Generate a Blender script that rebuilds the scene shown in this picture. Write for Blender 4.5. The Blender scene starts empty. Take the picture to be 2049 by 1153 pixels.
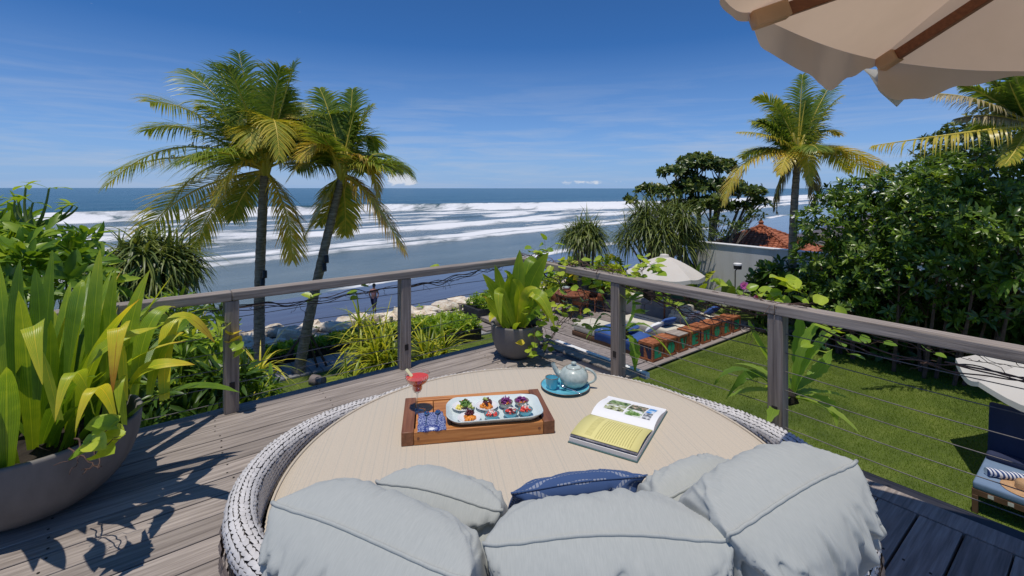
import bpy, bmesh, math, random
import numpy as np
from mathutils import Vector, Matrix, Quaternion, noise as mnoise
random.seed(11); rng = np.random.default_rng(11)
R = math.radians
SC = bpy.context.scene
COL = SC.collection

# ------------------------------------------------------------------ camera
CAMZ, FPX, HX, HY = 1.6, 960.0, 1024.5, 376.0
cam = bpy.data.cameras.new('camera'); camo = bpy.data.objects.new('camera', cam); COL.objects.link(camo)
camo.location = (0, 0, CAMZ); camo.rotation_euler = (R(90), 0, R(0))
cam.sensor_width = 36; cam.lens = 36 * FPX / 2049; cam.shift_y = -(576.5 - HY) / 2049
cam.clip_start = 0.05; cam.clip_end = 60000
SC.camera = camo

# ------------------------------------------------------------------ sun
SUND = Vector((0.09, 0.17, -1.0)).normalized()
sl = bpy.data.lights.new('sun', 'SUN'); so = bpy.data.objects.new('sun', sl); COL.objects.link(so)
sl.energy = 3.2; sl.angle = R(0.5); sl.color = (1.0, 0.935, 0.84)
so.rotation_euler = SUND.to_track_quat('-Z', 'Y').to_euler()

# ------------------------------------------------------------------ world
W = bpy.data.worlds.new('World'); SC.world = W; W.use_nodes = True
nt = W.node_tree; nt.nodes.clear()
def N(nt, typ, **kw):
    n = nt.nodes.new(typ)
    for k, v in kw.items():
        if k in n.inputs: 
            n.inputs[k].default_value = v
        else: setattr(n, k, v)
    return n
def L(nt, a, b): nt.links.new(a, b)
def MA(nt, op, a, b=None, c=None, clamp=False):
    n = nt.nodes.new('ShaderNodeMath'); n.operation = op; n.use_clamp = clamp
    for i, x in enumerate((a, b, c)):
        if x is None: continue
        if isinstance(x, (int, float)): n.inputs[i].default_value = x
        else: nt.links.new(x, n.inputs[i])
    return n.outputs[0]
def MIXC(nt, f, a, b, mode='MIX'):
    n = nt.nodes.new('ShaderNodeMix'); n.data_type = 'RGBA'; n.blend_type = mode
    for s, x in ((n.inputs[0], f), (n.inputs[6], a), (n.inputs[7], b)):
        if isinstance(x, (int, float)): s.default_value = x
        elif isinstance(x, tuple): s.default_value = (*x, 1) if len(x) == 3 else x
        else: nt.links.new(x, s)
    return n.outputs[2]
def RAMP(nt, f, stops, interp='LINEAR'):
    n = nt.nodes.new('ShaderNodeValToRGB'); n.color_ramp.interpolation = interp
    e = n.color_ramp.elements
    while len(e) < len(stops): e.new(0.5)
    for i, (p, c) in enumerate(stops):
        e[i].position = p; e[i].color = (*c, 1) if not isinstance(c, (int, float)) else (c, c, c, 1)
    if f is not None: nt.links.new(f, n.inputs[0])
    return n.outputs[0]
sky = N(nt, 'ShaderNodeTexSky'); sky.sky_type = 'NISHITA'; sky.sun_disc = False
sky.sun_elevation = R(79); sky.sun_rotation = R(208); sky.altitude = 0
sky.air_density = 0.6; sky.dust_density = 0.0; sky.ozone_density = 6.0
tc = N(nt, 'ShaderNodeTexCoord'); sp = N(nt, 'ShaderNodeSeparateXYZ'); L(nt, tc.outputs['Generated'], sp.inputs[0])
x_, y_, z_ = sp.outputs
tint = MIXC(nt, 1.0, sky.outputs[0], (0.56, 1.06, 1.44), 'MULTIPLY')
skyc = MIXC(nt, RAMP(nt, z_, [(0.0, 0.95), (0.05, 0.72), (0.12, 0.38), (0.28, 0.0)]), tint, (3.35, 4.95, 7.9))      # maritime haze low down, all round
# thin cirrus and a low bank of fair weather cloud, mapped by azimuth and elevation
az = MA(nt, 'ARCTAN2', x_, y_)
cv = N(nt, 'ShaderNodeCombineXYZ'); L(nt, MA(nt, 'MULTIPLY', az, 2.2), cv.inputs[0]); L(nt, MA(nt, 'MULTIPLY', z_, 26.0), cv.inputs[1])
n1 = N(nt, 'ShaderNodeTexNoise', Scale=1.6, Detail=7.0, Roughness=0.62, Distortion=0.4); L(nt, cv.outputs[0], n1.inputs['Vector'])
cir = RAMP(nt, n1.outputs[0], [(0.44, 0.0), (0.66, 1.0)])
band = RAMP(nt, z_, [(0.0, 0.6), (0.06, 0.85), (0.13, 0.45), (0.24, 0.0)])
cirf = MA(nt, 'MULTIPLY', MA(nt, 'MULTIPLY', cir, band), 0.55)
c1 = MIXC(nt, cirf, skyc, (5.6, 6.3, 7.6))
cv2 = N(nt, 'ShaderNodeCombineXYZ'); L(nt, MA(nt, 'MULTIPLY', az, 30.0), cv2.inputs[0]); L(nt, MA(nt, 'MULTIPLY', z_, 62.0), cv2.inputs[1])
n2 = N(nt, 'ShaderNodeTexNoise', Scale=1.0, Detail=8.0, Roughness=0.6); L(nt, cv2.outputs[0], n2.inputs['Vector'])
# one taller cumulus head out over the sea, small ones along the horizon
def gauss(c, w, v): 
    d = MA(nt, 'DIVIDE', MA(nt, 'SUBTRACT', v, c), w); return MA(nt, 'EXPONENT', MA(nt, 'MULTIPLY', MA(nt, 'MULTIPLY', d, d), -1.0))
g1 = MA(nt, 'MULTIPLY', gauss(-0.228, 0.030, az), gauss(0.019, 0.012, z_))
g2 = MA(nt, 'MULTIPLY', gauss(0.14, 0.05, az), gauss(0.012, 0.008, z_))
g3 = MA(nt, 'MULTIPLY', gauss(0.0104, 0.008, z_), 0.35)
gg = MA(nt, 'ADD', MA(nt, 'MULTIPLY', g1, 1.0), MA(nt, 'ADD', MA(nt, 'MULTIPLY', g2, 0.25), MA(nt, 'MULTIPLY', g3, 0.6)))
cum = RAMP(nt, MA(nt, 'SUBTRACT', MA(nt, 'ADD', MA(nt, 'MULTIPLY', gg, 0.55), n2.outputs[0]), 0.22), [(0.50, 0.0), (0.62, 1.0)])
c2 = MIXC(nt, MA(nt, 'MULTIPLY', cum, 0.8), c1, (8.6, 8.8, 9.4))
bg = N(nt, 'ShaderNodeBackground', Strength=0.085); L(nt, c2, bg.inputs[0])
wo = N(nt, 'ShaderNodeOutputWorld'); L(nt, bg.outputs[0], wo.inputs[0])

# ------------------------------------------------------------------ view
SC.view_settings.view_transform = 'Standard'; SC.view_settings.look = 'None'
SC.view_settings.exposure = 0.0; SC.view_settings.gamma = 1.0; SC.view_settings.use_curve_mapping = False
SC.render.engine = 'CYCLES'
SC.cycles.max_bounces = 8; SC.cycles.transparent_max_bounces = 12; SC.cycles.use_denoising = True
SC.cycles.sample_clamp_indirect = 6.0

# ------------------------------------------------------------------ helpers
def PX(x, y, Y): return Vector(((x - HX) / FPX * Y, Y, CAMZ - (y - HY) / FPX * Y))       # photo pixel at depth Y
def PG(x, y, z):                                                                      # photo pixel on the level z
    Y = (CAMZ - z) * FPX / (y - HY); return Vector(((x - HX) / FPX * Y, Y, z))
KC = Vector((0.107, 5.093, 0)); AX = Vector((0.788, 0.616, 0)).normalized(); BX = Vector((0.616, -0.788, 0)).normalized()
YAW = math.atan2(AX.y, AX.x)
def AB(a, b, z=0.0): return KC + AX * a + BX * b + Vector((0, 0, z))                        # garden grid: a along the boards, b across
UP = Vector((0, 0, 1))

class MB:
    def __init__(s): s.v = []; s.f = []; s.a = []; s.m = []; s.u = {}
    def add(s, vs, fs, var=0.0, mi=0):
        o = len(s.v); s.v.extend([tuple(p) for p in vs]); s.f.extend([tuple(i + o for i in f) for f in fs])
        if isinstance(var, (list, tuple)): s.a.extend(var)
        else: s.a.extend([var] * len(vs))
        s.m.extend([mi] * len(fs)); return s
    def box(s, c, d, rot=None, var=0.0, mi=0, taper=1.0):
        c = Vector(c); h = [x / 2 for x in d]; vs = []
        for z in (-1, 1):
            k = taper if z > 0 else 1.0
            for x, y in ((-1, -1), (1, -1), (1, 1), (-1, 1)):
                p = Vector((x * h[0] * k, y * h[1] * k, z * h[2])); vs.append(c + (rot @ p if rot else p))
        return s.add(vs, [(3, 2, 1, 0), (4, 5, 6, 7), (0, 1, 5, 4), (1, 2, 6, 5), (2, 3, 7, 6), (3, 0, 4, 7)], var, mi)
    def tube(s, path, r, n=8, var=0.0, mi=0, cap=True, flat=1.0):
        path = [Vector(p) for p in path]; k = len(path); vs = []
        rr = r if isinstance(r, (list, tuple)) else [r] * k
        t0 = (path[1] - path[0]).normalized(); u = t0.orthogonal().normalized()
        for i, p in enumerate(path):
            t = (path[min(i + 1, k - 1)] - path[max(i - 1, 0)])
            t = t.normalized() if t.length > 1e-9 else t0
            u = (u - t * u.dot(t)); u = u.normalized() if u.length > 1e-6 else t.orthogonal().normalized()
            w = t.cross(u)
            for j in range(n):
                q = 2 * math.pi * j / n; vs.append(p + (u * math.cos(q) + w * math.sin(q) * flat) * rr[i])
        fs = [(i * n + j, i * n + (j + 1) % n, (i + 1) * n + (j + 1) % n, (i + 1) * n + j) for i in range(k - 1) for j in range(n)]
        if cap: fs += [tuple(range(n - 1, -1, -1)), tuple((k - 1) * n + j for j in range(n))]
        return s.add(vs, fs, var, mi)
    def lathe(s, prof, n=32, c=(0, 0, 0), var=0.0, mi=0, sx=1.0, sy=1.0, cap=False):
        c = Vector(c); vs = []; k = len(prof)
        for r, z in prof:
            for j in range(n):
                q = 2 * math.pi * j / n; vs.append(c + Vector((r * math.cos(q) * sx, r * math.sin(q) * sy, z)))
        fs = [(i * n + j, i * n + (j + 1) % n, (i + 1) * n + (j + 1) % n, (i + 1) * n + j) for i in range(k - 1) for j in range(n)]
        if cap and prof[0][0] > 1e-5: fs.append(tuple(range(n - 1, -1, -1)))
        if cap and prof[-1][0] > 1e-5: fs.append(tuple((k - 1) * n + j for j in range(n)))
        return s.add(vs, fs, var, mi)
    def prism(s, poly, z0, z1, M=None, var=0.0, mi=0):                # poly in xy, extruded z0..z1, placed by 4x4 M
        n = len(poly); vs = [Vector((p[0], p[1], z0)) for p in poly] + [Vector((p[0], p[1], z1)) for p in poly]
        if M is not None: vs = [M @ p for p in vs]
        fs = [tuple(range(n - 1, -1, -1)), tuple(range(n, 2 * n))] + [(i, (i + 1) % n, n + (i + 1) % n, n + i) for i in range(n)]
        return s.add(vs, fs, var, mi)
    def ribbon(s, path, ws, nrm, fold=0.15, var=0.0, vtip=None, mi=0, twist=0.0):   # folded leaf blade along a path
        k = len(path); vs = []; va = []
        for i, p in enumerate(path):
            t = (path[min(i + 1, k - 1)] - path[max(i - 1, 0)]).normalized()
            sd = t.cross(nrm); sd = sd.normalized() if sd.length > 1e-4 else t.orthogonal().normalized()
            if twist: sd = Quaternion(t, twist * i / (k - 1)) @ sd
            nn = sd.cross(t); w = ws[i]
            vs += [p - sd * w + nn * w * fold, p, p + sd * w + nn * w * fold]
            x = var if vtip is None else var + (vtip - var) * max(0, (i / (k - 1) - 0.55) / 0.45) ** 1.5
            va += [x, x - 0.06, x]
        o0 = len(s.v)
        for i in range(k): s.u[o0 + i * 3] = -1.0; s.u[o0 + i * 3 + 2] = 1.0
        fs = []
        for i in range(k - 1):
            a = i * 3; fs += [(a, a + 1, a + 4, a + 3), (a + 1, a + 2, a + 5, a + 4)]
        return s.add(vs, fs, va, mi)
    def build(s, name, mats, parent=None, origin=None, smooth=True, angle=40, bevel=0.0, link=True, seg=2):
        if not isinstance(mats, (list, tuple)): mats = [mats]
        V = np.array(s.v, dtype=np.float32).reshape(-1, 3)
        if origin is not None: V = V - np.array(origin, dtype=np.float32)
        me = bpy.data.meshes.new(name); me.from_pydata(V.tolist(), [], s.f)
        for m in mats: me.materials.append(m)
        if len(mats) > 1: me.polygons.foreach_set('material_index', s.m)
        at = me.attributes.new('var', 'FLOAT', 'POINT'); at.data.foreach_set('value', np.array(s.a, dtype=np.float32))
        if s.u:
            la = np.zeros(len(V), dtype=np.float32); la[list(s.u.keys())] = list(s.u.values())
            at = me.attributes.new('lat', 'FLOAT', 'POINT'); at.data.foreach_set('value', la)
        if smooth:
            me.shade_smooth()
            if angle < 180: me.set_sharp_from_angle(angle=R(angle))
        me.update(); o = bpy.data.objects.new(name, me); COL.objects.link(o)
        if parent: o.parent = parent
        if bevel:
            b = o.modifiers.new('bevel', 'BEVEL'); b.width = bevel; b.segments = seg; b.limit_method = 'ANGLE'; b.angle_limit = R(40)
        return o

def big(name, V, F, mats, var=None, parent=None, smooth=True, extra=None):      # fast numpy mesh, F is (n,k)
    V = np.asarray(V, dtype=np.float32); F = np.asarray(F, dtype=np.int32); n, k = F.shape
    me = bpy.data.meshes.new(name); me.vertices.add(len(V)); me.vertices.foreach_set('co', V.ravel())
    me.loops.add(n * k); me.loops.foreach_set('vertex_index', F.ravel())
    me.polygons.add(n); me.polygons.foreach_set('loop_start', np.arange(0, n * k, k, dtype=np.int32))
    me.update(calc_edges=True)
    if var is not None:
        at = me.attributes.new('var', 'FLOAT', 'POINT'); at.data.foreach_set('value', np.asarray(var, dtype=np.float32))
    for kx, vx in (extra or {}).items():
        at = me.attributes.new(kx, 'FLOAT', 'POINT'); at.data.foreach_set('value', np.asarray(vx, dtype=np.float32))
    for m in (mats if isinstance(mats, (list, tuple)) else [mats]): me.materials.append(m)
    if smooth: me.shade_smooth()
    o = bpy.data.objects.new(name, me); COL.objects.link(o)
    if parent: o.parent = parent
    return o

def scatter(tv, tf, Ms, Ts, var, jit=0.0):                                     # many copies of a small template
    tv = np.asarray(tv, float); Ms = np.asarray(Ms, float); Ts = np.asarray(Ts, float); n = len(Ts); k = len(tv)
    V = np.einsum('nij,kj->nki', Ms, tv) + Ts[:, None, :]
    F = (np.asarray(tf)[None] + (np.arange(n) * k)[:, None, None]).reshape(-1, len(tf[0]))
    return V.reshape(-1, 3), F, np.repeat(np.asarray(var, float), k)
def frames(D, nh):                                                           # columns: side, axis, normal
    D = D / (np.linalg.norm(D, axis=1, keepdims=True) + 1e-9)
    S = np.cross(D, nh); S /= (np.linalg.norm(S, axis=1, keepdims=True) + 1e-9)
    Nn = np.cross(S, D); return np.stack([S, D, Nn], axis=2)

def tag(o, label, cat, group=None, kind=None):
    o['label'] = label; o['category'] = cat
    if group: o['group'] = group
    if kind: o['kind'] = kind
    return o
def thing(name, label, cat, loc=(0, 0, 0), group=None, rz=0.0):
    o = bpy.data.objects.new(name, None); COL.objects.link(o); o.location = loc; o.rotation_euler = (0, 0, rz)
    o.empty_display_size = 0.1
    return tag(o, label, cat, group)
def dup(root, loc=None, rz=None, label=None):
    r = root.copy(); COL.objects.link(r)
    if loc is not None: r.location = loc
    if rz is not None: r.rotation_euler = (0, 0, rz)
    if label: r['label'] = label
    for ch in list(root.children):
        c = ch.copy(); COL.objects.link(c); c.parent = r
        for g in list(ch.children):
            d = g.copy(); COL.objects.link(d); d.parent = c
    return r
def inst(src, name, parent, loc=None, rot=None, scale=None):                     # a piece that shares mesh data
    o = bpy.data.objects.new(name, src); COL.objects.link(o); o.parent = parent
    if loc is not None: o.location = loc
    if rot is not None: o.rotation_euler = rot
    if scale is not None: o.scale = scale
    return o
def struct(o): o['kind'] = 'structure'; return o
def stuff(o): o['kind'] = 'stuff'; return o
def bez(p0, p1, p2, n): return [p0 * (1 - t) ** 2 + p1 * 2 * t * (1 - t) + p2 * t * t for t in [i / n for i in range(n + 1)]]
def arc_path(p, d, Ln, droop, n):
    p = Vector(p); d = Vector(d).normalized(); out = [p.copy()]
    for i in range(n):
        d = (d + Vector((0, 0, -droop / n))).normalized(); p = p + d * (Ln / n); out.append(p.copy())
    return out
def vnoise(x, y, seed=0):
    x = np.asarray(x, float); y = np.asarray(y, float); xi = np.floor(x).astype(np.int64); yi = np.floor(y).astype(np.int64); xf = x - xi; yf = y - yi
    def h(i, j):
        n = (i * 374761393 + j * 668265263 + seed * 974711) & 0x7fffffff
        n = ((n ^ (n >> 13)) * 1274126177) & 0x7fffffff
        return ((n ^ (n >> 16)) & 0xffff) / 65535.0
    u = xf * xf * (3 - 2 * xf); v = yf * yf * (3 - 2 * yf)
    return (h(xi, yi) * (1 - u) + h(xi + 1, yi) * u) * (1 - v) + (h(xi, yi + 1) * (1 - u) + h(xi + 1, yi + 1) * u) * v
def fbm(x, y, oct=4, seed=0):
    s = 0; a = 0.5; t = 0
    for i in range(oct): s = s + a * vnoise(x * 2 ** i, y * 2 ** i, seed + i * 7); t += a; a *= 0.5
    return s / t
def sstep(a, b, x): 
    t = np.clip((np.asarray(x, float) - a) / (b - a), 0, 1); return t * t * (3 - 2 * t)

# ------------------------------------------------------------------ materials
def base_mat(name):
    m = bpy.data.materials.new(name); m.use_nodes = True; nt = m.node_tree
    return m, nt, nt.nodes['Principled BSDF'], nt.nodes['Material Output']
def _g(c, k): return tuple(min(0.82, x * k) for x in c)
def surf(name, cols, rough=0.6, scale=6, stretch=(1, 1, 1), bump=0.2, bscale=None, bdist=0.004, rand=0.12, spec=0.4, metal=0.0, coat=0.0, detail=6, trans=0.0, sheen=0.0, ior=None, lo=0.3, hi=0.7):
    cols = [_g(c, 1.36) for c in cols]
    m, nt, b, out = base_mat(name)
    tc = N(nt, 'ShaderNodeTexCoord'); oi = N(nt, 'ShaderNodeObjectInfo')
    va = nt.nodes.new('ShaderNodeVectorMath'); va.operation = 'ADD'; L(nt, tc.outputs['Object'], va.inputs[0])
    cx = N(nt, 'ShaderNodeCombineXYZ'); r = MA(nt, 'MULTIPLY', oi.outputs['Random'], 41.7)
    for i in range(3): L(nt, r, cx.inputs[i])
    L(nt, cx.outputs[0], va.inputs[1])
    mp = N(nt, 'ShaderNodeMapping'); mp.inputs['Scale'].default_value = stretch; L(nt, va.outputs[0], mp.inputs[0])
    n = N(nt, 'ShaderNodeTexNoise', Scale=float(scale), Detail=float(detail), Roughness=0.6); L(nt, mp.outputs[0], n.inputs['Vector'])
    k = len(cols)
    c = RAMP(nt, n.outputs[0], [(lo + (hi - lo) * i / max(1, k - 1), cols[i]) for i in range(k)])
    hv = N(nt, 'ShaderNodeHueSaturation'); L(nt, c, hv.inputs['Color'])
    L(nt, MA(nt, 'MULTIPLY_ADD', oi.outputs['Random'], 2 * rand, 1 - rand), hv.inputs['Value'])
    L(nt, hv.outputs[0], b.inputs['Base Color'])
    b.inputs['Roughness'].default_value = rough; b.inputs['Specular IOR Level'].default_value = spec; b.inputs['Metallic'].default_value = metal
    b.inputs['Coat Weight'].default_value = coat; b.inputs['Coat Roughness'].default_value = 0.08
    if sheen: b.inputs['Sheen Weight'].default_value = sheen
    if bump:
        n2 = N(nt, 'ShaderNodeTexNoise', Scale=float(bscale or scale * 3), Detail=5.0, Roughness=0.6); L(nt, mp.outputs[0], n2.inputs['Vector'])
        bp = N(nt, 'ShaderNodeBump', Strength=bump, Distance=bdist); L(nt, n2.outputs[0], bp.inputs['Height']); L(nt, bp.outputs[0], b.inputs['Normal'])
    if trans:
        tr = N(nt, 'ShaderNodeBsdfTranslucent'); L(nt, hv.outputs[0], tr.inputs[0]); mx = N(nt, 'ShaderNodeMixShader'); mx.inputs[0].default_value = trans
        L(nt, b.outputs[0], mx.inputs[1]); L(nt, tr.outputs[0], mx.inputs[2]); L(nt, mx.outputs[0], out.inputs[0])
    return m
def leafm(name, cols, trans=0.35, rough=0.38, spec=0.5, tcol=1.4, nscale=14, vein=0.0):
    cols = [(min(.8, r_ * 2.0), min(.8, g_ * 2.0), min(.8, b_ * 1.5)) for r_, g_, b_ in cols]
    m, nt, b, out = base_mat(name)
    at = N(nt, 'ShaderNodeAttribute', attribute_name='var'); tc = N(nt, 'ShaderNodeTexCoord'); oi = N(nt, 'ShaderNodeObjectInfo')
    n = N(nt, 'ShaderNodeTexNoise', Scale=float(nscale), Detail=3.0); L(nt, tc.outputs['Object'], n.inputs['Vector'])
    f = MA(nt, 'ADD', at.outputs['Fac'], MA(nt, 'MULTIPLY_ADD', n.outputs[0], 0.3, -0.15))
    f = MA(nt, 'ADD', f, MA(nt, 'MULTIPLY_ADD', oi.outputs['Random'], 0.16, -0.08), clamp=True)
    k = len(cols)
    if vein:
        lt = N(nt, 'ShaderNodeAttribute', attribute_name='lat'); al = MA(nt, 'ABSOLUTE', lt.outputs['Fac'])
        st_ = MA(nt, 'SINE', MA(nt, 'MULTIPLY', al, vein)); f = MA(nt, 'ADD', f, MA(nt, 'MULTIPLY', st_, 0.045), clamp=True)
        f = MA(nt, 'ADD', f, MA(nt, 'MULTIPLY', MA(nt, 'LESS_THAN', al, 0.07), 0.12), clamp=True)
        bp = N(nt, 'ShaderNodeBump', Strength=0.35, Distance=0.002); L(nt, st_, bp.inputs['Height']); L(nt, bp.outputs[0], b.inputs['Normal'])
    c = RAMP(nt, f, [(i / (k - 1), cols[i]) for i in range(k)])
    L(nt, c, b.inputs['Base Color']); b.inputs['Roughness'].default_value = rough; b.inputs['Specular IOR Level'].default_value = spec
    tr = N(nt, 'ShaderNodeBsdfTranslucent'); mu = MIXC(nt, 1.0, c, (tcol * 1.25, tcol * 1.15, tcol * 0.5), 'MULTIPLY'); L(nt, mu, tr.inputs[0])
    mx = N(nt, 'ShaderNodeMixShader'); mx.inputs[0].default_value = trans
    L(nt, b.outputs[0], mx.inputs[1]); L(nt, tr.outputs[0], mx.inputs[2]); L(nt, mx.outputs[0], out.inputs[0])
    return m

M = {}
M['deck'] = surf('weathered_deck_wood', [(0.138, 0.116, 0.102), (0.23, 0.197, 0.174), (0.325, 0.283, 0.25)], 0.75, 2.2, (1.2, 26, 26), 0.5, 5, 0.003, 0.22, 0.3)
M['lowdeck'] = surf('weathered_garden_deck_wood', [(0.15, 0.125, 0.115), (0.22, 0.19, 0.175), (0.29, 0.255, 0.235)], 0.75, 1.6, (1, 18, 18), 0.4, 4, 0.003, 0.2, 0.3)
M['rail'] = surf('weathered_rail_wood', [(0.118, 0.099, 0.084), (0.23, 0.196, 0.168), (0.335, 0.29, 0.25)], 0.7, 2.0, (1.0, 30, 30), 0.6, 6, 0.004, 0.08, 0.3)
M['post'] = surf('weathered_post_wood', [(0.12, 0.098, 0.084), (0.22, 0.184, 0.158), (0.325, 0.278, 0.24)], 0.7, 2.0, (30, 30, 1.0), 0.6, 6, 0.004, 0.16, 0.3)
M['darkedge'] = surf('dark_painted_timber', [(0.014, 0.014, 0.02), (0.03, 0.03, 0.038)], 0.6, 5, bump=0.2)
M['white'] = surf('white_paint', [(0.72, 0.71, 0.69), (0.8, 0.79, 0.77)], 0.5, 4, bump=0.08, rand=0.02)
M['hole'] = surf('dark_wood_and_shade', [(0.02, 0.017, 0.015), (0.04, 0.034, 0.03)], 0.9, 8, bump=0)  # dark under-frames and screws, also the shade painted for the post notches
M['cable'] = surf('steel_cable', [(0.09, 0.082, 0.078), (0.16, 0.148, 0.14)], 0.6, 30, bump=0, metal=0.1)
M['teak'] = surf('oiled_teak', [(0.22, 0.080, 0.022), (0.38, 0.155, 0.045), (0.46, 0.21, 0.07)], 0.42, 3.0, (1.6, 22, 22), 0.2, 5, 0.001, 0.16, 0.45)
M['teakdark'] = surf('dark_oiled_teak', [(0.115, 0.042, 0.018), (0.21, 0.088, 0.040)], 0.42, 3.0, (22, 1.6, 22), 0.2, 5, 0.001, 0.1, 0.45)
M['crate'] = surf('rust_brown_crate_wood', [(0.12, 0.036, 0.014), (0.25, 0.085, 0.034), (0.34, 0.14, 0.065)], 0.6, 3.2, (3, 3, 12), 0.4, 6, 0.003, 0.22, 0.3)
M['furn'] = surf('red_brown_furniture_wood', [(0.12, 0.038, 0.017), (0.24, 0.085, 0.038)], 0.5, 4, (4, 4, 4), 0.2, rand=0.12)
M['green'] = surf('green_painted_panel', [(0.012, 0.25, 0.115), (0.02, 0.33, 0.155)], 0.5, 6, bump=0, rand=0.05)
M['navy'] = surf('navy_painted_panel', [(0.008, 0.010, 0.028), (0.013, 0.016, 0.045)], 0.5, 6, bump=0, rand=0.05)
M['concrete'] = surf('dark_cast_concrete', [(0.075, 0.069, 0.065), (0.135, 0.126, 0.118), (0.185, 0.172, 0.162)], 0.75, 2.6, (1, 1, 0.35), 0.25, 40, 0.002, 0.05, 0.35)
M['soil'] = surf('dark_soil', [(0.012, 0.009, 0.007), (0.035, 0.027, 0.02)], 0.95, 20, bump=0.6, bdist=0.02)
M['rattan'] = surf('pale_rattan', [(0.42, 0.40, 0.38), (0.55, 0.53, 0.51)], 0.55, 18, bump=0.15, rand=0.03)
M['rattanin'] = surf('grey_white_rattan', [(0.32, 0.305, 0.295), (0.45, 0.43, 0.415)], 0.55, 18, bump=0.15, rand=0.03)
M['rattanb'] = surf('brown_rattan', [(0.13, 0.095, 0.075), (0.26, 0.20, 0.165)], 0.6, 18, bump=0.15, rand=0.03)
M['core'] = surf('gap_shade_core', [(0.06, 0.054, 0.05), (0.10, 0.092, 0.086)], 0.8, 12, bump=0)  # coloured dark to stand for the shade between the woven strands
M['aqua'] = None
M['soil2'] = M['soil']
M['bark'] = surf('palm_bark', [(0.09, 0.075, 0.063), (0.20, 0.168, 0.142), (0.32, 0.275, 0.235)], 0.85, 3, (2, 2, 9), 0.9, 6, 0.03, 0.1, 0.2)
M['twig'] = surf('brown_twig', [(0.05, 0.028, 0.022), (0.13, 0.075, 0.055)], 0.7, 10, bump=0.2, rand=0.1)
M['twigdark'] = surf('dark_dry_twig', [(0.028, 0.021, 0.02), (0.075, 0.056, 0.05)], 0.8, 10, bump=0.2, rand=0.1)
M['branch'] = surf('grey_branch', [(0.07, 0.06, 0.05), (0.15, 0.13, 0.11)], 0.8, 8, bump=0.3)
M['rock'] = surf('cream_coral_rock', [(0.36, 0.29, 0.21), (0.56, 0.48, 0.38), (0.66, 0.60, 0.52)], 0.85, 2.2, (1, 1, 1), 0.9, 5, 0.05, 0.2, 0.2)
M['wall'] = surf('pale_grey_render', [(0.50, 0.49, 0.47), (0.60, 0.59, 0.57), (0.66, 0.65, 0.63)], 0.85, 2.2, (1, 1, 0.22), bump=0.15, bscale=30, rand=0.02)
M['tile'] = surf('terracotta_tile', [(0.14, 0.036, 0.017), (0.27, 0.085, 0.04), (0.36, 0.135, 0.075)], 0.8, 2.5, bump=0.3, rand=0.2)
M['paver'] = surf('grey_paver', [(0.16, 0.16, 0.165), (0.24, 0.24, 0.245)], 0.8, 3, bump=0.2, rand=0.15)
M['canvas'] = surf('cream_canvas', [(0.58, 0.535, 0.475), (0.61, 0.57, 0.51)], 0.9, 3, bump=0.25, bscale=160, bdist=0.001, rand=0.02, trans=0.22)
M['tan'] = surf('tan_canvas', [(0.50, 0.365, 0.255), (0.56, 0.415, 0.295)], 0.9, 2.2, bump=0.3, bscale=240, bdist=0.001, rand=0.0, trans=0.52)
M['flap'] = surf('pale_canvas_flap', [(0.68, 0.64, 0.57), (0.75, 0.71, 0.64)], 0.9, 3, bump=0.2, bscale=200, bdist=0.001, rand=0.02, trans=0.35)
M['ribwood'] = surf('dark_red_rib_wood', [(0.09, 0.03, 0.013), (0.17, 0.062, 0.027)], 0.4, 3, (2, 20, 20), 0.2, rand=0.1)
M['sofa'] = surf('stone_coloured_cushion_cloth', [(0.42, 0.39, 0.32), (0.50, 0.47, 0.39)], 0.9, 3, bump=0.2, bscale=120, rand=0.05)
M['sofagrey'] = surf('grey_cushion_cloth', [(0.13, 0.13, 0.135), (0.18, 0.18, 0.185)], 0.9, 3, bump=0.2, bscale=120, rand=0.05)
M['bluecl'] = surf('royal_blue_cloth', [(0.022, 0.058, 0.19), (0.036, 0.088, 0.26)], 0.9, 3, bump=0.3, bscale=20, bdist=0.01, rand=0.08)
M['navycl'] = surf('navy_cloth', [(0.014, 0.019, 0.045), (0.022, 0.028, 0.062)], 0.9, 3, bump=0.2, bscale=60, rand=0.05)
M['navylit'] = surf('lit_navy_cloth', [(0.10, 0.15, 0.22), (0.135, 0.19, 0.27)], 0.9, 3, bump=0.2, bscale=60, rand=0.05)  # lounger seats: navy cloth painted lighter for the sunlight on them
M['whitecl'] = surf('white_cloth', [(0.70, 0.70, 0.70), (0.78, 0.78, 0.78)], 0.9, 3, bump=0.2, bscale=30, rand=0.03)
M['straw'] = surf('straw', [(0.30, 0.17, 0.08), (0.44, 0.27, 0.14)], 0.8, 30, (1, 1, 8), 0.5, rand=0.1)
M['dwood'] = surf('dark_lounger_wood', [(0.07, 0.035, 0.018), (0.13, 0.065, 0.035)], 0.6, 4, bump=0.2)
M['steel'] = surf('polished_steel', [(0.55, 0.55, 0.56), (0.65, 0.65, 0.66)], 0.14, 4, bump=0, metal=1.0, rand=0.0)
M['black'] = surf('black_metal', [(0.012, 0.012, 0.013), (0.02, 0.02, 0.021)], 0.4, 4, bump=0, rand=0)
M['whitegl'] = surf('white_glazed_porcelain', [(0.74, 0.73, 0.70), (0.80, 0.79, 0.76)], 0.15, 4, bump=0, coat=0.4, rand=0.02)
M['celadon'] = surf('pale_celadon_glaze', [(0.25, 0.305, 0.285), (0.335, 0.39, 0.365), (0.40, 0.445, 0.415)], 0.34, 40, bump=0.05, coat=0.18, rand=0.02)
M['platter'] = surf('pale_aqua_platter_glaze', [(0.45, 0.52, 0.515), (0.52, 0.575, 0.57)], 0.25, 8, bump=0, coat=0.4, rand=0.0)
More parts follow.
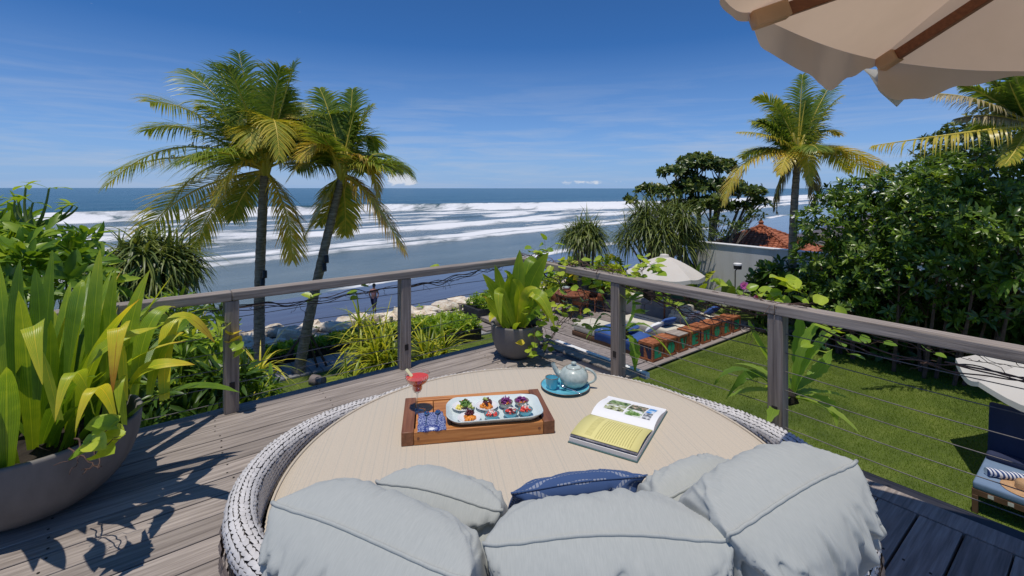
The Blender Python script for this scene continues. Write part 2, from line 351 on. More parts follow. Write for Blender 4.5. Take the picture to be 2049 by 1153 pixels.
M['teal'] = surf('teal_glaze', [(0.055, 0.26, 0.34), (0.10, 0.37, 0.46), (0.16, 0.45, 0.52)], 0.2, 9, bump=0, coat=0.5, rand=0.04)
M['brownrim'] = surf('brown_glaze_rim', [(0.09, 0.06, 0.045), (0.16, 0.115, 0.09)], 0.3, 30, bump=0, coat=0.4)
M['greybowl'] = surf('speckled_grey_glaze', [(0.22, 0.215, 0.20), (0.36, 0.35, 0.325)], 0.35, 60, bump=0.1, coat=0.2)
def plain(name, c, rough=0.5, **k): return surf(name, [tuple(x * 0.85 for x in c), tuple(min(1, x * 1.1) for x in c)], rough, 22, bump=k.pop('bump', 0.15), rand=k.pop('rand', 0.06), **k)
M['carrot'] = plain('orange_vegetable', (0.62, 0.20, 0.025), 0.35)
M['melon'] = plain('red_melon', (0.62, 0.06, 0.045), 0.3)
M['cabbage'] = plain('purple_cabbage', (0.17, 0.03, 0.15), 0.4)
M['corn'] = plain('yellow_corn', (0.72, 0.52, 0.13), 0.4)
M['leafy'] = plain('green_garnish', (0.08, 0.16, 0.03), 0.45)
M['lime'] = plain('pale_green_garnish', (0.36, 0.42, 0.12), 0.45)
M['maroon'] = plain('dark_red_onion', (0.075, 0.012, 0.02), 0.4)
M['pinkf'] = plain('pale_flake', (0.72, 0.55, 0.5), 0.5)
M['tomato'] = plain('red_pepper', (0.55, 0.03, 0.03), 0.3)
M['terrac'] = plain('wall_ochre', (0.3, 0.18, 0.09), 0.8)
M['flower'] = leafm('purple_petal', [(0.22, 0.03, 0.24), (0.42, 0.10, 0.45), (0.55, 0.2, 0.55)], 0.35, 0.5)
M['whitefl'] = leafm('white_petal', [(0.7, 0.68, 0.6), (0.8, 0.8, 0.76)], 0.25, 0.5, tcol=0.9)
# foliage
M['crinum'] = leafm('crinum_leaf', [(0.030, 0.068, 0.008), (0.085, 0.15, 0.014), (0.20, 0.25, 0.022), (0.42, 0.33, 0.035), (0.22, 0.075, 0.02)], 0.36, 0.33, 0.45, 1.45, vein=34.0)
M['palm'] = leafm('coconut_leaflet', [(0.024, 0.050, 0.012), (0.062, 0.105, 0.020), (0.135, 0.165, 0.030), (0.33, 0.265, 0.050), (0.24, 0.15, 0.06)], 0.36, 0.36, 0.5, 1.3)
M['deadpalm'] = leafm('dry_palm_leaflet', [(0.035, 0.026, 0.018), (0.11, 0.085, 0.06), (0.3, 0.25, 0.19)], 0.2, 0.6, 0.3, 1.0)
M['rachis'] = leafm('palm_rachis', [(0.16, 0.15, 0.03), (0.36, 0.27, 0.05)], 0.0, 0.45)
M['pandan'] = leafm('pandanus_leaf', [(0.022, 0.036, 0.010), (0.060, 0.084, 0.024), (0.135, 0.155, 0.045), (0.22, 0.17, 0.09)], 0.22, 0.42, 0.45, 1.2)
M['bush'] = leafm('glossy_bush_leaf', [(0.014, 0.030, 0.007), (0.038, 0.072, 0.013), (0.095, 0.145, 0.025), (0.22, 0.24, 0.05)], 0.30, 0.30, 0.55, 1.35)
M['almond'] = leafm('almond_tree_leaf', [(0.016, 0.030, 0.008), (0.045, 0.070, 0.014), (0.10, 0.115, 0.026), (0.26, 0.10, 0.03)], 0.25, 0.36, 0.5, 1.3)
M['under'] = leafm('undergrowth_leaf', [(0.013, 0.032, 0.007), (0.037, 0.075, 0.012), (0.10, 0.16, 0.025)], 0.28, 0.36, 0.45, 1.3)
M['light'] = leafm('young_shrub_leaf', [(0.040, 0.085, 0.010), (0.10, 0.165, 0.018), (0.20, 0.26, 0.030), (0.30, 0.28, 0.05)], 0.36, 0.36, 0.45, 1.4)
M['fern'] = leafm('fern_frond', [(0.045, 0.10, 0.018), (0.12, 0.195, 0.035), (0.23, 0.29, 0.07)], 0.5, 0.4, 0.4, 1.35, vein=26.0)
M['flax'] = leafm('flax_blade', [(0.055, 0.085, 0.012), (0.15, 0.185, 0.020), (0.34, 0.31, 0.030), (0.45, 0.30, 0.10)], 0.32, 0.4, 0.45, 1.35)
M['vine'] = leafm('vine_leaf', [(0.055, 0.115, 0.014), (0.13, 0.20, 0.024), (0.25, 0.30, 0.045), (0.50, 0.32, 0.04)], 0.38, 0.36, 0.45, 1.4)
M['stalk'] = leafm('green_stalk', [(0.05, 0.08, 0.02), (0.12, 0.15, 0.04)], 0.1, 0.5)
M['grass'] = leafm('lawn_blade', [(0.034, 0.062, 0.008), (0.074, 0.114, 0.013), (0.130, 0.165, 0.021)], 0.30, 0.6, 0.12, 1.3)
# ================================================================== THE SETTING
LZ = -2.65                                                                            # lawn level, one storey below the terrace
# ---- ground under garden and neighbour's plot
g = MB(); g.box(AB(12, 16, LZ - 3.0), (90, 52, 5.99), Matrix.Rotation(YAW, 3, 'Z'))
M['lawnbase'] = surf('turf', [(0.045, 0.070, 0.010), (0.078, 0.110, 0.016), (0.112, 0.140, 0.024)], 0.9, 1.3, bump=0.6, bscale=60, bdist=0.02, rand=0, detail=9)
struct(g.build('lawn', M['lawnbase'], smooth=False))

# ---- sea, built on its own shore grid: u along the beach, v out from it
SD = Vector((0.68, 0.733, 0)).normalized(); SEAZ = -6.6
sang = math.atan2(SD.y, SD.x)
vr = np.concatenate([np.arange(30, 66, 0.45), np.arange(66, 200, 0.9), 200 * 1.07 ** np.arange(0, 78)])
uc = np.concatenate([-120 - 25 * 1.13 ** np.arange(45, -1, -1), np.arange(-118, 250, 1.3), 255 + 25 * 1.13 ** np.arange(0, 45)])
U, Vv = np.meshgrid(uc, vr)
def shore_shift(u, amp, k, seed): return (fbm(u * k, u * 0 + 3.3, 4, seed) - 0.5) * 2 * amp
vb = 157 - 0.55 * np.clip(U - 88, 0, 120) + shore_shift(U, 4.5, 0.05, 3)            # the outer breaker
l1 = 58 + shore_shift(U, 1.3, 0.12, 5); l1b = 62.8 + shore_shift(U, 1.6, 0.09, 6) ; l2 = 80 + shore_shift(U, 3.2, 0.06, 7) - 0.04 * np.clip(U - 60, 0, 90)
l3 = 101 + shore_shift(U, 5, 0.05, 17); sw = 37 + shore_shift(U, 2.2, 0.08, 8)
def bore(v0, front, back):                                                           # sharp landward front, long tail behind
    d = Vv - v0; return np.where(d < 0, np.exp(-(d / front) ** 2), np.exp(-(d / back) ** 2))
brk = sstep(0.30, 0.55, fbm(U * 0.022 + 1.7, U * 0 + 9.1, 3, 21))                     # along-crest breaking strength
brk = np.maximum(brk * 0.75, np.maximum(sstep(45, 10, U), sstep(150, 185, U)))
brk = np.maximum(brk, 0.35)
H = 2.3 * bore(vb + 2.0, 3.0, 6.0) + 0.65 * bore(l2, 1.4, 4.2) * sstep(0.2, 0.5, fbm(U * 0.04, U * 0, 3, 31)) + 0.30 * bore(l1, 0.5, 1.6) + 0.26 * bore(l1b, 0.5, 2.0) + 0.3 * bore(l3, 1.0, 4)
far = sstep(150, 240, Vv)
H = H + far * 0.55 * np.sin((Vv + shore_shift(U, 14, 0.012, 41)) / 9.5) * np.exp(-Vv / 2200) + far * 0.5 * (fbm(U * 0.03, Vv * 0.05, 4, 51) - 0.5) + 0.12 * (fbm(U * 0.25, Vv * 0.5, 3, 61) - 0.5) * sstep(45, 60, Vv)
foam = 0.95 * bore(vb, 5.0, 2.6) * (0.30 + 0.78 * brk) + 0.80 * bore(l1 - 0.2, 1.1, 2.6) + 0.85 * bore(l1b - 0.2, 1.2, 3.6) + 0.95 * bore(l2 - 0.6, 2.2, 6.5) * (0.55 + 0.6 * fbm(U * 0.05, U * 0, 3, 71)) + 0.40 * bore(l3, 2.6, 8) * sstep(0.38, 0.6, fbm(U * 0.035, U * 0, 3, 72))
foam = foam + 0.72 * bore(sw, 0.7, 2.0) * sstep(0.2, 0.5, fbm(U * 0.06, U * 0, 3, 73)) + 0.8 * bore(48.5 + shore_shift(U, 1, .1, 9), 0.5, 1.2) * sstep(95, 102, U) * sstep(118, 108, U)
lace = sstep(0.42, 0.72, fbm(U * 0.07, Vv * 0.22, 5, 81)) * (sstep(78, 92, Vv) * (1 - sstep(vb - 8, vb + 3, Vv))) * (0.62 + 0.38 * sstep(40, 130, U)) + 0.30 * sstep(60, 64, Vv) * (1 - sstep(74, 80, Vv)) * sstep(0.5, 0.75, fbm(U * 0.1, Vv * 0.3, 4, 82))
gaps = 0.55 + 0.75 * sstep(0.25, 0.6, fbm(U * 0.045 + 5, Vv * 0.03, 4, 95))
foam = foam * gaps
foam = np.clip(foam + 0.84 * lace + 0.13 * sstep(60, 70, Vv) * (1 - sstep(vb - 4, vb + 2, Vv)), 0, 1.1)
foam = foam + 0.0 * far
nv, nu = U.shape
idx = np.arange(nv * nu).reshape(nv, nu)
F = np.stack([idx[:-1, :-1], idx[:-1, 1:], idx[1:, 1:], idx[1:, :-1]], -1).reshape(-1, 4)
depth = sstep(70, 210, Vv)
m, nt, b, out = base_mat('sea_water')
tc = N(nt, 'ShaderNodeTexCoord'); fa = N(nt, 'ShaderNodeAttribute', attribute_name='foam'); da = N(nt, 'ShaderNodeAttribute', attribute_name='deep')
mp = N(nt, 'ShaderNodeMapping'); mp.inputs['Scale'].default_value = (0.28, 1.0, 1.0); L(nt, tc.outputs['Object'], mp.inputs[0])
na = N(nt, 'ShaderNodeTexNoise', Scale=0.42, Detail=10.0, Roughness=0.74, Distortion=0.6); L(nt, mp.outputs[0], na.inputs['Vector'])
ff = MA(nt, 'ADD', fa.outputs['Fac'], MA(nt, 'MULTIPLY_ADD', na.outputs[0], 2.1, -1.10))
fm = RAMP(nt, ff, [(0.26, 0.0), (0.45, 0.5), (0.74, 1.0)])
mp2 = N(nt, 'ShaderNodeMapping'); mp2.inputs['Scale'].default_value = (0.05, 0.12, 1); L(nt, tc.outputs['Object'], mp2.inputs[0])
nb = N(nt, 'ShaderNodeTexNoise', Scale=1.0, Detail=6.0, Roughness=0.6); L(nt, mp2.outputs[0], nb.inputs['Vector'])
shal = RAMP(nt, nb.outputs[0], [(0.35, (0.105, 0.15, 0.165)), (0.65, (0.17, 0.215, 0.22))])
dp = RAMP(nt, nb.outputs[0], [(0.35, (0.010, 0.062, 0.085)), (0.65, (0.020, 0.092, 0.118))])
wc = MIXC(nt, da.outputs['Fac'], shal, dp)
L(nt, MIXC(nt, fm, wc, (0.80, 0.81, 0.82)), b.inputs['Base Color'])
L(nt, MA(nt, 'MULTIPLY_ADD', fm, 0.65, 0.22), b.inputs['Roughness']); b.inputs['IOR'].default_value = 1.33; b.inputs['Specular IOR Level'].default_value = 0.4
mp3 = N(nt, 'ShaderNodeMapping'); mp3.inputs['Scale'].default_value = (0.5, 1.4, 1); L(nt, tc.outputs['Object'], mp3.inputs[0])
nc = N(nt, 'ShaderNodeTexNoise', Scale=1.1, Detail=7.0, Roughness=0.65); L(nt, mp3.outputs[0], nc.inputs['Vector'])
bp = N(nt, 'ShaderNodeBump', Strength=0.55, Distance=0.35); L(nt, nc.outputs[0], bp.inputs['Height']); L(nt, bp.outputs[0], b.inputs['Normal'])
sea = big('sea', np.stack([U, Vv, H], -1).reshape(-1, 3), F, m, extra={'foam': foam.ravel(), 'deep': depth.ravel()})
sea.rotation_euler = (0, 0, sang); sea.location = (0, 0, SEAZ); struct(sea)

# ---- wet volcanic beach
us = np.linspace(-320, 420, 371); vs_ = np.linspace(4, 47, 64); Us, Vs = np.meshgrid(us, vs_)
Zs = -5.75 - (Vs - 4) * 0.0262 + 0.05 * (fbm(Us * 0.06, Vs * 0.25, 4, 91) - 0.5)
ids = np.arange(Us.size).reshape(Us.shape)
Fs = np.stack([ids[:-1, :-1], ids[:-1, 1:], ids[1:, 1:], ids[1:, :-1]], -1).reshape(-1, 4)
m, nt, b, out = base_mat('wet_black_sand')
tc = N(nt, 'ShaderNodeTexCoord'); mp = N(nt, 'ShaderNodeMapping'); mp.inputs['Scale'].default_value = (0.16, 0.6, 1); L(nt, tc.outputs['Object'], mp.inputs[0])
na = N(nt, 'ShaderNodeTexNoise', Scale=0.6, Detail=7.0, Roughness=0.6); L(nt, mp.outputs[0], na.inputs['Vector'])
spv = N(nt, 'ShaderNodeSeparateXYZ'); L(nt, tc.outputs['Object'], spv.inputs[0])
dry = MA(nt, 'MULTIPLY', MA(nt, 'SUBTRACT', MA(nt, 'ADD', 17.5, MA(nt, 'MULTIPLY', na.outputs[0], 6.0)), spv.outputs[1]), 0.35, clamp=True)
L(nt, MIXC(nt, dry, RAMP(nt, na.outputs[0], [(0.3, (0.075, 0.070, 0.088)), (0.7, (0.115, 0.108, 0.125))]), (0.115, 0.098, 0.090)), b.inputs['Base Color'])
L(nt, MA(nt, 'ADD', MA(nt, 'MULTIPLY_ADD', na.outputs[0], 0.10, 0.06), MA(nt, 'MULTIPLY', dry, 0.6)), b.inputs['Roughness'])
b.inputs['IOR'].default_value = 1.5
n9 = N(nt, 'ShaderNodeTexNoise', Scale=1.2, Detail=5.0); L(nt, mp.outputs[0], n9.inputs['Vector'])
bp = N(nt, 'ShaderNodeBump', Strength=0.16, Distance=0.2); L(nt, n9.outputs[0], bp.inputs['Height']); L(nt, bp.outputs[0], b.inputs['Normal'])
sand = big('beach', np.stack([Us, Vs, Zs], -1).reshape(-1, 3), Fs, m); sand.rotation_euler = (0, 0, sang); struct(sand)

# ---- a low headland on the far coast
hm = MB(); n = 24
prof = [0.15, 0.5, 0.8, 0.65, 0.9, 1.0, 0.85, 0.95, 0.7, 0.75, 0.5, 0.4, 0.3, 0.22, 0.3, 0.2, 0.15, 0.1, 0.12, 0.08, 0.06, 0.05, 0.03, 0.0]
pts = [Vector((2450 + 60 * i, 4300 - 14 * i, SEAZ)) for i in range(n)]
vs2 = []
for p, h in zip(pts, reversed(prof)): vs2 += [p + Vector((0, -60, -2)), p + Vector((0, 0, 58 * h)), p + Vector((0, 160, -2))]
hm.add(vs2, [(i * 3 + k, i * 3 + 3 + k, i * 3 + 4 + k, i * 3 + 1 + k) for i in range(n - 1) for k in (0, 1)])
M['hill'] = surf('wooded_headland', [(0.05, 0.09, 0.12), (0.07, 0.12, 0.14)], 0.9, 0.02, bump=0)
struct(hm.build('headland', M['hill']))

# ---- coral rock sea wall: each stone its own piece
rockm = []
for k in range(7):
    bm = bmesh.new(); bmesh.ops.create_icosphere(bm, subdivisions=2, radius=1.0)
    for v in bm.verts:
        p = v.co.copy(); q = p * 1.3 + Vector((k * 7.1, 0, 0))
        d = 1 + 0.34 * mnoise.noise(q) + 0.12 * mnoise.noise(q * 2.7)
        v.co = Vector((max(-0.78, min(0.78, p.x * d)), max(-0.74, min(0.74, p.y * d)), max(-0.66, min(0.62, p.z * d))))
    me = bpy.data.meshes.new('rock'); bm.to_mesh(me); bm.free(); me.materials.append(M['rock']); me.shade_smooth(); me.set_sharp_from_angle(angle=R(38)); rockm.append(me)
rw = thing('rock_revetment', 'long bank of cream coral stones between the garden and the dark beach', 'sea wall', AB(0, -10.7, LZ))
a = -7.5
cnt = 0
while a < 16.5:
    for r_, (b0, z0) in enumerate(((-9.75, -0.02), (-10.3, 0.08), (-10.85, 0.04), (-11.4, -0.22))):
        s = random.uniform(0.21, 0.42); aa = a + random.uniform(-0.15, 0.15)
        p = AB(aa, b0 + random.uniform(-0.15, 0.15), LZ + z0 + random.uniform(-0.06, 0.12))
        if cnt < 290: inst(random.choice(rockm), 'stone', rw, p - rw.location, (random.uniform(-0.3, 0.3), random.uniform(-0.3, 0.3), random.uniform(0, 6)), (s * random.uniform(0.9, 1.35), s, s * random.uniform(0.6, 0.85))); cnt += 1
    a += 0.37
# ---- low timber kerb between stones and planting, with short stakes
kb = thing('timber_kerb', 'low weathered timber edging board with short stakes in front of the stones', 'edging', AB(0, -9.35, LZ))
for i in range(10):
    q = MB(); q.box((-7 + i * 2.4 + 1.2, 0, 0.13), (2.385, 0.05, 0.30)); o = q.build('board', M['lowdeck'], kb, bevel=0.006); o.rotation_euler = (0, 0, YAW)
    q = MB(); q.box((-7 + i * 2.4 + 0.1, 0.07, 0.2), (0.09, 0.08, 0.5)); o = q.build('stake', M['post'], kb, bevel=0.006); o.rotation_euler = (0, 0, YAW)
# ---- paved garden path of separate slabs
pth = bpy.data.objects.new('path', None); COL.objects.link(pth); pth.location = AB(0, -7.95, LZ + 0.002); pth.rotation_euler = (0, 0, YAW); struct(pth)
q = MB(); q.box((0, 0, 0.02), (0.235, 0.98, 0.05)); pv = q.build('paver', M['paver'], pth, bevel=0.006); pv.location = (-5.2, 0, 0)
for i in range(1, 42):
    inst(pv.data, 'paver', pth, (-5.2 + i * 0.25, random.uniform(-0.006, 0.006), random.uniform(-0.004, 0.004)), (0, 0, random.uniform(-0.01, 0.01))).modifiers.new('bevel', 'BEVEL').width = 0.006
# timber steps from the path up to the garden deck
st = thing('garden_steps', 'three weathered timber steps beside the low planter on the garden deck edge', 'steps', AB(4.9, -8.0, LZ))
for i in range(3):
    for k in range(3):
        q = MB(); q.box((0.10 + i * 0.42, -0.34 + k * 0.34, 0.05 + i * 0.13 - 0.0), (0.41, 0.335, 0.10)); o = q.build('tread', M['lowdeck'], st, bevel=0.006); o.rotation_euler = (0, 0, YAW)

# ---- garden deck, boards running towards the house
ld = bpy.data.objects.new('garden_deck', None); COL.objects.link(ld); ld.location = AB(5.3, -2.85, LZ); ld.rotation_euler = (0, 0, YAW); struct(ld)
q = MB(); q.box((3.3, 3.55, 0.02), (6.6, 6.5, 0.03)); q.build('joist_bed', M['hole'], ld, smooth=False)
q = MB(); q.box((0, 0, 0), (0.122, 6.55, 0.03)); lp = q.build('plank', M['lowdeck'], ld, bevel=0.004); lp.location = (0.07, 3.62, 0.055)
for i in range(1, 50):
    o = inst(lp.data, 'plank', ld, (0.07 + i * 0.131, 3.62 + random.uniform(-0.01, 0.01), 0.055 + random.uniform(-0.002, 0.002)))
    o.modifiers.new('bevel', 'BEVEL').width = 0.004
for k in range(2):
    q = MB(); q.box((3.28, 0.08 + k * 0.145, 0.0555), (6.6, 0.138, 0.032)); q.build('edge_plank', M['lowdeck'], ld, bevel=0.004)

# ---- boundary wall of the garden and the neighbour's roof behind it
wl = thing('garden_wall', 'pale grey rendered boundary wall behind the planting below the red tiled roof', 'wall', AB(13.4, -5.4, LZ), rz=YAW)
q = MB(); q.box((0.12, -7.5, 1.10), (0.24, 16.2, 2.2)); q.build('wall_face', M['wall'], wl, smooth=False)
q = MB(); q.box((0.12, -7.5, 2.218), (0.32, 16.3, 0.035)); q.build('coping', M['white'], wl, bevel=0.006)
hs = thing('tiled_roof_house', 'low neighbouring house with a hipped terracotta tile roof behind the grey wall', 'house', (11.42, 22, LZ))
q = MB(); q.box((0, 0, 0.75), (3.6, 3.6, 1.5), Matrix.Rotation(R(45), 3, 'Z')); q.build('house_wall', M['wall'], hs, smooth=False)
ap = Vector((0, 0, 2.44)); cs = [Vector((0.1, -2.9, 1.42)), Vector((2.9, 0, 1.42)), Vector((0, 2.9, 1.42)), Vector((-2.9, 0, 1.42))]
q = MB(); q.add([ap] + cs + [c - Vector((0, 0, 0.08)) for c in cs], [(0, 2, 1)[::-1], (0, 3, 2)[::-1], (0, 4, 3)[::-1], (0, 1, 4)[::-1], (5, 6, 7, 8), (1, 2, 6, 5), (2, 3, 7, 6), (3, 4, 8, 7), (4, 1, 5, 8)])
rf = q.build('roof', M['tile'], hs, smooth=False)
q = MB()
for c0, c1 in ((cs[3], cs[0]), (cs[0], cs[1])):
    ex = (c1 - c0); wl_ = ex.length; ex = ex / wl_; mid = (c0 + c1) / 2; sl_ = ap - mid; Ls = sl_.length; es = sl_ / Ls; nn = ex.cross(es)
    if nn.z < 0: nn = -nn
    rows = 13
    for r_ in range(rows):
        f0 = r_ / rows; half = wl_ / 2 * (1 - f0 - 0.04); w = 0.19; k = int(half / w)
        for j in range(-k, k + 1):
            o = mid + ex * (j * w) + es * (f0 * Ls); l = Ls / rows * 1.12; vs3 = []
            for e, hh in ((0, 0.035 + random.uniform(0, 0.012)), (l, 0.012)):
                for s_, z_ in ((-0.088, 0.004), (-0.055, 0.042), (0, 0.06), (0.055, 0.042), (0.088, 0.004)): vs3.append(o + ex * s_ + es * e + nn * (z_ * 0.9 + hh))
            q.add(vs3, [(0, 1, 6, 5), (1, 2, 7, 6), (2, 3, 8, 7), (3, 4, 9, 8), (4, 3, 2, 1, 0)], random.random())
stuff(q.build('roof_tiles', M['tile'], hs))
for c in (cs[0], cs[1], cs[3]):
    q = MB(); n = 13
    for i in range(n):
        p0 = c.lerp(ap, i / n); p1 = c.lerp(ap, (i + 1.12) / n); q.tube([p0 + UP * 0.075, p1 + UP * 0.055], [0.085, 0.07], 7)
    q.build('hip_tiles', M['tile'], rf)
q = MB(); q.lathe([(0.0, 0), (0.13, 0), (0.16, 0.08), (0.09, 0.16), (0.12, 0.24), (0.05, 0.34), (0, 0.42)], 10, ap); q.build('finial', M['tile'], rf)

# ================================================================== UPPER TERRACE
dk = bpy.data.objects.new('terrace_deck', None); COL.objects.link(dk); dk.location = KC; dk.rotation_euler = (0, 0, YAW); struct(dk)
# local x = a (along the boards), local y = -b
q = MB(); q.box((-3.3, -3.1, -0.10), (6.6, 6.3, 0.12)); q.build('deck_frame', M['hole'], dk, smooth=False)
PW = 0.163; nail = MB()
for i in range(38):
    yb = 0.02 - i * PW; cuts = [-6.6] + ([random.uniform(-5.2, -4.2)] if i % 3 else [random.uniform(-2.0, -1.0)] if i % 2 else []) + [-0.205]
    for c0, c1 in zip(cuts[:-1], cuts[1:]):
        q = MB(); q.box((0, 0, 0), (c1 - c0 - 0.004, PW - random.uniform(0.006, 0.012), 0.03)); o = q.build('plank', M['deck'], dk, bevel=0.0035)
        o.location = ((c0 + c1) / 2, yb, -0.015 + random.uniform(-0.0015, 0.0015)); o.rotation_euler = (random.uniform(-0.004, 0.004), 0, random.uniform(-0.0008, 0.0008))
    for xx in (-0.62, -1.35, -2.08, -2.81, -3.54, -4.27):
        for dy in (-0.045, 0.045):
            c = Vector((xx + random.uniform(-0.012, 0.012), yb + dy, 0.0025)); nail.lathe([(0.0055, -0.003), (0.0055, 0.0), (0, 0.0004)], 6, c)
stuff(nail.build('screw_heads', M['hole'], dk))
for k in range(3):
    q = MB(); q.box((0, 0, 0), (0.142, 2.08, 0.032)); o = q.build('edge_plank', M['deck'], dk, bevel=0.004); o.rotation_euler = (0, 0, 0); o.location = (-0.125, 0.10 - 1.05 - k * 2.09, -0.0155)
q = MB(); q.box((0, -3.1, -0.045), (0.09, 6.3, 0.07)); q.build('edge_beam', M['darkedge'], dk, bevel=0.004)
q = MB(); q.box((-3.3, 0.128, -0.11), (6.6, 0.03, 0.16)); q.build('fascia_board', M['darkedge'], dk, bevel=0.004)
q = MB(); q.box((0.085, -3.1, -0.16), (0.06, 6.3, 0.22)); q.build('fascia_board', M['darkedge'], dk, bevel=0.004)
for k in range(2):
    q = MB(); q.box((0.139, -0.65, -0.0165), (0.174, 1.4, 0.032)) if k == 0 else q.box((-3.3 + 3.37, 0.075, -0.0165), (0.24, 0.036, 0.032)); q.build('edge_plank', M['deck'], dk, bevel=0.004)
q = MB(); q.box((0.262, -0.82, -0.03), (0.055, 1.16, 0.05)); q.build('white_capping', M['white'], dk, bevel=0.004)
# house storey carrying the terrace
hb = thing('terrace_house', 'lower storey under the timber terrace with plain pale walls', 'house', AB(-3.3, 3.3, LZ), rz=YAW)
q = MB(); q.box((0.6, -0.5, 1.21), (4.4, 4.6, 2.42)); q.build('house_wall', M['wall'], hb, smooth=False)

# ---- railings
RT = 0.862
def railing(name, label, along, posts, x0, x1):
    t = thing(name, label, 'railing', KC, rz=YAW)
    def P(d, off, z): return Vector((d, off, z)) if along == 'a' else Vector((off, -d, z))
    q = MB(); d = (x1 - x0, 0.105, 0.064) if along == 'a' else (0.105, x1 - x0, 0.064)
    # rail with a few butt joints, each length its own timber
    cuts = [x0] + [c for c in ((-2.69,) if along == 'a' else (2.58,)) if x0 < c < x1] + [x1]
    for c0, c1 in zip(cuts[:-1], cuts[1:]):
        q = MB(); dd = c1 - c0 - 0.003; q.box((0, 0, 0), (dd, 0.105, 0.064)); o = q.build('handrail', M['rail'], t, bevel=0.007, seg=3)
        o.location = P((c0 + c1) / 2, 0, RT - 0.032); o.rotation_euler = (0, 0, 0 if along == 'a' else math.pi / 2)
    for pd in posts:
        q = MB(); h = RT - 0.066; w = 0.046
        z1, z2, hw = 0.165, 0.225, 0.017
        q.box((0, 0, h / 2), (w * 2, w * 2, h)); o = q.build('post', M['post'], t, bevel=0.006); o.location = P(pd, 0, 0.0)
        sgn = -1
        for ax in ((0, -1),) if along == 'a' else ((-1, 0),):       # dark plate painting the shade of a square notch, terrace side
            r_ = MB(); c = Vector((ax[0] * (w + 0.0015), ax[1] * (w + 0.0015), 0.195)); dd = (0.034, 0.003, 0.052) if ax[1] else (0.003, 0.034, 0.052)
            r_.box(c, dd); r_.build('mortise_shade', M['hole'], o, smooth=False)
    for k in range(6):
        z = 0.09 + k * 0.118; q = MB(); nseg = 26; path = []
        for i in range(nseg + 1):
            d = x0 + (x1 - x0) * i / nseg; path.append(P(d, 0.0, z - 0.012 * math.sin(math.pi * ((d - x0) / 1.34 % 1.0))))
        q.tube(path, 0.0028, 5); q.build('cable', M['cable'], t)
    return t
railing('railing', 'weathered timber handrail on three posts with thin cables facing the beach', 'a', (-1.35, -2.69, -4.03), -4.75, -0.054)
railing('railing', 'weathered timber handrail with thin cables running down the lawn side', 'b', (0.0, 1.29, 2.58, 3.87, 5.16), -0.054, 6.0)
# ================================================================== ROUND DAYBED
BC = Vector((0.11, 1.96, 0)); MZ = 0.5
bed = thing('daybed', 'big round woven rattan daybed with a beige striped mattress', 'daybed', BC)
def rimz(th):                                                # th measured from the back (towards the house)
    ph = abs((th + math.pi) % (2 * math.pi) - math.pi); x = max(0.0, (R(128) - ph) / R(1)); return min(0.735, 0.472 + 0.0027 * x) - 0.004 * (x == 0)
def rim_pt(th, r, z):
    q = -math.pi / 2 + th; return Vector((r * math.cos(q), r * math.sin(q), z))
# solid core under the weave
NT = 128; prof_n = 14
q = MB(); vs = []
for i in range(NT):
    th = 2 * math.pi * i / NT; zt = rimz(th) - 0.012
    pr = [(1.026, 0.30), (1.026, zt - 0.036)] + [(1.062 - 0.036 * math.cos(a_), zt - 0.036 + 0.036 * math.sin(a_)) for a_ in [math.pi * k / 6 for k in range(1, 7)]] + [(1.096, zt - 0.1), (1.075, 0.30), (1.02, 0.05), (0.9, 0.05)]
    vs += [rim_pt(th, r, z) for r, z in pr]
k = len(pr)
q.add(vs, [(i * k + j, i * k + j + 1, ((i + 1) % NT) * k + j + 1, ((i + 1) % NT) * k + j) for i in range(NT) for j in range(k - 1)])
q.build('frame', M['core'], bed)
def stitch(mb, P, uw, vw, Nrm, lift, slant=0.0, var=0.0):    # one visible strand crossing: small raised lens
    g_ = []
    for a_ in (-1, 0, 1):
        for b_ in (-1, 0, 1):
            h = lift * (1 - 0.75 * abs(a_) - 0.35 * abs(b_) * (1 - abs(a_))); g_.append(P + uw * a_ * (1.0) + vw * (b_ * (1 - 0.38 * abs(a_)) + slant * a_) + Nrm * h)
    mb.add(g_, [(0, 3, 4, 1), (1, 4, 5, 2), (3, 6, 7, 4), (4, 7, 8, 5)], var)
rimw = MB(); inw = MB(); outw = MB(); stakes = MB()
n = 250
rows = 10
for r_ in range(rows):                                       # roll over the top, herringbone
    al = math.pi * (r_ + 0.5) / rows * 1.12 - 0.10
    for i in range(n):
        th = 2 * math.pi * (i + 0.5 * (r_ % 2) + random.uniform(-0.16, 0.16)) / n; zt = rimz(th) - 0.012; 
        def S(th_, al_): return rim_pt(th_, 1.062 - 0.039 * math.cos(al_), rimz(th_) - 0.048 + 0.039 * math.sin(al_))
        P = S(th, al); Tu = (S(th + 0.01, al) - S(th - 0.01, al)).normalized(); Tv = (S(th, al + 0.05) - S(th, al - 0.05)).normalized(); Nn = Tu.cross(Tv)
        if Nn.dot(P - rim_pt(th, 1.062, zt - 0.04)) < 0: Nn = -Nn
        stitch(rimw, P, Tu * 0.0155 * random.uniform(0.9, 1.12), Tv * random.uniform(0.0062, 0.0082), Nn, random.uniform(0.006, 0.0095), random.uniform(0.1, 0.5) * (1 if r_ % 2 else -1), random.random())
for r_ in range(15):                                         # inner wall
    z = 0.47 + 0.0175 * r_
    for i in range(n):
        th = 2 * math.pi * (i + 0.5 * (r_ % 2)) / n
        if z > rimz(th) - 0.040: continue
        P = rim_pt(th, 1.020, z); Tu = (rim_pt(th + 0.01, 1, z) - rim_pt(th - 0.01, 1, z)).normalized(); Nn = -rim_pt(th, 1, 0)
        stitch(inw, P, Tu * 0.0185, Vector((0, 0, 0.0076)), Nn, 0.009, 0, random.random())
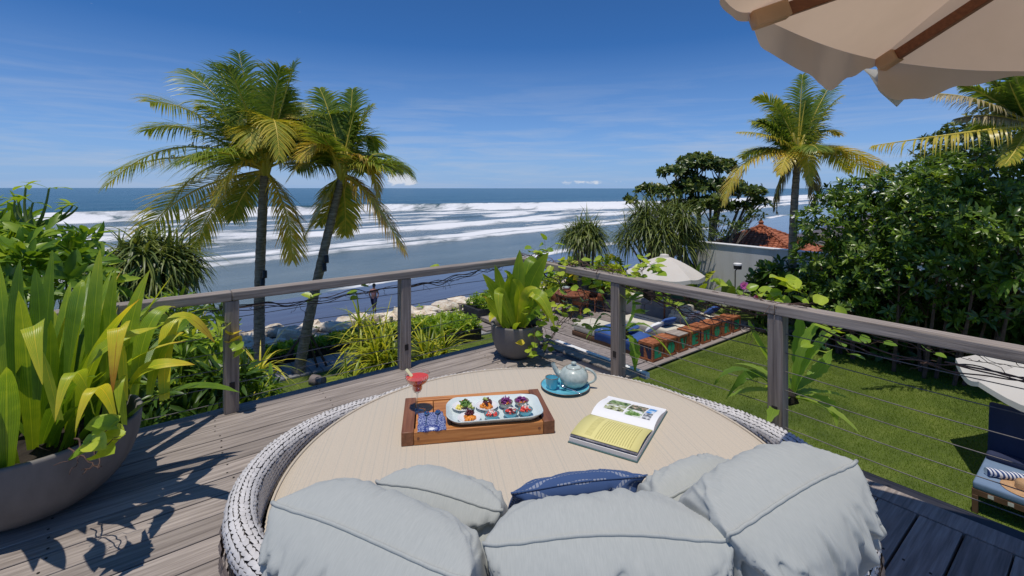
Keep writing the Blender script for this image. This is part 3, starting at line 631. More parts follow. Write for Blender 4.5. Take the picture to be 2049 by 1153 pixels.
for r_ in range(22):                                         # outer wall, coarser brown weave
    z = 0.07 + 0.031 * r_; nn_ = 110
    for i in range(nn_):
        th = 2 * math.pi * (i + 0.5 * (r_ % 2)) / nn_
        if z > rimz(th) - 0.075: continue
        rr = 1.02 + 0.085 * min(1, (z - 0.05) / 0.42)
        P = rim_pt(th, rr, z); Tu = (rim_pt(th + 0.01, rr, z) - rim_pt(th - 0.01, rr, z)).normalized(); Nn = rim_pt(th, 1, 0)
        stitch(outw, P, Tu * 0.034, Vector((0, 0, 0.0135)), Nn, 0.013, 0, random.random())
stuff(rimw.build('rim_weave', M['rattan'], bed, angle=180)); stuff(inw.build('inner_weave', M['rattanin'], bed, angle=180)); stuff(outw.build('outer_weave', M['rattanb'], bed, angle=180))
for i in range(6):
    q = MB(); th = 2 * math.pi * (i + 0.3) / 6; p = rim_pt(th, 0.86, 0); q.lathe([(0.03, 0), (0.035, 0.06)], 12, p); q.build('foot', M['black'], bed)
# mattress with woven stripes
m, nt, b, out = base_mat('beige_striped_outdoor_cloth')
tc = N(nt, 'ShaderNodeTexCoord'); mp = N(nt, 'ShaderNodeMapping'); mp.inputs['Rotation'].default_value = (0, 0, R(-9.5)); L(nt, tc.outputs['Object'], mp.inputs[0])
s3 = N(nt, 'ShaderNodeSeparateXYZ'); L(nt, mp.outputs[0], s3.inputs[0])
def stripes(freq, seed, lo, hi):
    n = N(nt, 'ShaderNodeTexNoise', Scale=1.0, Detail=2.0, Roughness=0.5); n.noise_dimensions = '1D'
    L(nt, MA(nt, 'MULTIPLY_ADD', s3.outputs[0], freq, seed), n.inputs['W']); return RAMP(nt, n.outputs[0], [(lo, 0.0), (hi, 1.0)])
sa, sb, sc_ = stripes(130, 3.1, 0.56, 0.66), stripes(60, 9.7, 0.45, 0.6), stripes(240, 1.0, 0.35, 0.65)
nz = N(nt, 'ShaderNodeTexNoise', Scale=160.0, Detail=2.0); L(nt, tc.outputs['Object'], nz.inputs['Vector'])
mp2 = N(nt, 'ShaderNodeMapping'); mp2.inputs['Scale'].default_value = (300, 420, 1); L(nt, mp.outputs[0], mp2.inputs[0])
nw = N(nt, 'ShaderNodeTexNoise', Scale=1.0, Detail=2.0); L(nt, mp2.outputs[0], nw.inputs['Vector'])
c = MIXC(nt, MA(nt, 'MULTIPLY', sb, 0.35), (0.585, 0.515, 0.415), (0.635, 0.535, 0.42))
c = MIXC(nt, MA(nt, 'MULTIPLY', sa, 0.40), c, (0.36, 0.37, 0.345))
c = MIXC(nt, MA(nt, 'MULTIPLY', RAMP(nt, nz.outputs[0], [(0.35, 0.0), (0.65, 1.0)]), 0.34), c, (0.43, 0.375, 0.295))
c = MIXC(nt, MA(nt, 'MULTIPLY', sc_, 0.08), c, (0.36, 0.325, 0.26))
c = MIXC(nt, MA(nt, 'MULTIPLY', RAMP(nt, nw.outputs[0], [(0.4, 0.0), (0.6, 1.0)]), 0.22), c, (0.64, 0.56, 0.45))
nl = N(nt, 'ShaderNodeTexNoise', Scale=2.4, Detail=3.0); L(nt, tc.outputs['Object'], nl.inputs['Vector'])
c = MIXC(nt, MA(nt, 'MULTIPLY', nl.outputs[0], 0.12), c, (0.53, 0.455, 0.36))
L(nt, c, b.inputs['Base Color']); b.inputs['Roughness'].default_value = 0.92; b.inputs['Specular IOR Level'].default_value = 0.15
n5 = N(nt, 'ShaderNodeTexNoise', Scale=3.0, Detail=2.0); L(nt, tc.outputs['Object'], n5.inputs['Vector'])
bp0 = N(nt, 'ShaderNodeBump', Strength=0.35, Distance=0.02); L(nt, n5.outputs[0], bp0.inputs['Height'])
bp = N(nt, 'ShaderNodeBump', Strength=0.35, Distance=0.0012); L(nt, nw.outputs[0], bp.inputs['Height']); L(nt, bp0.outputs[0], bp.inputs['Normal']); L(nt, bp.outputs[0], b.inputs['Normal'])
M['mattress'] = m
q = MB(); NR = 112; rings = [(0.0, 0.500), (0.25, 0.500), (0.5, 0.500), (0.75, 0.500), (0.90, 0.4995), (0.955, 0.496), (0.985, 0.489), (1.000, 0.478), (1.006, 0.46), (1.006, 0.30)]
q.lathe(rings[::-1], NR); q.build('mattress', M['mattress'], bed, angle=180)
q = MB(); q.tube([Vector((0.995 * math.cos(t), 0.995 * math.sin(t), 0.488)) for t in [2 * math.pi * i / 120 for i in range(121)]], 0.0055, 6, cap=False); q.build('piping', M['mattress'], bed, angle=180)

# ================================================================== CUSHIONS
def cloth(name, cols, fs=(0, 0, 0)):
    m, nt, b, out = base_mat(name); tc = N(nt, 'ShaderNodeTexCoord'); mp = N(nt, 'ShaderNodeMapping'); mp.inputs['Scale'].default_value = (420, 50, 50); L(nt, tc.outputs['Object'], mp.inputs[0])
    n = N(nt, 'ShaderNodeTexNoise', Scale=1.0, Detail=3.0); L(nt, mp.outputs[0], n.inputs['Vector'])
    n2 = N(nt, 'ShaderNodeTexNoise', Scale=5.0, Detail=3.0); L(nt, tc.outputs['Object'], n2.inputs['Vector'])
    c = RAMP(nt, n.outputs[0], [(0.3, cols[0]), (0.7, cols[1])]); c = MIXC(nt, MA(nt, 'MULTIPLY', n2.outputs[0], 0.2), c, tuple(x * 0.85 for x in cols[0]))
    L(nt, c, b.inputs['Base Color']); b.inputs['Roughness'].default_value = 0.92; b.inputs['Specular IOR Level'].default_value = 0.15; b.inputs['Sheen Weight'].default_value = 0.12
    n3 = N(nt, 'ShaderNodeTexNoise', Scale=9.0, Detail=2.0); L(nt, tc.outputs['Object'], n3.inputs['Vector'])
    bp0 = N(nt, 'ShaderNodeBump', Strength=0.22, Distance=0.012); L(nt, n3.outputs[0], bp0.inputs['Height'])
    bp = N(nt, 'ShaderNodeBump', Strength=0.12, Distance=0.0005); L(nt, n.outputs[0], bp.inputs['Height']); L(nt, bp0.outputs[0], bp.inputs['Normal']); L(nt, bp.outputs[0], b.inputs['Normal'])
    return m
M['aqua'] = cloth('pale_aqua_cushion_cloth', ((0.40, 0.42, 0.40), (0.452, 0.47, 0.446)))
m, nt, b, out = base_mat('blue_ribbed_cloth')
tc = N(nt, 'ShaderNodeTexCoord'); s3 = N(nt, 'ShaderNodeSeparateXYZ'); L(nt, tc.outputs['Object'], s3.inputs[0])
row = MA(nt, 'FRACT', MA(nt, 'MULTIPLY', s3.outputs[1], 62.0)); dash = MA(nt, 'FRACT', MA(nt, 'MULTIPLY', s3.outputs[0], 90.0))
lf = MA(nt, 'MULTIPLY', MA(nt, 'LESS_THAN', row, 0.24), MA(nt, 'LESS_THAN', dash, 0.7))
L(nt, MIXC(nt, MA(nt, 'MULTIPLY', lf, 0.5), (0.040, 0.085, 0.215), (0.45, 0.48, 0.53)), b.inputs['Base Color']); b.inputs['Roughness'].default_value = 0.9
bp = N(nt, 'ShaderNodeBump', Strength=0.5, Distance=0.003); L(nt, MA(nt, 'PINGPONG', MA(nt, 'MULTIPLY', s3.outputs[1], 62.0), 0.5), bp.inputs['Height']); L(nt, bp.outputs[0], b.inputs['Normal'])
M['bluerib'] = m

def cushion(name, label, Wd, Ht, Tk, loc, xdir, tilt, mat, seed, group=None, gather=1.0, ear=0.03, nu=140, nv=104, pw=4.4, cat='cushion', gfreq=26, bow=0.11, ex=0.40):
    X = Vector(xdir).normalized(); Fw = Vector((-X.y, X.x, 0)).normalized()              # Fw points away from the house
    Yv = (UP * math.cos(tilt) - Fw * math.sin(tilt)).normalized(); Z = X.cross(Yv)          # Z = towards the house side
    rot = Matrix((X, Yv, Z)).transposed()
    t = thing(name, label, cat, loc, group)
    us = np.sin(np.linspace(-1, 1, nu) * math.pi / 2) * 0.35 + np.linspace(-1, 1, nu) * 0.65; vs_ = np.sin(np.linspace(-1, 1, nv) * math.pi / 2) * 0.35 + np.linspace(-1, 1, nv) * 0.65
    Ug, Vg = np.meshgrid(us, vs_, indexing='ij'); q = MB(); Vall = []
    # outline: rounded sides, small pinched ears at the corners
    def outline(u, v):
        cor = (np.abs(u) ** 6) * (np.abs(v) ** 6)
        x = Wd / 2 * u * (1 - 0.055 * (np.abs(v) ** 2.2) * (1 - cor)) * (1 + ear * cor); y = Ht / 2 * v * (1 - bow * (np.abs(u) ** 2.6) * (1 - 0.6 * cor)) * (1 + ear * cor)
        y = y + 0.012 * np.sin(u * 2.3 + seed) * (v > 0) * v
        return x, y
    x, y = outline(Ug, Vg)
    thick = (np.clip((1 - np.abs(Ug) ** pw), 0, 1) ** ex) * (np.clip((1 - np.abs(Vg) ** pw), 0, 1) ** ex)
    de = np.minimum((1 - np.abs(Ug)) * Wd / 2, (1 - np.abs(Vg)) * Ht / 2)
    top = (1 - np.abs(Vg)) * Ht / 2; sid = (1 - np.abs(Ug)) * Wd / 2
    Vs = []
    rsq = np.random.default_rng(seed * 13 + 1); crl = []
    for _ in range(int(9 * gather) + 2):                                 # creases running down from the seam
        crl.append((rsq.uniform(-0.46, 0.46) * Wd, 0.5 * Ht * 0.98, rsq.normal(-math.pi / 2, 0.45), rsq.uniform(0.07, 0.24), rsq.uniform(0.004, 0.010), rsq.uniform(0.006, 0.014)))
    for cu in (-1, 1):
        for _ in range(int(6 * gather) + 1):                             # creases fanning out of the upper corners
            crl.append((cu * 0.485 * Wd, 0.43 * Ht, (-math.pi / 2 + cu * -0.75) + rsq.normal(0, 0.55), rsq.uniform(0.08, 0.26), rsq.uniform(0.006, 0.013), rsq.uniform(0.007, 0.015)))
        for _ in range(int(3 * gather)):                                 # and in from the sides
            crl.append((cu * 0.49 * Wd, rsq.uniform(-0.3, 0.3) * Ht, (math.pi if cu > 0 else 0) + rsq.normal(0, 0.4), rsq.uniform(0.06, 0.16), rsq.uniform(0.004, 0.009), rsq.uniform(0.007, 0.014)))
    for sg in (1, -1):
        z = sg * Tk / 2 * thick
        gw = (0.35 + 1.0 * np.abs(Ug) ** 2.4)
        def ridge(w): return 0.5 + 0.5 * np.cos(2 * np.pi * w)
        jt = fbm(Ug * 3 + seed, Vg * 3, 3, seed) * 1.6
        wr = gw * (ridge(Ug * gfreq / 3 + jt * 2.0 + sg * 0.3) ** 2 - 0.3) * np.exp(-top / 0.06) * sstep(0, 0.022, top)
        wr = wr + 0.22 * (0.35 + np.abs(Vg) ** 2) * (ridge(Vg * gfreq / 2.6 + jt * 2.2) ** 2 - 0.3) * np.exp(-sid / 0.06) * sstep(0, 0.022, sid)
        # longer soft folds that fan out of the corners
        for cu in (-1, 1):
            for cv_ in (-1, 1):
                dx, dy = (Ug - cu) * Wd / 2, (Vg - cv_) * Ht / 2; rr = np.sqrt(dx * dx + dy * dy) + 1e-6; an = np.arctan2(dy * cv_, dx * cu)
                wr = wr + 1.5 * (ridge(an * 3.1 + seed * 0.37 + cu * 0.2 + 0.5 * fbm(rr * 9, an * 2, 2, seed + 3)) ** 3 - 0.25) * np.exp(-((rr - 0.075) / 0.07) ** 2)
        fold = fbm(Ug * 1.5 + seed * 1.3, Vg * 2.0 + sg, 3, seed + 5) - 0.5
        fan = (ridge(Ug * 3.1 + 0.9 * Vg + fbm(Ug * 2, Vg * 2, 2, seed + 8) * 1.4) ** 3 - 0.25) * np.exp(-top / 0.14) * sstep(0.0, 0.05, top)
        cre = 0
        for (x0, y0, an0, ln0, am0, w0) in crl:
            ca, sa_ = math.cos(an0), math.sin(an0); rx, ry = Ug * Wd / 2 - x0, Vg * Ht / 2 - y0; al = rx * ca + ry * sa_; pe = -rx * sa_ + ry * ca + 0.35 * al * al * math.sin(x0 * 40) * 3
            prof = np.exp(-(pe / w0) ** 2) - 0.55 * np.exp(-((pe - 1.7 * w0) / (w0 * 1.3)) ** 2)
            cre = cre - 1.7 * am0 * prof * sstep(-0.01, 0.02, al) * (1 - sstep(0.35 * ln0, ln0, al))
        dz = sg * ((cre if sg > 0 else 0.25 * cre) * sstep(0, 0.015, de) + gather * 0.0095 * wr * (1.0 if sg > 0 else 0.45) + 0.040 * fold * sstep(0, 0.06, de) + gather * (0.014 if sg > 0 else 0.003) * fan)
        P = np.stack([x, y, z + dz * np.minimum(1.0, de / 0.004)], -1).reshape(-1, 3); Vs.append(P)
    V = np.concatenate(Vs); V = V @ np.array(rot).T
    ids = np.arange(nu * nv).reshape(nu, nv); A_, B_, C_, D_ = ids[:-1, :-1], ids[1:, :-1], ids[1:, 1:], ids[:-1, 1:]
    F1 = np.stack([A_, B_, C_, D_], -1).reshape(-1, 4); F2 = np.stack([D_, C_, B_, A_], -1).reshape(-1, 4) + nu * nv
    # object coordinates run along the cloth: build in local axes and rotate the part
    o = big('cover', V @ np.array(rot), np.concatenate([F1, F2]), mat, parent=t); o.rotation_euler = rot.to_euler()
    bm = bmesh.new(); bm.from_mesh(o.data); bmesh.ops.remove_doubles(bm, verts=bm.verts, dist=0.0004); bm.to_mesh(o.data); bm.free(); o.data.shade_smooth()
    per = []
    for a0, a1, f in ((-1, 1, lambda s_: (s_, -1)), (-1, 1, lambda s_: (1, s_)), (1, -1, lambda s_: (s_, 1)), (1, -1, lambda s_: (-1, s_))):
        for i in range(52):
            s_ = a0 + (a1 - a0) * i / 52; xx, yy = outline(np.array(f(s_)[0], float), np.array(f(s_)[1], float))
            per.append(Vector((float(xx), float(yy), gather * 0.0012 * math.sin(s_ * 34 + seed) * (0.2 + abs(s_) ** 3))))
    per.append(per[0]); q = MB(); q.tube(per, 0.0048 if gather > 0.3 else 0.0035, 6, cap=False); pi = q.build('piping', mat, o, angle=180)
    return t
cushion('back_cushion', 'large aqua grey back cushion nearest the left rim, below the smaller left cushion', 0.50, 0.41, 0.30, (-0.285, 1.085, 0.68), (0.915, -0.40, 0), R(24), M['aqua'], 3, 'back cushions along the daybed rim', 0.62)
cushion('back_cushion', 'large aqua grey middle cushion with gathered piping in front of the blue pillow', 0.52, 0.41, 0.30, (0.205, 1.09, 0.67), (1, 0.03, 0), R(22), M['aqua'], 8, 'back cushions along the daybed rim', 1.0)
cushion('back_cushion', 'plump creased aqua grey back cushion against the right rim by the railing', 0.52, 0.43, 0.32, (0.645, 1.225, 0.685), (0.86, 0.50, 0), R(26), M['aqua'], 14, 'back cushions along the daybed rim', 1.05)
cushion('scatter_cushion', 'smaller aqua grey cushion lying behind the left and middle back cushions', 0.37, 0.33, 0.19, (-0.185, 1.40, 0.615), (0.94, -0.30, 0), R(30), M['aqua'], 21, 'smaller aqua cushions', 0.8, nu=64, nv=48)
cushion('scatter_cushion', 'smaller aqua grey cushion half hidden behind the creased right back cushion', 0.36, 0.33, 0.19, (0.52, 1.46, 0.615), (0.86, 0.46, 0), R(32), M['aqua'], 27, 'smaller aqua cushions', 0.9, nu=64, nv=48)
cushion('lumbar_pillow', 'dark blue ribbed lumbar pillow with dashed pale stitching rows', 0.40, 0.27, 0.10, (0.185, 1.475, 0.635), (0.965, 0.2, 0), R(38), M['bluerib'], 33, None, 0.04, 0.04, nu=56, nv=36, pw=3.0, bow=0.03)

# ================================================================== TRAY
TY = R(9.6); tr_o = Vector((-0.168, 2.262, MZ)); Rt = Matrix.Rotation(TY, 3, 'Z')
def TW(x, y, z=0.0): return tr_o + Rt @ Vector((x, y, z))
tray = thing('serving_tray', 'oblong teak serving tray with slatted base holding platter, napkin and cocktail', 'tray', tr_o, rz=TY)
TWd, TDp = 0.672, 0.345
for sx in (-1, 1):
    q = MB(); q.box((sx * (TWd / 2 - 0.026), 0, 0.030), (0.052, TDp, 0.058)); q.build('end_rail', M['teakdark'], tray, bevel=0.003)
for sy in (-1, 1):
    q = MB(); q.box((0, sy * (TDp / 2 - 0.0175), 0.0295), (TWd - 0.106, 0.035, 0.056)); o = q.build('side_rail', M['teak'], tray, bevel=0.003)
    if sy < 0:
        for sx in (-1, 1):
            p_ = MB(); p_.lathe([(0.0062, 0), (0.0062, 0.0012), (0, 0.0013)], 12); pg_ = p_.build('peg', M['teakdark'], o); pg_.location = (sx * 0.265, sy * TDp / 2, 0.030); pg_.rotation_euler = (R(90), 0, 0)
for i in range(7):
    w = (TWd - 0.106 - 0.006) / 7; q = MB(); q.box((-(TWd - 0.106) / 2 + 0.003 + w * (i + 0.5), 0, 0.043), (w - 0.004, TDp - 0.074, 0.016)); q.build('slat', M['teak'], tray, bevel=0.0015)
q = MB(); q.box((0, 0, 0.012), (TWd - 0.11, TDp - 0.074, 0.01)); q.build('underside', M['teakdark'], tray)
SZ = MZ + 0.051                                              # top of the slats
def onTray(px, py, z=None): return PG(px, py, SZ if z is None else z)
# napkin
m, nt, b, out = base_mat('blue_floral_print')
tc = N(nt, 'ShaderNodeTexCoord'); vo = N(nt, 'ShaderNodeTexVoronoi', Scale=95.0); vo.feature = 'DISTANCE_TO_EDGE'; L(nt, tc.outputs['Object'], vo.inputs['Vector'])
n = N(nt, 'ShaderNodeTexNoise', Scale=130.0, Detail=3.0); L(nt, tc.outputs['Object'], n.inputs['Vector'])
ge = MA(nt, 'ADD', MA(nt, 'LESS_THAN', vo.outputs['Distance'], 0.07), RAMP(nt, n.outputs[0], [(0.55, 0.0), (0.6, 0.8)]), clamp=True)
s3 = N(nt, 'ShaderNodeSeparateXYZ'); L(nt, tc.outputs['Object'], s3.inputs[0])
dd = MA(nt, 'SQRT', MA(nt, 'ADD', MA(nt, 'POWER', s3.outputs[0], 2.0), MA(nt, 'POWER', MA(nt, 'ADD', s3.outputs[1], 0.074), 2.0)))
med = MA(nt, 'LESS_THAN', dd, 0.012); ring = MA(nt, 'MULTIPLY', MA(nt, 'GREATER_THAN', dd, 0.026), MA(nt, 'LESS_THAN', dd, 0.034))
c = MIXC(nt, MA(nt, 'MULTIPLY', ge, 0.75), (0.016, 0.036, 0.20), (0.42, 0.48, 0.66)); c = MIXC(nt, ring, c, (0.016, 0.036, 0.20)); c = MIXC(nt, med, c, (0.74, 0.76, 0.8))
L(nt, c, b.inputs['Base Color']); b.inputs['Roughness'].default_value = 0.9; M['napkin'] = m
nk = thing('napkin', 'folded blue floral napkin under two teaspoons on the tray', 'napkin', onTray(864, 845) + Vector((0, 0, 0.001)), rz=TY)
for k in range(2):
    q = MB(); g_ = []; nx, ny = 12, 16
    for i in range(nx + 1):
        for j in range(ny + 1):
            x, y = -0.061 + 0.122 * i / nx, -0.092 + 0.172 * j / ny
            if k == 0: x *= 0.985; y *= 0.985
            if i == nx and j > ny - 5: x -= 0.010
            g_.append((x + 0.0015 * math.sin(j * 1.1), y + 0.0015 * math.sin(i * 1.3), 0.0015 + k * 0.0035 + 0.0014 * math.sin(i * 0.9 + j * 0.7 + k) ** 2))
    q.add(g_, [(i * (ny + 1) + j, (i + 1) * (ny + 1) + j, (i + 1) * (ny + 1) + j + 1, i * (ny + 1) + j + 1) for i in range(nx) for j in range(ny)])
    o = q.build('fold', M['napkin'], nk); s = o.modifiers.new('solid', 'SOLIDIFY'); s.thickness = 0.0018; s.offset = 0
def spoon(name, label, loc, rz, Ln=0.105, group=None, pitch=0.0):
    t = thing(name, label, 'spoon', loc, group, rz)
    q = MB(); q.tube([Vector((0, -Ln / 2 + Ln * 0.7 * i / 8, 0.0035 + 0.003 * math.sin(i / 8 * 3.14))) for i in range(9)], [0.0042 - 0.0022 * math.sin(i / 8 * 3.0) for i in range(9)], 8, flat=0.42); q.build('handle', M['steel'], t, angle=180)
    q = MB(); g_ = []; 
    for i in range(9):
        for j in range(16):
            r_ = i / 8; a_ = 2 * math.pi * j / 16; g_.append((0.0125 * r_ * math.cos(a_), Ln * 0.34 + 0.0185 * r_ * math.sin(a_), 0.001 + 0.0062 * r_ * r_))
    q.add(g_, [(i * 16 + j, i * 16 + (j + 1) % 16, (i + 1) * 16 + (j + 1) % 16, (i + 1) * 16 + j) for i in range(8) for j in range(16)]); o = q.build('bowl', M['steel'], t, angle=180)
    s = o.modifiers.new('solid', 'SOLIDIFY'); s.thickness = 0.0014
    return t
spoon('teaspoon', 'left teaspoon of the pair on the blue napkin', onTray(853, 842) + Vector((0, 0, 0.0075)), TY + R(-2), 0.125, 'teaspoons on the napkin')
spoon('teaspoon', 'right teaspoon of the pair on the blue napkin', onTray(875, 839) + Vector((0, 0, 0.0075)), TY + R(-4), 0.125, 'teaspoons on the napkin')

# platter
pc = Vector((-0.083, 2.225, SZ)); PYW = R(8.5)
plat = thing('platter', 'long pale aqua ceramic platter with raised rim on the tray', 'platter', pc, rz=PYW)
def rrect(hx, hy, r_, n=8):
    o = []
    for cx_, cy_, a0 in ((hx - r_, hy - r_, 0), (-hx + r_, hy - r_, 90), (-hx + r_, -hy + r_, 180), (hx - r_, -hy + r_, 270)):
        for i in range(n + 1): a_ = R(a0 + 90 * i / n); o.append((cx_ + r_ * math.cos(a_), cy_ + r_ * math.sin(a_)))
    return o
q = MB(); lv = [(0.180, 0.084, 0.05, 0.001), (0.195, 0.098, 0.055, 0.004), (0.216, 0.118, 0.072, 0.026), (0.221, 0.123, 0.074, 0.033), (0.219, 0.121, 0.073, 0.0355), (0.214, 0.116, 0.071, 0.033), (0.196, 0.099, 0.060, 0.014), (0.187, 0.091, 0.056, 0.0105), (0.10, 0.03, 0.02, 0.0095)]
vs = []; kk = 36
for hx, hy, r_, z in lv:
    for i, (x, y) in enumerate(rrect(hx, hy, r_)): vs.append((x, y, z + (0.0025 * math.sin(i * 0.7) if z > 0.03 else 0)))
fs = [(i * kk + j, i * kk + (j + 1) % kk, (i + 1) * kk + (j + 1) % kk, (i + 1) * kk + j) for i in range(len(lv) - 1) for j in range(kk)] + [tuple(range(kk - 1, -1, -1)), tuple((len(lv) - 1) * kk + j for j in range(kk))]
q.add(vs, fs, 0, 0); q.m = [1 if i // kk in (0, 1) else 0 for i in range(len(q.f) - 2)] + [1, 0]
q.build('dish', [M['platter'], M['greybowl']], plat, angle=60)
PZ = SZ + 0.0105
blob = []
for k in range(4):
    bm = bmesh.new(); bmesh.ops.create_icosphere(bm, subdivisions=1, radius=1.0)
    for v in bm.verts: v.co *= 1 + 0.35 * mnoise.noise(v.co * 1.4 + Vector((k * 5.1, 0, 0)))
    blob.append(([v.co.copy() for v in bm.verts], [tuple(v.index for v in f.verts) for f in bm.faces])); bm.free()
def pieces(mb, rad, h, n, s, flat=0.7, c=(0, 0, 0), mi=0, stick=0.0):
    for _ in range(n):
        rr = rad * math.sqrt(random.random()); a_ = random.uniform(0, 6.28); z = h * (1 - (rr / rad) ** 2) * random.uniform(0.6, 1.05)
        vs, fs = random.choice(blob); ro = Matrix.Rotation(random.uniform(0, 6), 3, Vector((random.random(), random.random(), random.random() + 0.1)).normalized()); sc = s * random.uniform(0.75, 1.25)
        mb.add([ro @ Vector((p.x * sc * (1 + stick * 2), p.y * sc * (1 - stick * 0.5), p.z * sc * flat)) + Vector((rr * math.cos(a_) + c[0], rr * math.sin(a_) + c[1], z + c[2])) for p in vs], fs, 0, mi)
def dish(kind, label, px, py, foods, r_=None, group=None):
    p = PG(px, py, PZ + (0.012 if kind == 'plate' else 0.02)); p.z = PZ
    t = thing('white_saucer' if kind == 'plate' else 'dip_bowl', label, 'plate' if kind == 'plate' else 'bowl', p, group)
    if kind == 'plate':
        q = MB(); q.lathe([(0.028, 0.0), (0.03, 0.004), (0.050, 0.012), (0.0535, 0.0145), (0.0525, 0.016), (0.047, 0.0135), (0.032, 0.0085), (0.0, 0.0082)], 36); q.build('dish', M['whitegl'], t, angle=180); fr, z0 = 0.030, 0.011
    else:
        mt = M['greybowl'] if kind == 'grey' else M['teal']
        q = MB(); q.lathe([(0.017, 0.0), (0.019, 0.002), (0.030, 0.014), (0.0345, 0.027)], 30); q.lathe([(0.0318, 0.0275), (0.028, 0.016), (0.015, 0.006), (0.0, 0.005)], 30); q.build('body', mt, t, angle=180)
        q = MB(); q.lathe([(0.0345, 0.027), (0.0348, 0.0285), (0.0332, 0.0294), (0.0318, 0.0275)], 30); q.build('rim', M['brownrim'], t, angle=180); fr, z0 = 0.024, 0.018
    for nm, mat, rad, h, n, s, c, sk in foods:
        q = MB(); pieces(q, rad * fr, h, n, s, 0.75, (c[0] * fr, c[1] * fr, z0 + (c[2] if len(c) > 2 else 0)), 0, sk); q.build(nm, M[mat], t, angle=180)
G1, G2 = 'white saucers on the platter', 'small bowls on the platter'
dish('plate', 'white saucer with yellow corn, red pepper and green garnish on the platter', 927, 813, [('corn_salad', 'corn', 0.75, 0.012, 42, 0.0048, (-0.35, -0.45), 0), ('purple_shreds', 'cabbage', 0.8, 0.012, 22, 0.005, (0.45, 0.2), 0.6), ('pepper', 'tomato', 0.6, 0.02, 10, 0.006, (0.2, 0.4, 0.006), 0.3), ('herbs', 'leafy', 0.75, 0.02, 26, 0.0055, (0.3, 0.0, 0.012), 0.7)], group=G1)
dish('plate', 'white saucer of roast carrot with dark onion and lime wedge, near the grey bowls', 974, 812, [('carrot', 'carrot', 0.95, 0.012, 26, 0.0075, (0, -0.1), 0.2), ('onion', 'maroon', 0.7, 0.022, 14, 0.006, (0.2, 0.25, 0.01), 0.3), ('lime_wedge', 'lime', 0.45, 0.02, 9, 0.007, (-0.3, 0.4, 0.016), 0.3)], group=G1)
dish('plate', 'white saucer at the platter front with heaped orange carrot and dark onion', 939, 836, [('carrot', 'carrot', 0.95, 0.012, 26, 0.0075, (0, -0.1), 0.2), ('onion', 'maroon', 0.6, 0.026, 16, 0.0065, (0.1, 0.2, 0.012), 0.2), ('lime_wedge', 'lime', 0.4, 0.02, 8, 0.0065, (0.1, 0.3, 0.034), 0.3)], group=G1)
dish('grey', 'grey bowl with a tall heap of purple cabbage, beside the carrot saucer', 1011.5, 807, [('cabbage', 'cabbage', 0.95, 0.022, 40, 0.0058, (0, 0, 0.006), 0.6), ('carrot', 'carrot', 1.0, 0.008, 12, 0.006, (0.2, -0.3, 0.002), 0.2)], group=G2)
dish('grey', 'grey bowl of purple cabbage and carrot in the far corner of the platter', 1043.5, 804, [('cabbage', 'cabbage', 0.95, 0.016, 36, 0.0058, (0, 0.1, 0.006), 0.6), ('carrot', 'carrot', 1.0, 0.010, 14, 0.006, (0.1, -0.3, 0.002), 0.2)], group=G2)
for px, py, lb in ((984, 831, 'teal bowl of red melon next to the front white saucer'), (1021.5, 826, 'teal bowl of red melon with white flakes, middle of the three teal bowls'), (1051, 822, 'teal bowl of red melon closest to the right end of the platter')):
    dish('teal', lb, px, py, [('melon', 'melon', 0.95, 0.015, 22, 0.0075, (0, 0, 0.004), 0), ('flakes', 'pinkf', 0.7, 0.016, 14, 0.0042, (0.1, 0.1, 0.012), 0.5)], group=G2)

# cocktail
m, nt, b, out = base_mat('clear_glass'); nt.nodes.remove(b)
gl = N(nt, 'ShaderNodeBsdfGlass', Roughness=0.0, IOR=1.35); tp = N(nt, 'ShaderNodeBsdfTransparent'); fr = N(nt, 'ShaderNodeLayerWeight', Blend=0.35)
gs = N(nt, 'ShaderNodeBsdfGlossy', Roughness=0.02); mx = N(nt, 'ShaderNodeMixShader'); tp.inputs[0].default_value = (0.90, 0.92, 0.93, 1)
L(nt, MA(nt, 'MULTIPLY_ADD', fr.outputs['Facing'], 0.62, 0.05), mx.inputs[0]); L(nt, tp.outputs[0], mx.inputs[1]); L(nt, gs.outputs[0], mx.inputs[2]); L(nt, mx.outputs[0], out.inputs[0])
M['glass'] = m
m, nt, b, out = base_mat('red_juice'); b.inputs['Base Color'].default_value = (0.72, 0.065, 0.025, 1); b.inputs['Roughness'].default_value = 0.12; b.inputs['Subsurface Weight'].default_value = 0.25; b.inputs['Subsurface Radius'].default_value = (0.03, 0.006, 0.003); b.inputs['Coat Weight'].default_value = 0.3
M['juice'] = m
gc = onTray(835, 822)
ck = thing('cocktail_glass', 'stemmed margarita glass of red juice with a pale fruit stick on the tray', 'cocktail', gc)
q = MB(); q.lathe([(0.0, 0.0005), (0.040, 0.001), (0.041, 0.0025), (0.012, 0.0065), (0.0042, 0.014), (0.0038, 0.075), (0.006, 0.084), (0.017, 0.091), (0.0235, 0.104), (0.0245, 0.120), (0.030, 0.126), (0.048, 0.139), (0.0565, 0.158), (0.0575, 0.176)], 44); q.build('glass', M['glass'], ck, angle=180)
q = MB(); q.lathe([(0.0, 0.093), (0.015, 0.095), (0.0215, 0.105), (0.0228, 0.122), (0.029, 0.1285), (0.0465, 0.141), (0.0535, 0.158), (0.0530, 0.1595), (0.0, 0.1590)], 40); q.build('juice', M['juice'], ck, angle=50)
q = MB(); q.tube([(-0.028, 0.008, 0.158), (-0.056, 0.012, 0.190)], [0.0085, 0.0075], 8, flat=0.6); q.build('fruit_stick', M['lime2'] if 'lime2' in M else plain('pale_fruit', (0.62, 0.62, 0.34), 0.4), ck)

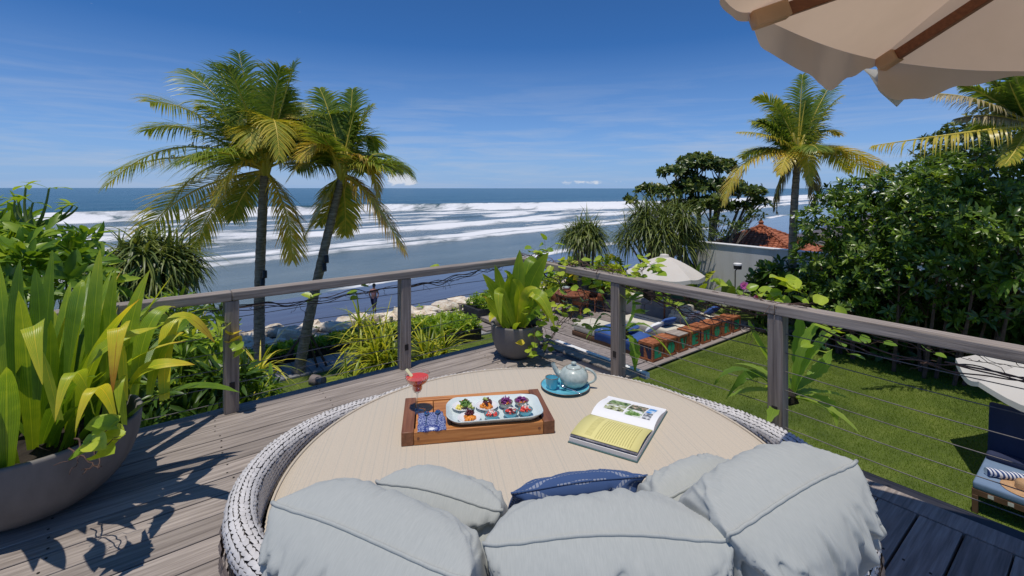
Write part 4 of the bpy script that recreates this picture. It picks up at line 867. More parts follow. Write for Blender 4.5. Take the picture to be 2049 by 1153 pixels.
# ================================================================== TEA THINGS
sp_ = PG(1131, 776, MZ); 
sau = thing('tea_plate', 'round teal plate with a brown edge under teapot and cup', 'plate', sp_)
q = MB(); q.lathe([(0.075, 0.0), (0.08, 0.003), (0.128, 0.013)], 56); q.lathe([(0.131, 0.0172), (0.122, 0.0142), (0.085, 0.0072), (0.0, 0.0065)], 56); q.build('dish', M['teal'], sau, angle=180)
q = MB(); q.lathe([(0.128, 0.013), (0.1345, 0.0158), (0.1348, 0.0178), (0.131, 0.0172)], 56); q.build('rim', M['brownrim'], sau, angle=180)
tpz = MZ + 0.0072; tpl = PG(1148, 772, tpz)
tpo = thing('teapot', 'round pale celadon teapot with spout to the left on the teal plate', 'teapot', tpl, rz=R(-12))
q = MB(); body = [(0.040, 0.0), (0.050, 0.003), (0.070, 0.022), (0.0795, 0.045), (0.079, 0.062), (0.070, 0.083), (0.052, 0.098), (0.040, 0.1025)]; q.lathe(body, 48); q.build('body', M['celadon'], tpo, angle=180)
q = MB(); q.lathe([(0.0405, 0.1012), (0.040, 0.1045), (0.030, 0.1095), (0.015, 0.1125), (0.009, 0.114)], 36); q.lathe([(0.009, 0.1135), (0.010, 0.118), (0.0155, 0.123), (0.0155, 0.128), (0.010, 0.132), (0.0, 0.133)], 24); q.build('lid', M['celadon'], tpo, angle=180)
q = MB(); q.lathe([(0.0425, 0.1000), (0.0432, 0.1018), (0.0418, 0.1030), (0.0405, 0.1020)], 40); q.build('lid_seam', M['brownrim'], tpo, angle=180)
q = MB(); q.tube(bez(Vector((-0.058, 0, 0.055)), Vector((-0.098, 0, 0.055)), Vector((-0.116, 0, 0.118)), 9), [0.026, 0.0235, 0.0205, 0.018, 0.0158, 0.0142, 0.013, 0.0122, 0.0116, 0.0112], 18, cap=False); q.build('spout', M['celadon'], tpo, angle=180)
q = MB(); hp = [Vector((0.058 + 0.062 * math.sin(t_) * 1.0, 0, 0.062 + 0.040 * math.cos(t_) - 0.006 * math.sin(t_))) for t_ in [math.pi * (0.02 + 0.96 * i / 14) for i in range(15)]]
q.tube(hp, [0.0072 - 0.001 * math.sin(i / 14 * 3.14) for i in range(15)], 12); q.build('handle', M['celadon'], tpo, angle=180)
cl = PG(1104.5, 778, tpz); cup = thing('teacup', 'small teal cup with a brown rim left of the teapot', 'cup', cl, rz=R(-25))
q = MB(); q.lathe([(0.021, 0.0), (0.024, 0.002), (0.029, 0.012), (0.0335, 0.036), (0.0365, 0.0625)], 36); q.lathe([(0.0335, 0.0625), (0.030, 0.036), (0.022, 0.010), (0.0, 0.008)], 36); q.build('body', M['teal'], cup, angle=180)
q = MB(); q.lathe([(0.0365, 0.0625), (0.0366, 0.0645), (0.0345, 0.0652), (0.0335, 0.0625)], 36); q.build('rim', M['brownrim'], cup, angle=180)
q = MB(); q.tube([Vector((0.029 + 0.020 * math.sin(t_), 0, 0.033 + 0.016 * math.cos(t_))) for t_ in [math.pi * (0.05 + 0.9 * i / 10) for i in range(11)]], 0.0036, 8); q.build('handle', M['teal'], cup, angle=180)
ts = spoon('teaspoon', 'teaspoon lying across the edge of the teal plate in front of the teapot', PG(1141, 783, MZ + 0.012) + Vector((0, 0, 0.004)), R(58), 0.13)
ts.rotation_euler = (R(8), 0, R(58))

# ================================================================== BOOK
wv = Vector((0.857, -0.515, 0)).normalized(); lv_ = Vector((0.515, 0.857, 0)).normalized(); bkc = Vector((0.502, 2.212, MZ)); byaw = math.atan2(wv.y, wv.x)
bk = thing('book', 'large open book with yellow and white pages lying on the mattress', 'book', bkc, rz=byaw)
M['bkcover'] = surf('dark_green_book_cloth', [(0.035, 0.075, 0.075), (0.05, 0.10, 0.10)], 0.7, 30, bump=0.2)
M['paper'] = surf('white_paper', [(0.77, 0.77, 0.76), (0.80, 0.80, 0.79)], 0.6, 4, bump=0)
m, nt, b, out = base_mat('page_edges'); tc = N(nt, 'ShaderNodeTexCoord'); s3 = N(nt, 'ShaderNodeSeparateXYZ'); L(nt, tc.outputs['Object'], s3.inputs[0])
n = N(nt, 'ShaderNodeTexNoise', Scale=1.0, Detail=3.0); n.noise_dimensions = '1D'; L(nt, MA(nt, 'MULTIPLY', s3.outputs[2], 900.0), n.inputs['W'])
L(nt, RAMP(nt, n.outputs[0], [(0.3, (0.5, 0.5, 0.52)), (0.6, (0.76, 0.76, 0.77))]), b.inputs['Base Color']); M['edges'] = m
m, nt, b, out = base_mat('yellow_printed_page'); tc = N(nt, 'ShaderNodeTexCoord'); s3 = N(nt, 'ShaderNodeSeparateXYZ'); L(nt, tc.outputs['Object'], s3.inputs[0])
n = N(nt, 'ShaderNodeTexNoise', Scale=1.0, Detail=4.0); mp = N(nt, 'ShaderNodeMapping'); mp.inputs['Scale'].default_value = (130, 400, 1); L(nt, tc.outputs['Object'], mp.inputs[0]); L(nt, mp.outputs[0], n.inputs['Vector'])
xx, yy = s3.outputs[0], s3.outputs[1]
# lines of print run from the spine outwards, so the stripes step along x
def band_(v, lo, hi): return MA(nt, 'MULTIPLY', MA(nt, 'GREATER_THAN', v, lo), MA(nt, 'LESS_THAN', v, hi))
ln = MA(nt, 'LESS_THAN', MA(nt, 'FRACT', MA(nt, 'MULTIPLY', xx, 92.0)), 0.42)
blk = MA(nt, 'MULTIPLY', band_(xx, -0.045, 0.115), band_(yy, -0.225, -0.035))
tl = MA(nt, 'MULTIPLY', band_(xx, -0.092, -0.062), band_(yy, -0.215, -0.03))
n8 = N(nt, 'ShaderNodeTexNoise', Scale=90.0, Detail=2.0); L(nt, tc.outputs['Object'], n8.inputs['Vector'])
ink = MA(nt, 'ADD', MA(nt, 'MULTIPLY', MA(nt, 'MULTIPLY', ln, blk), MA(nt, 'GREATER_THAN', n.outputs[0], 0.40)), MA(nt, 'MULTIPLY', tl, MA(nt, 'MULTIPLY', n8.outputs[0], 0.9)), clamp=True)
L(nt, MIXC(nt, MA(nt, 'MULTIPLY', ink, 0.6), (0.76, 0.69, 0.27), (0.36, 0.31, 0.08)), b.inputs['Base Color']); b.inputs['Roughness'].default_value = 0.6; M['yellow'] = m
W2, L2 = 0.148, 0.252
q = MB(); q.box((0, 0, 0.002), (W2 * 2 + 0.008, L2 * 2 + 0.008, 0.004)); q.build('cover', M['bkcover'], bk, bevel=0.001)
def leafblock(name, mat, sgn, z0, zt, ext, skew=0.0, wmul=1.0):       # stack of pages from the spine at y=0 out to sgn*L2
    q = MB(); n = 14; vs = []
    for i in range(n + 1):
        t = i / n; y = sgn * ext * t; zz = zt[0] + (zt[1] - zt[0]) * t + zt[2] * math.sin(math.pi * min(1, t * 1.15)) * (1 - t * 0.25) + (-0.012 * math.exp(-t * 14))
        for x in (-W2 * wmul, W2 * wmul): vs += [(x + skew * t, y, z0), (x + skew * t, y, zz)]
    fs = []
    for i in range(n):
        a_ = i * 4; fs += [(a_ + 1, a_ + 3, a_ + 7, a_ + 5), (a_, a_ + 4, a_ + 6, a_ + 2), (a_, a_ + 1, a_ + 5, a_ + 4), (a_ + 2, a_ + 6, a_ + 7, a_ + 3)]
    fs.append((n * 4, n * 4 + 1, n * 4 + 3, n * 4 + 2)); fs.append((0, 2, 3, 1))
    q.add(vs, fs); q.m = [0, 1, 1, 1] * n + [1, 1]
    q.build(name, [mat, M['edges']], bk, angle=30); return lambda t: zt[0] + (zt[1] - zt[0]) * t + zt[2] * math.sin(math.pi * min(1, t * 1.15)) * (1 - t * 0.25) - 0.012 * math.exp(-t * 14)
fz = leafblock('far_pages', M['paper'], 1, 0.0042, (0.028, 0.016, 0.016), L2 - 0.004)
leafblock('near_pages', M['paper'], -1, 0.0042, (0.020, 0.021, 0.004), L2 - 0.003)
def sheet(name, mat, sgn, zt, y0, y1, x0=-W2, x1=W2, dz=0.0, n=14):
    q = MB(); vs = []
    for i in range(n + 1):
        t = i / n; y = y0 + (y1 - y0) * t
        for k in range(5): vs.append((x0 + (x1 - x0) * k / 4, sgn * y, zt(y / L2) + dz))
    q.add(vs, [(i * 5 + k, i * 5 + k + 1, i * 5 + k + 6, i * 5 + k + 5)[::sgn] for i in range(n) for k in range(4)])
    return q.build(name, mat, bk, angle=180)
nzf = lambda t: 0.022 + 0.016 * math.sin(math.pi * min(1, t * 1.05)) * (1 - 0.2 * t) + 0.010 * t
o = sheet('yellow_page', M['yellow'], -1, nzf, 0.004, L2 - 0.018, -W2 + 0.001, W2 - 0.001); s = o.modifiers.new('solid', 'SOLIDIFY'); s.thickness = 0.0012
o = sheet('photo_page', surf('dark_blue_photo_print', [(0.03, 0.04, 0.08), (0.10, 0.10, 0.13), (0.3, 0.28, 0.27)], 0.4, 25, bump=0), -1, lambda t: 0.0225 + 0.006 * t + 0.004 * math.sin(3.1 * t), 0.01, L2 - 0.006, -W2 + 0.001, W2 - 0.001); s = o.modifiers.new('solid', 'SOLIDIFY'); s.thickness = 0.001
def pic(name, cols, sc, x0, x1, y0, y1, dz=0.0008):
    mt = surf(name + '_print', cols, 0.4, sc, bump=0, rand=0, detail=4, lo=0.36, hi=0.62); sheet(name, mt, 1, fz, y0, y1, x0, x1, dz, 6)
gA = [(0.01, 0.03, 0.008), (0.10, 0.17, 0.04), (0.33, 0.40, 0.20)]
pic('garden_photo', gA, 60, -0.108, -0.012, 0.135, 0.200); pic('table_photo', [(0.03, 0.03, 0.02), (0.30, 0.33, 0.14), (0.72, 0.68, 0.62)], 45, -0.108, -0.012, 0.062, 0.130)
pic('palm_photo', [(0.012, 0.014, 0.01), (0.11, 0.13, 0.06), (0.5, 0.36, 0.28)], 55, -0.004, 0.076, 0.118, 0.200); pic('lawn_photo', [(0.03, 0.08, 0.015), (0.16, 0.27, 0.06), (0.72, 0.74, 0.68)], 50, -0.004, 0.076, 0.052, 0.113)
pic('pool_photo', [(0.03, 0.16, 0.45), (0.16, 0.36, 0.66), (0.62, 0.74, 0.83)], 30, 0.082, 0.118, 0.118, 0.200); pic('chairs_photo', [(0.03, 0.035, 0.04), (0.2, 0.21, 0.22), (0.6, 0.62, 0.62)], 45, 0.080, 0.118, 0.052, 0.113)
# ================================================================== PLANTS
def blade_w(Wd, n, base=0.45, peak=0.35, tip=1.3):
    o = []
    for i in range(n + 1):
        t = i / n; w = (base + (1 - base) * min(1, t / peak)) if t < peak else (1 - ((t - peak) / (1 - peak)) ** 1.9) ** (1 / tip * 1.0)
        o.append(Wd * max(0.02, w))
    return o
def bowl(name, label, loc, Rr, Hh, mat, foot, depth=0.06, cat='planter'):
    t = thing(name, label, cat, loc)
    pr = []
    for i in range(15):
        a_ = math.pi / 2 * i / 14; pr.append((foot + (Rr - foot) * math.sin(a_) ** 0.85, Hh * (1 - math.cos(a_) ** 1.0)))
    pr = [(0.0, 0.0)] + pr + [(Rr * 1.0, Hh + 0.012), (Rr - 0.010, Hh + 0.016), (Rr - 0.026, Hh + 0.012), (Rr - 0.034, Hh - 0.03), (Rr * 0.8, Hh - 0.10)]
    q = MB(); q.lathe(pr, 64); q.build('bowl', mat, t, angle=70)
    q = MB(); n = 28; vs = [(0, 0, Hh - depth + 0.02)]
    for r_ in (0.35, 0.7, 0.96):
        for j in range(n): a_ = 2 * math.pi * j / n; vs.append(((Rr - 0.03) * r_ * math.cos(a_), (Rr - 0.03) * r_ * math.sin(a_), Hh - depth + random.uniform(-0.015, 0.02)))
    q.add(vs, [(0, 1 + j, 1 + (j + 1) % n) for j in range(n)] + [(1 + k * n + j, 1 + (k + 1) * n + j, 1 + (k + 1) * n + (j + 1) % n, 1 + k * n + (j + 1) % n) for k in range(2) for j in range(n)])
    q.build('soil', M['soil'], t)
    return t
def strap_leaf(parent, base, path, Wd, var, vtip, nrm, fold=0.22, mat='crinum', name='leaf', twist=0.0, peak=0.42, base_w=0.5):
    q = MB(); q.ribbon(path, blade_w(Wd, len(path) - 1, base_w, peak), nrm, fold, var, vtip, twist=twist)
    return q.build(name, M[mat], parent, origin=base, angle=180)
def crinum(parent, org, cen, n, rad, Ln, Wd, spread, vr, seed, toward=None, droopr=(0.3, 1.5)):
    rs = random.Random(seed)
    for i in range(n):
        a_ = rs.uniform(0, 2 * math.pi); r_ = rad * math.sqrt(rs.random()); b0 = Vector(cen) + Vector((r_ * math.cos(a_), r_ * math.sin(a_), 0))
        a2 = a_ + rs.uniform(-0.7, 0.7); inc = rs.uniform(*spread) * (0.45 + 0.55 * r_ / rad)
        d = Vector((math.cos(a2) * math.sin(inc), math.sin(a2) * math.sin(inc), math.cos(inc)))
        l = Ln * rs.uniform(0.65, 1.12); dr = rs.uniform(*droopr) * (0.4 + inc)
        path = arc_path(b0, d, l, dr, 11)
        if rs.random() < 0.30 and inc > 0.35:                          # leaves that snap over and hang
            k = rs.randint(6, 8); path = path[:k]; dd = (path[-1] - path[-2]).normalized(); hd = (Vector((dd.x, dd.y, 0)).normalized() * 0.35 + Vector((0, 0, -1))).normalized(); p = path[-1]
            for j in range(12 - k): hd = (hd + Vector((0, 0, -0.25))).normalized(); p = p + hd * l / 11; path.append(p.copy())
        if path[-1].z < cen[2] + 0.10 and (path[-1] - Vector(cen)).length > rad: continue
        nr = Vector((-math.sin(a2), math.cos(a2), 0)).cross(d); nr = nr if nr.z > 0 else -nr
        v = rs.uniform(*vr); strap_leaf(parent, org, path, Wd * rs.uniform(0.75, 1.15), v, min(1.0, v + rs.choice([0.05, 0.12, 0.5])), nr, rs.uniform(0.12, 0.35), twist=rs.uniform(-0.35, 0.35))
def px_leaf(parent, org, pts, Wd, var, vtip, nrm=(0, -0.55, 0.85), mat='crinum', fold=0.2, n=14, twist=0.0, peak=0.42):
    P = [PX(*p) for p in pts]; path = []
    if len(P) == 3: path = bez(P[0], 2 * P[1] - (P[0] + P[2]) / 2, P[2], n)       # passes through the middle point
    else: path = bez(P[0], (P[0] + P[1]) / 2 + UP * 0.03, P[1], n)
    strap_leaf(parent, org, path, Wd, var, vtip, Vector(nrm), fold, mat, twist=twist, peak=peak)

# ---- big bowl of crinum on the left of the terrace
bl = Vector((-2.44, 2.44, 0.0))
pot = bowl('planter_bowl', 'wide dark concrete bowl planter on the left of the terrace', bl, 0.445, 0.37, M['concrete'], 0.13)
cr = thing('crinum_lily', 'mass of broad yellow green strap leaves growing in the wide concrete bowl', 'plant', bl + UP * 0.33)
crinum(cr, cr.location, bl + UP * 0.32, 125, 0.37, 0.86, 0.040, (0.10, 1.0), (0.10, 0.50), 5, droopr=(0.8, 2.5))
crinum(cr, cr.location, bl + UP * 0.33, 22, 0.30, 0.46, 0.030, (0.3, 0.95), (0.1, 0.45), 6)
for pts, wd, v, vt in (
    (((330, 800, 2.45), (352, 640, 2.62), (430, 686, 2.75)), 0.050, 0.62, 0.95),
    (((270, 790, 2.4), (300, 650, 2.45), (352, 615, 2.6)), 0.052, 0.42, 0.8),
    (((260, 780, 2.35), (300, 735, 2.35), (390, 730, 2.4)), 0.040, 0.60, 0.9),
    (((250, 800, 2.3), (240, 655, 2.2), (225, 790, 2.1)), 0.050, 0.55, 0.95),
    (((120, 840, 2.1), (70, 655, 1.95), (85, 770, 1.85)), 0.046, 0.50, 0.7),
    (((190, 830, 2.1), (150, 745, 1.95), (110, 845, 1.85)), 0.032, 0.55, 0.85),
    (((235, 850, 2.15), (195, 775, 1.95), (150, 865, 1.85)), 0.030, 0.60, 0.7),
    (((250, 850, 2.2), (240, 760, 2.15), (238, 830, 2.08)), 0.030, 0.50, 0.6),
    (((250, 760, 2.4), (265, 640, 2.5), (300, 540, 2.55)), 0.052, 0.40, 0.7),
    (((180, 760, 2.4), (190, 620, 2.4), (200, 500, 2.45)), 0.046, 0.36, 0.6),
    (((210, 770, 2.4), (220, 640, 2.4), (232, 540, 2.4)), 0.048, 0.40, 0.6),
    (((90, 780, 2.4), (95, 640, 2.4), (106, 500, 2.4)), 0.050, 0.28, 0.45),
    (((30, 790, 2.2), (35, 640, 2.2), (40, 520, 2.2)), 0.05, 0.14, 0.3),
    (((75, 800, 2.15), (80, 650, 2.15), (70, 535, 2.15)), 0.045, 0.16, 0.3),
    (((170, 770, 2.3), (205, 700, 2.25), (315, 655, 2.4)), 0.05, 0.5, 0.75),
    (((300, 790, 2.45), (325, 700, 2.5), (368, 665, 2.6)), 0.040, 0.45, 0.85),
    (((130, 800, 2.2), (150, 640, 2.15), (165, 560, 2.2)), 0.05, 0.32, 0.5)):
    px_leaf(cr, cr.location, pts, wd * 0.92, v, vt, peak=0.38)

# ---- sea-bean vine: round leaves on twisted stems
vl = []
for k in range(4):
    q = MB(); n = 7; g_ = []
    for i in range(n + 1):
        t = i / n; w = 0.46 * math.sin(math.pi * (0.10 + 0.90 * t) ** 0.8) ** 0.72 * (1 if i < n else 0.05); y = t
        for s_ in (-1, -0.5, 0, 0.5, 1): g_.append((s_ * w, y - (0.10 * abs(s_) if i == 0 else 0), (0.10 + 0.05 * k) * abs(s_) ** 1.5 * w * 2 - (0.22 + 0.06 * k) * (t - 0.4) ** 2 + 0.02 * math.sin(7 * t + k)))
    q.add(g_, [(i * 5 + j, i * 5 + j + 1, i * 5 + j + 6, i * 5 + j + 5) for i in range(n) for j in range(4)], [(0.18, 0.42, 0.62, 0.95)[k]] * len(g_))
    o = q.build('leaf', M['vine'], None, angle=180); vl.append(o.data); bpy.data.objects.remove(o)
def vleaf(parent, p, size, k=None, up=0.6, out=None, rs=random):
    d = out or Vector((rs.uniform(-1, 1), rs.uniform(-1, 1), rs.uniform(-0.3, 0.8) * up)).normalized()
    n_ = Vector((rs.uniform(-0.5, 0.5), rs.uniform(-0.8, 0.2), 0.9)); s_ = d.cross(n_).normalized(); n_ = s_.cross(d)
    m_ = Matrix((s_, d, n_)).transposed().to_4x4()
    o = inst(vl[k if k is not None else rs.choice((0, 1, 1, 1, 2, 2))], 'leaf', parent, Vector(p) - parent.location); o.rotation_euler = m_.to_euler(); o.scale = (size * rs.uniform(0.85, 1.15),) * 3
def wiggle(p0, p1, n, amp, sag, rs):
    out = []; ph = [rs.uniform(0, 6.3) for _ in range(6)]
    for i in range(n + 1):
        t = i / n; p = p0.lerp(p1, t); e = math.sin(math.pi * t) ** 0.5
        out.append(p + Vector((amp * e * (math.sin(9 * t + ph[0]) + 0.6 * math.sin(23 * t + ph[1])), amp * e * (math.sin(11 * t + ph[2]) + 0.6 * math.sin(19 * t + ph[3])), amp * e * (math.sin(10 * t + ph[4]) + 0.7 * math.sin(27 * t + ph[5])) - sag * math.sin(math.pi * t))))
    return out
def vine(label, ends, strands, clusters, loc, dark=True, seed=1, amp=0.018, sag=0.03, lsize=0.085, group='vines on the railing'):
    rs = random.Random(seed); t = thing('railing_vine', label, 'vine', loc, group); q = MB()
    for (p0, p1) in ends:
        for s_ in range(strands):
            j = Vector((rs.uniform(-0.02, 0.02), rs.uniform(-0.02, 0.02), rs.uniform(-0.03, 0.03)))
            path = wiggle(p0 + j, p1 + j * rs.uniform(-1, 1), 42, amp * rs.uniform(0.6, 1.3), sag * rs.uniform(0.4, 1.4), rs); r_ = rs.uniform(0.0022, 0.0052)
            q.tube([p - t.location for p in path], [r_ * (1 - 0.4 * i / 42) for i in range(43)], 5)
            for _ in range(4):                                          # short dead side shoots
                a_ = path[rs.randint(4, 38)]; b_ = a_ + Vector((rs.uniform(-0.12, 0.12), rs.uniform(-0.1, 0.1), rs.uniform(-0.10, 0.05))); q.tube([p - t.location for p in wiggle(a_, b_, 6, 0.006, 0, rs)], 0.0016, 4)
    for c in clusters:
        p, n, sp = c[0], c[1], c[2]; kk = c[3] if len(c) > 3 else None; ls = c[4] if len(c) > 4 else lsize
        for _ in range(n):
            o = p + Vector((rs.gauss(0, sp), rs.gauss(0, sp), rs.gauss(0, sp))); q.tube([p - t.location, (p + o) / 2 + UP * 0.012 - t.location, o - t.location], 0.0016, 4)
            vleaf(t, o, ls, kk, rs=rs)
    stuff(q.build('stems', M['twigdark'] if dark else M['twig'], t, angle=180)); return t
zv = 0.735
vine('dark tangled vine stems strung under the beach side handrail with few leaves', [(AB(-4.3, -0.05, 0.70), AB(-2.69, -0.06, zv)), (AB(-2.69, -0.06, zv), AB(-1.35, -0.06, 0.72)), (AB(-1.35, -0.06, 0.72), AB(-0.05, -0.05, 0.80))], 4,
     [(PX(455, 650, 3.38), 3, 0.03), (PX(470, 700, 3.36), 3, 0.03), (PX(460, 672, 3.37), 2, 0.02, 3, 0.10), (PX(735, 572, 4.1), 2, 0.03), (PX(622, 590, 3.85), 3, 0.03), (PX(870, 550, 4.5), 3, 0.03, 2), (PX(712, 588, 4.05), 2, 0.02), (PX(400, 640, 3.3), 3, 0.03), (PX(330, 625, 3.1), 2, 0.03)], AB(-2.4, -0.05, 0.7), True, 3)
vine('leafy vine with round light green leaves sprawling over the corner of the handrail', [(AB(0.0, -0.02, 0.9), AB(0.03, 0.7, 0.88)), (AB(0.02, 0.5, 0.86), AB(-0.02, 1.35, 0.90)), (AB(0.10, 0.15, 0.75), AB(0.0, 1.25, 0.55))], 4,
     [(PX(1078, 512, 4.9), 9, 0.05), (PX(1092, 505, 4.9), 6, 0.05), (PX(1130, 525, 4.6), 6, 0.04), (PX(1115, 545, 4.6), 7, 0.05), (PX(1170, 540, 4.45), 7, 0.06), (PX(1150, 560, 4.5), 3, 0.03, 3), (PX(1195, 560, 4.35), 6, 0.05), (PX(1285, 542, 4.05), 14, 0.07), (PX(1305, 535, 4.0), 6, 0.05), (PX(1215, 545, 4.3), 6, 0.05), (PX(1150, 600, 4.4), 5, 0.06), (PX(1190, 590, 4.4), 5, 0.06), (PX(1260, 590, 4.1), 4, 0.05), (PX(1290, 610, 4.0), 4, 0.05)], AB(0, 0.6, 0.88), False, 9, 0.03, 0.0, 0.085)
vine('trailing vine with round yellow green leaves tumbling past the grey corner pot', [(AB(-0.2, 0.5, 0.55), PG(1090, 705, 0.02)), (AB(0.05, 0.9, 0.55), PG(1080, 700, 0.05)), (AB(0.02, 0.6, 0.8), PX(1115, 650, 4.5))], 3,
     [(PX(1100, 600, 4.5), 5, 0.05), (PX(1130, 610, 4.5), 5, 0.06), (PX(1110, 640, 4.5), 6, 0.06), (PX(1085, 640, 4.45), 4, 0.04), (PX(1070, 665, 4.3), 6, 0.04), (PX(1080, 690, 4.35), 6, 0.04), (PX(1105, 675, 4.5), 5, 0.05), (PX(1065, 710, 4.3), 4, 0.03), (PX(1150, 640, 4.5), 5, 0.06), (PX(1045, 690, 4.25), 1, 0.01, 3), (PX(1180, 650, 4.5), 4, 0.06), (PX(1060, 630, 4.4), 4, 0.05)], AB(-0.05, 0.6, 0.3), False, 12, 0.035, -0.03, 0.075)
fv = vine('vine with big round yellow green leaves and two purple flowers above the front rail post', [(AB(0.0, 1.3, 0.80), AB(0.02, 2.58, 0.79)), (AB(0.02, 2.0, 0.83), AB(0.0, 2.75, 0.89)), (AB(0.02, 1.6, 0.72), AB(0.02, 2.5, 0.66))], 5,
     [(PX(1580, 575, 3.35), 5, 0.035, 2, 0.125), (PX(1592, 572, 3.35), 2, 0.02, 2, 0.13), (PX(1562, 600, 3.4), 5, 0.04), (PX(1535, 590, 3.45), 5, 0.04), (PX(1610, 612, 3.3), 4, 0.04), (PX(1520, 602, 3.5), 3, 0.03), (PX(1640, 628, 3.2), 3, 0.03, 1, 0.07), (PX(1690, 640, 3.0), 3, 0.02, 1, 0.06), (PX(1490, 590, 3.5), 3, 0.03), (PX(1440, 560, 3.7), 3, 0.03), (PX(1340, 600, 3.9), 3, 0.04)], AB(0, 2.2, 0.85), False, 17, 0.02, 0.03, 0.09)
for px, py in ((1488, 571), (1515, 596)):
    q = MB(); c = PX(px, py, 3.5) - fv.location
    for k in range(7):
        a_ = k * 0.9; d = Vector((math.cos(a_), -0.3, math.sin(a_))); q.ribbon(arc_path(c, d, 0.035, 0.4, 4), [0.006, 0.014, 0.017, 0.012, 0.003], Vector((0, -1, 0.2)), 0.2, random.uniform(0.2, 0.9))
    q.tube([c, c - Vector((0, 0, 0.06)), c - Vector((0.01, 0, 0.14))], 0.002, 5); q.build('flower', M['flower'], fv, angle=180)
vine('bare brown vine stems looping below the handrail near the white parasol', [(AB(0.02, 2.75, 0.80), AB(0.02, 3.7, 0.80)), (AB(0.04, 2.8, 0.72), AB(0.02, 3.9, 0.78)), (AB(0.02, 3.4, 0.74), AB(0.02, 4.9, 0.76))], 2,
     [(PX(1740, 690, 2.9), 3, 0.03, 0, 0.06), (PX(1860, 700, 2.75), 3, 0.03, 0, 0.06), (PX(1650, 670, 3.1), 6, 0.05, 1), (PX(1680, 690, 3.1), 5, 0.05, 0)], AB(0, 3.4, 0.75), False, 23, 0.012, 0.06, 0.08)
sv = vine('small creeper with five round leaves spilling over the rim of the wide concrete bowl', [(Vector((-2.0, 2.2, 0.42)), Vector((-1.76, 2.06, 0.40)))], 2, [(PX(190, 885, 1.98), 3, 0.035, 1, 0.095), (PX(215, 890, 1.98), 3, 0.03, 2, 0.09), (PX(165, 905, 1.95), 2, 0.02, 0, 0.08)], Vector((-1.85, 2.1, 0.4)), False, 31, 0.01, 0, 0.09, None)

# ---- corner pot
cp = AB(-0.36, 0.36, 0.0)
bowl('planter_pot', 'round dark grey concrete pot in the corner of the terrace', cp, 0.245, 0.30, M['concrete'], 0.09, 0.05)
c2_ = thing('crinum_lily', 'upright broad leaved green plant growing in the grey corner pot', 'plant', cp + UP * 0.28)
CY = cp.y
for pts, wd, v, vt in (
    (((1030, 655, CY), (1035, 580, CY), (1040, 500, CY)), 0.075, 0.40, 0.5), (((1040, 650, CY), (1062, 570, CY), (1098, 505, CY - .1)), 0.085, 0.34, 0.6),
    (((1020, 655, CY), (1000, 600, CY), (965, 548, CY - .1)), 0.070, 0.30, 0.6), (((1030, 655, CY - .1), (1000, 585, CY - .2), (1003, 650, CY - .3)), 0.05, 0.5, 0.6),
    (((1040, 650, CY - .1), (1062, 585, CY - .25), (1098, 640, CY - .35)), 0.062, 0.52, 0.62), (((1045, 655, CY - .1), (1072, 590, CY - .3), (1110, 655, CY - .4)), 0.06, 0.5, 0.55),
    (((1015, 655, CY), (1005, 590, CY + .1), (990, 530, CY + .1)), 0.06, 0.36, 0.5), (((1030, 650, CY), (1020, 570, CY), (1010, 545, CY - .2)), 0.06, 0.45, 0.6),
    (((1020, 655, CY - .1), (985, 615, CY - .2), (972, 600, CY - .3)), 0.05, 0.42, 0.75), (((1035, 655, CY), (1040, 590, CY - .1), (1025, 560, CY - .25)), 0.06, 0.4, 0.5),
    (((1050, 650, CY), (1085, 600, CY), (1120, 575, CY)), 0.05, 0.3, 0.5), (((1010, 655, CY), (990, 630, CY - .1), (980, 645, CY - .2)), 0.04, 0.5, 0.85), (((1045, 655, CY), (1055, 540, CY + .1), (1075, 525, CY + .2)), 0.06, 0.3, 0.5)):
    px_leaf(c2_, c2_.location, pts, wd, v, vt, (0.1, -0.8, 0.6))
crinum(c2_, c2_.location, cp + UP * 0.27, 14, 0.14, 0.45, 0.035, (0.3, 1.1), (0.2, 0.5), 44)

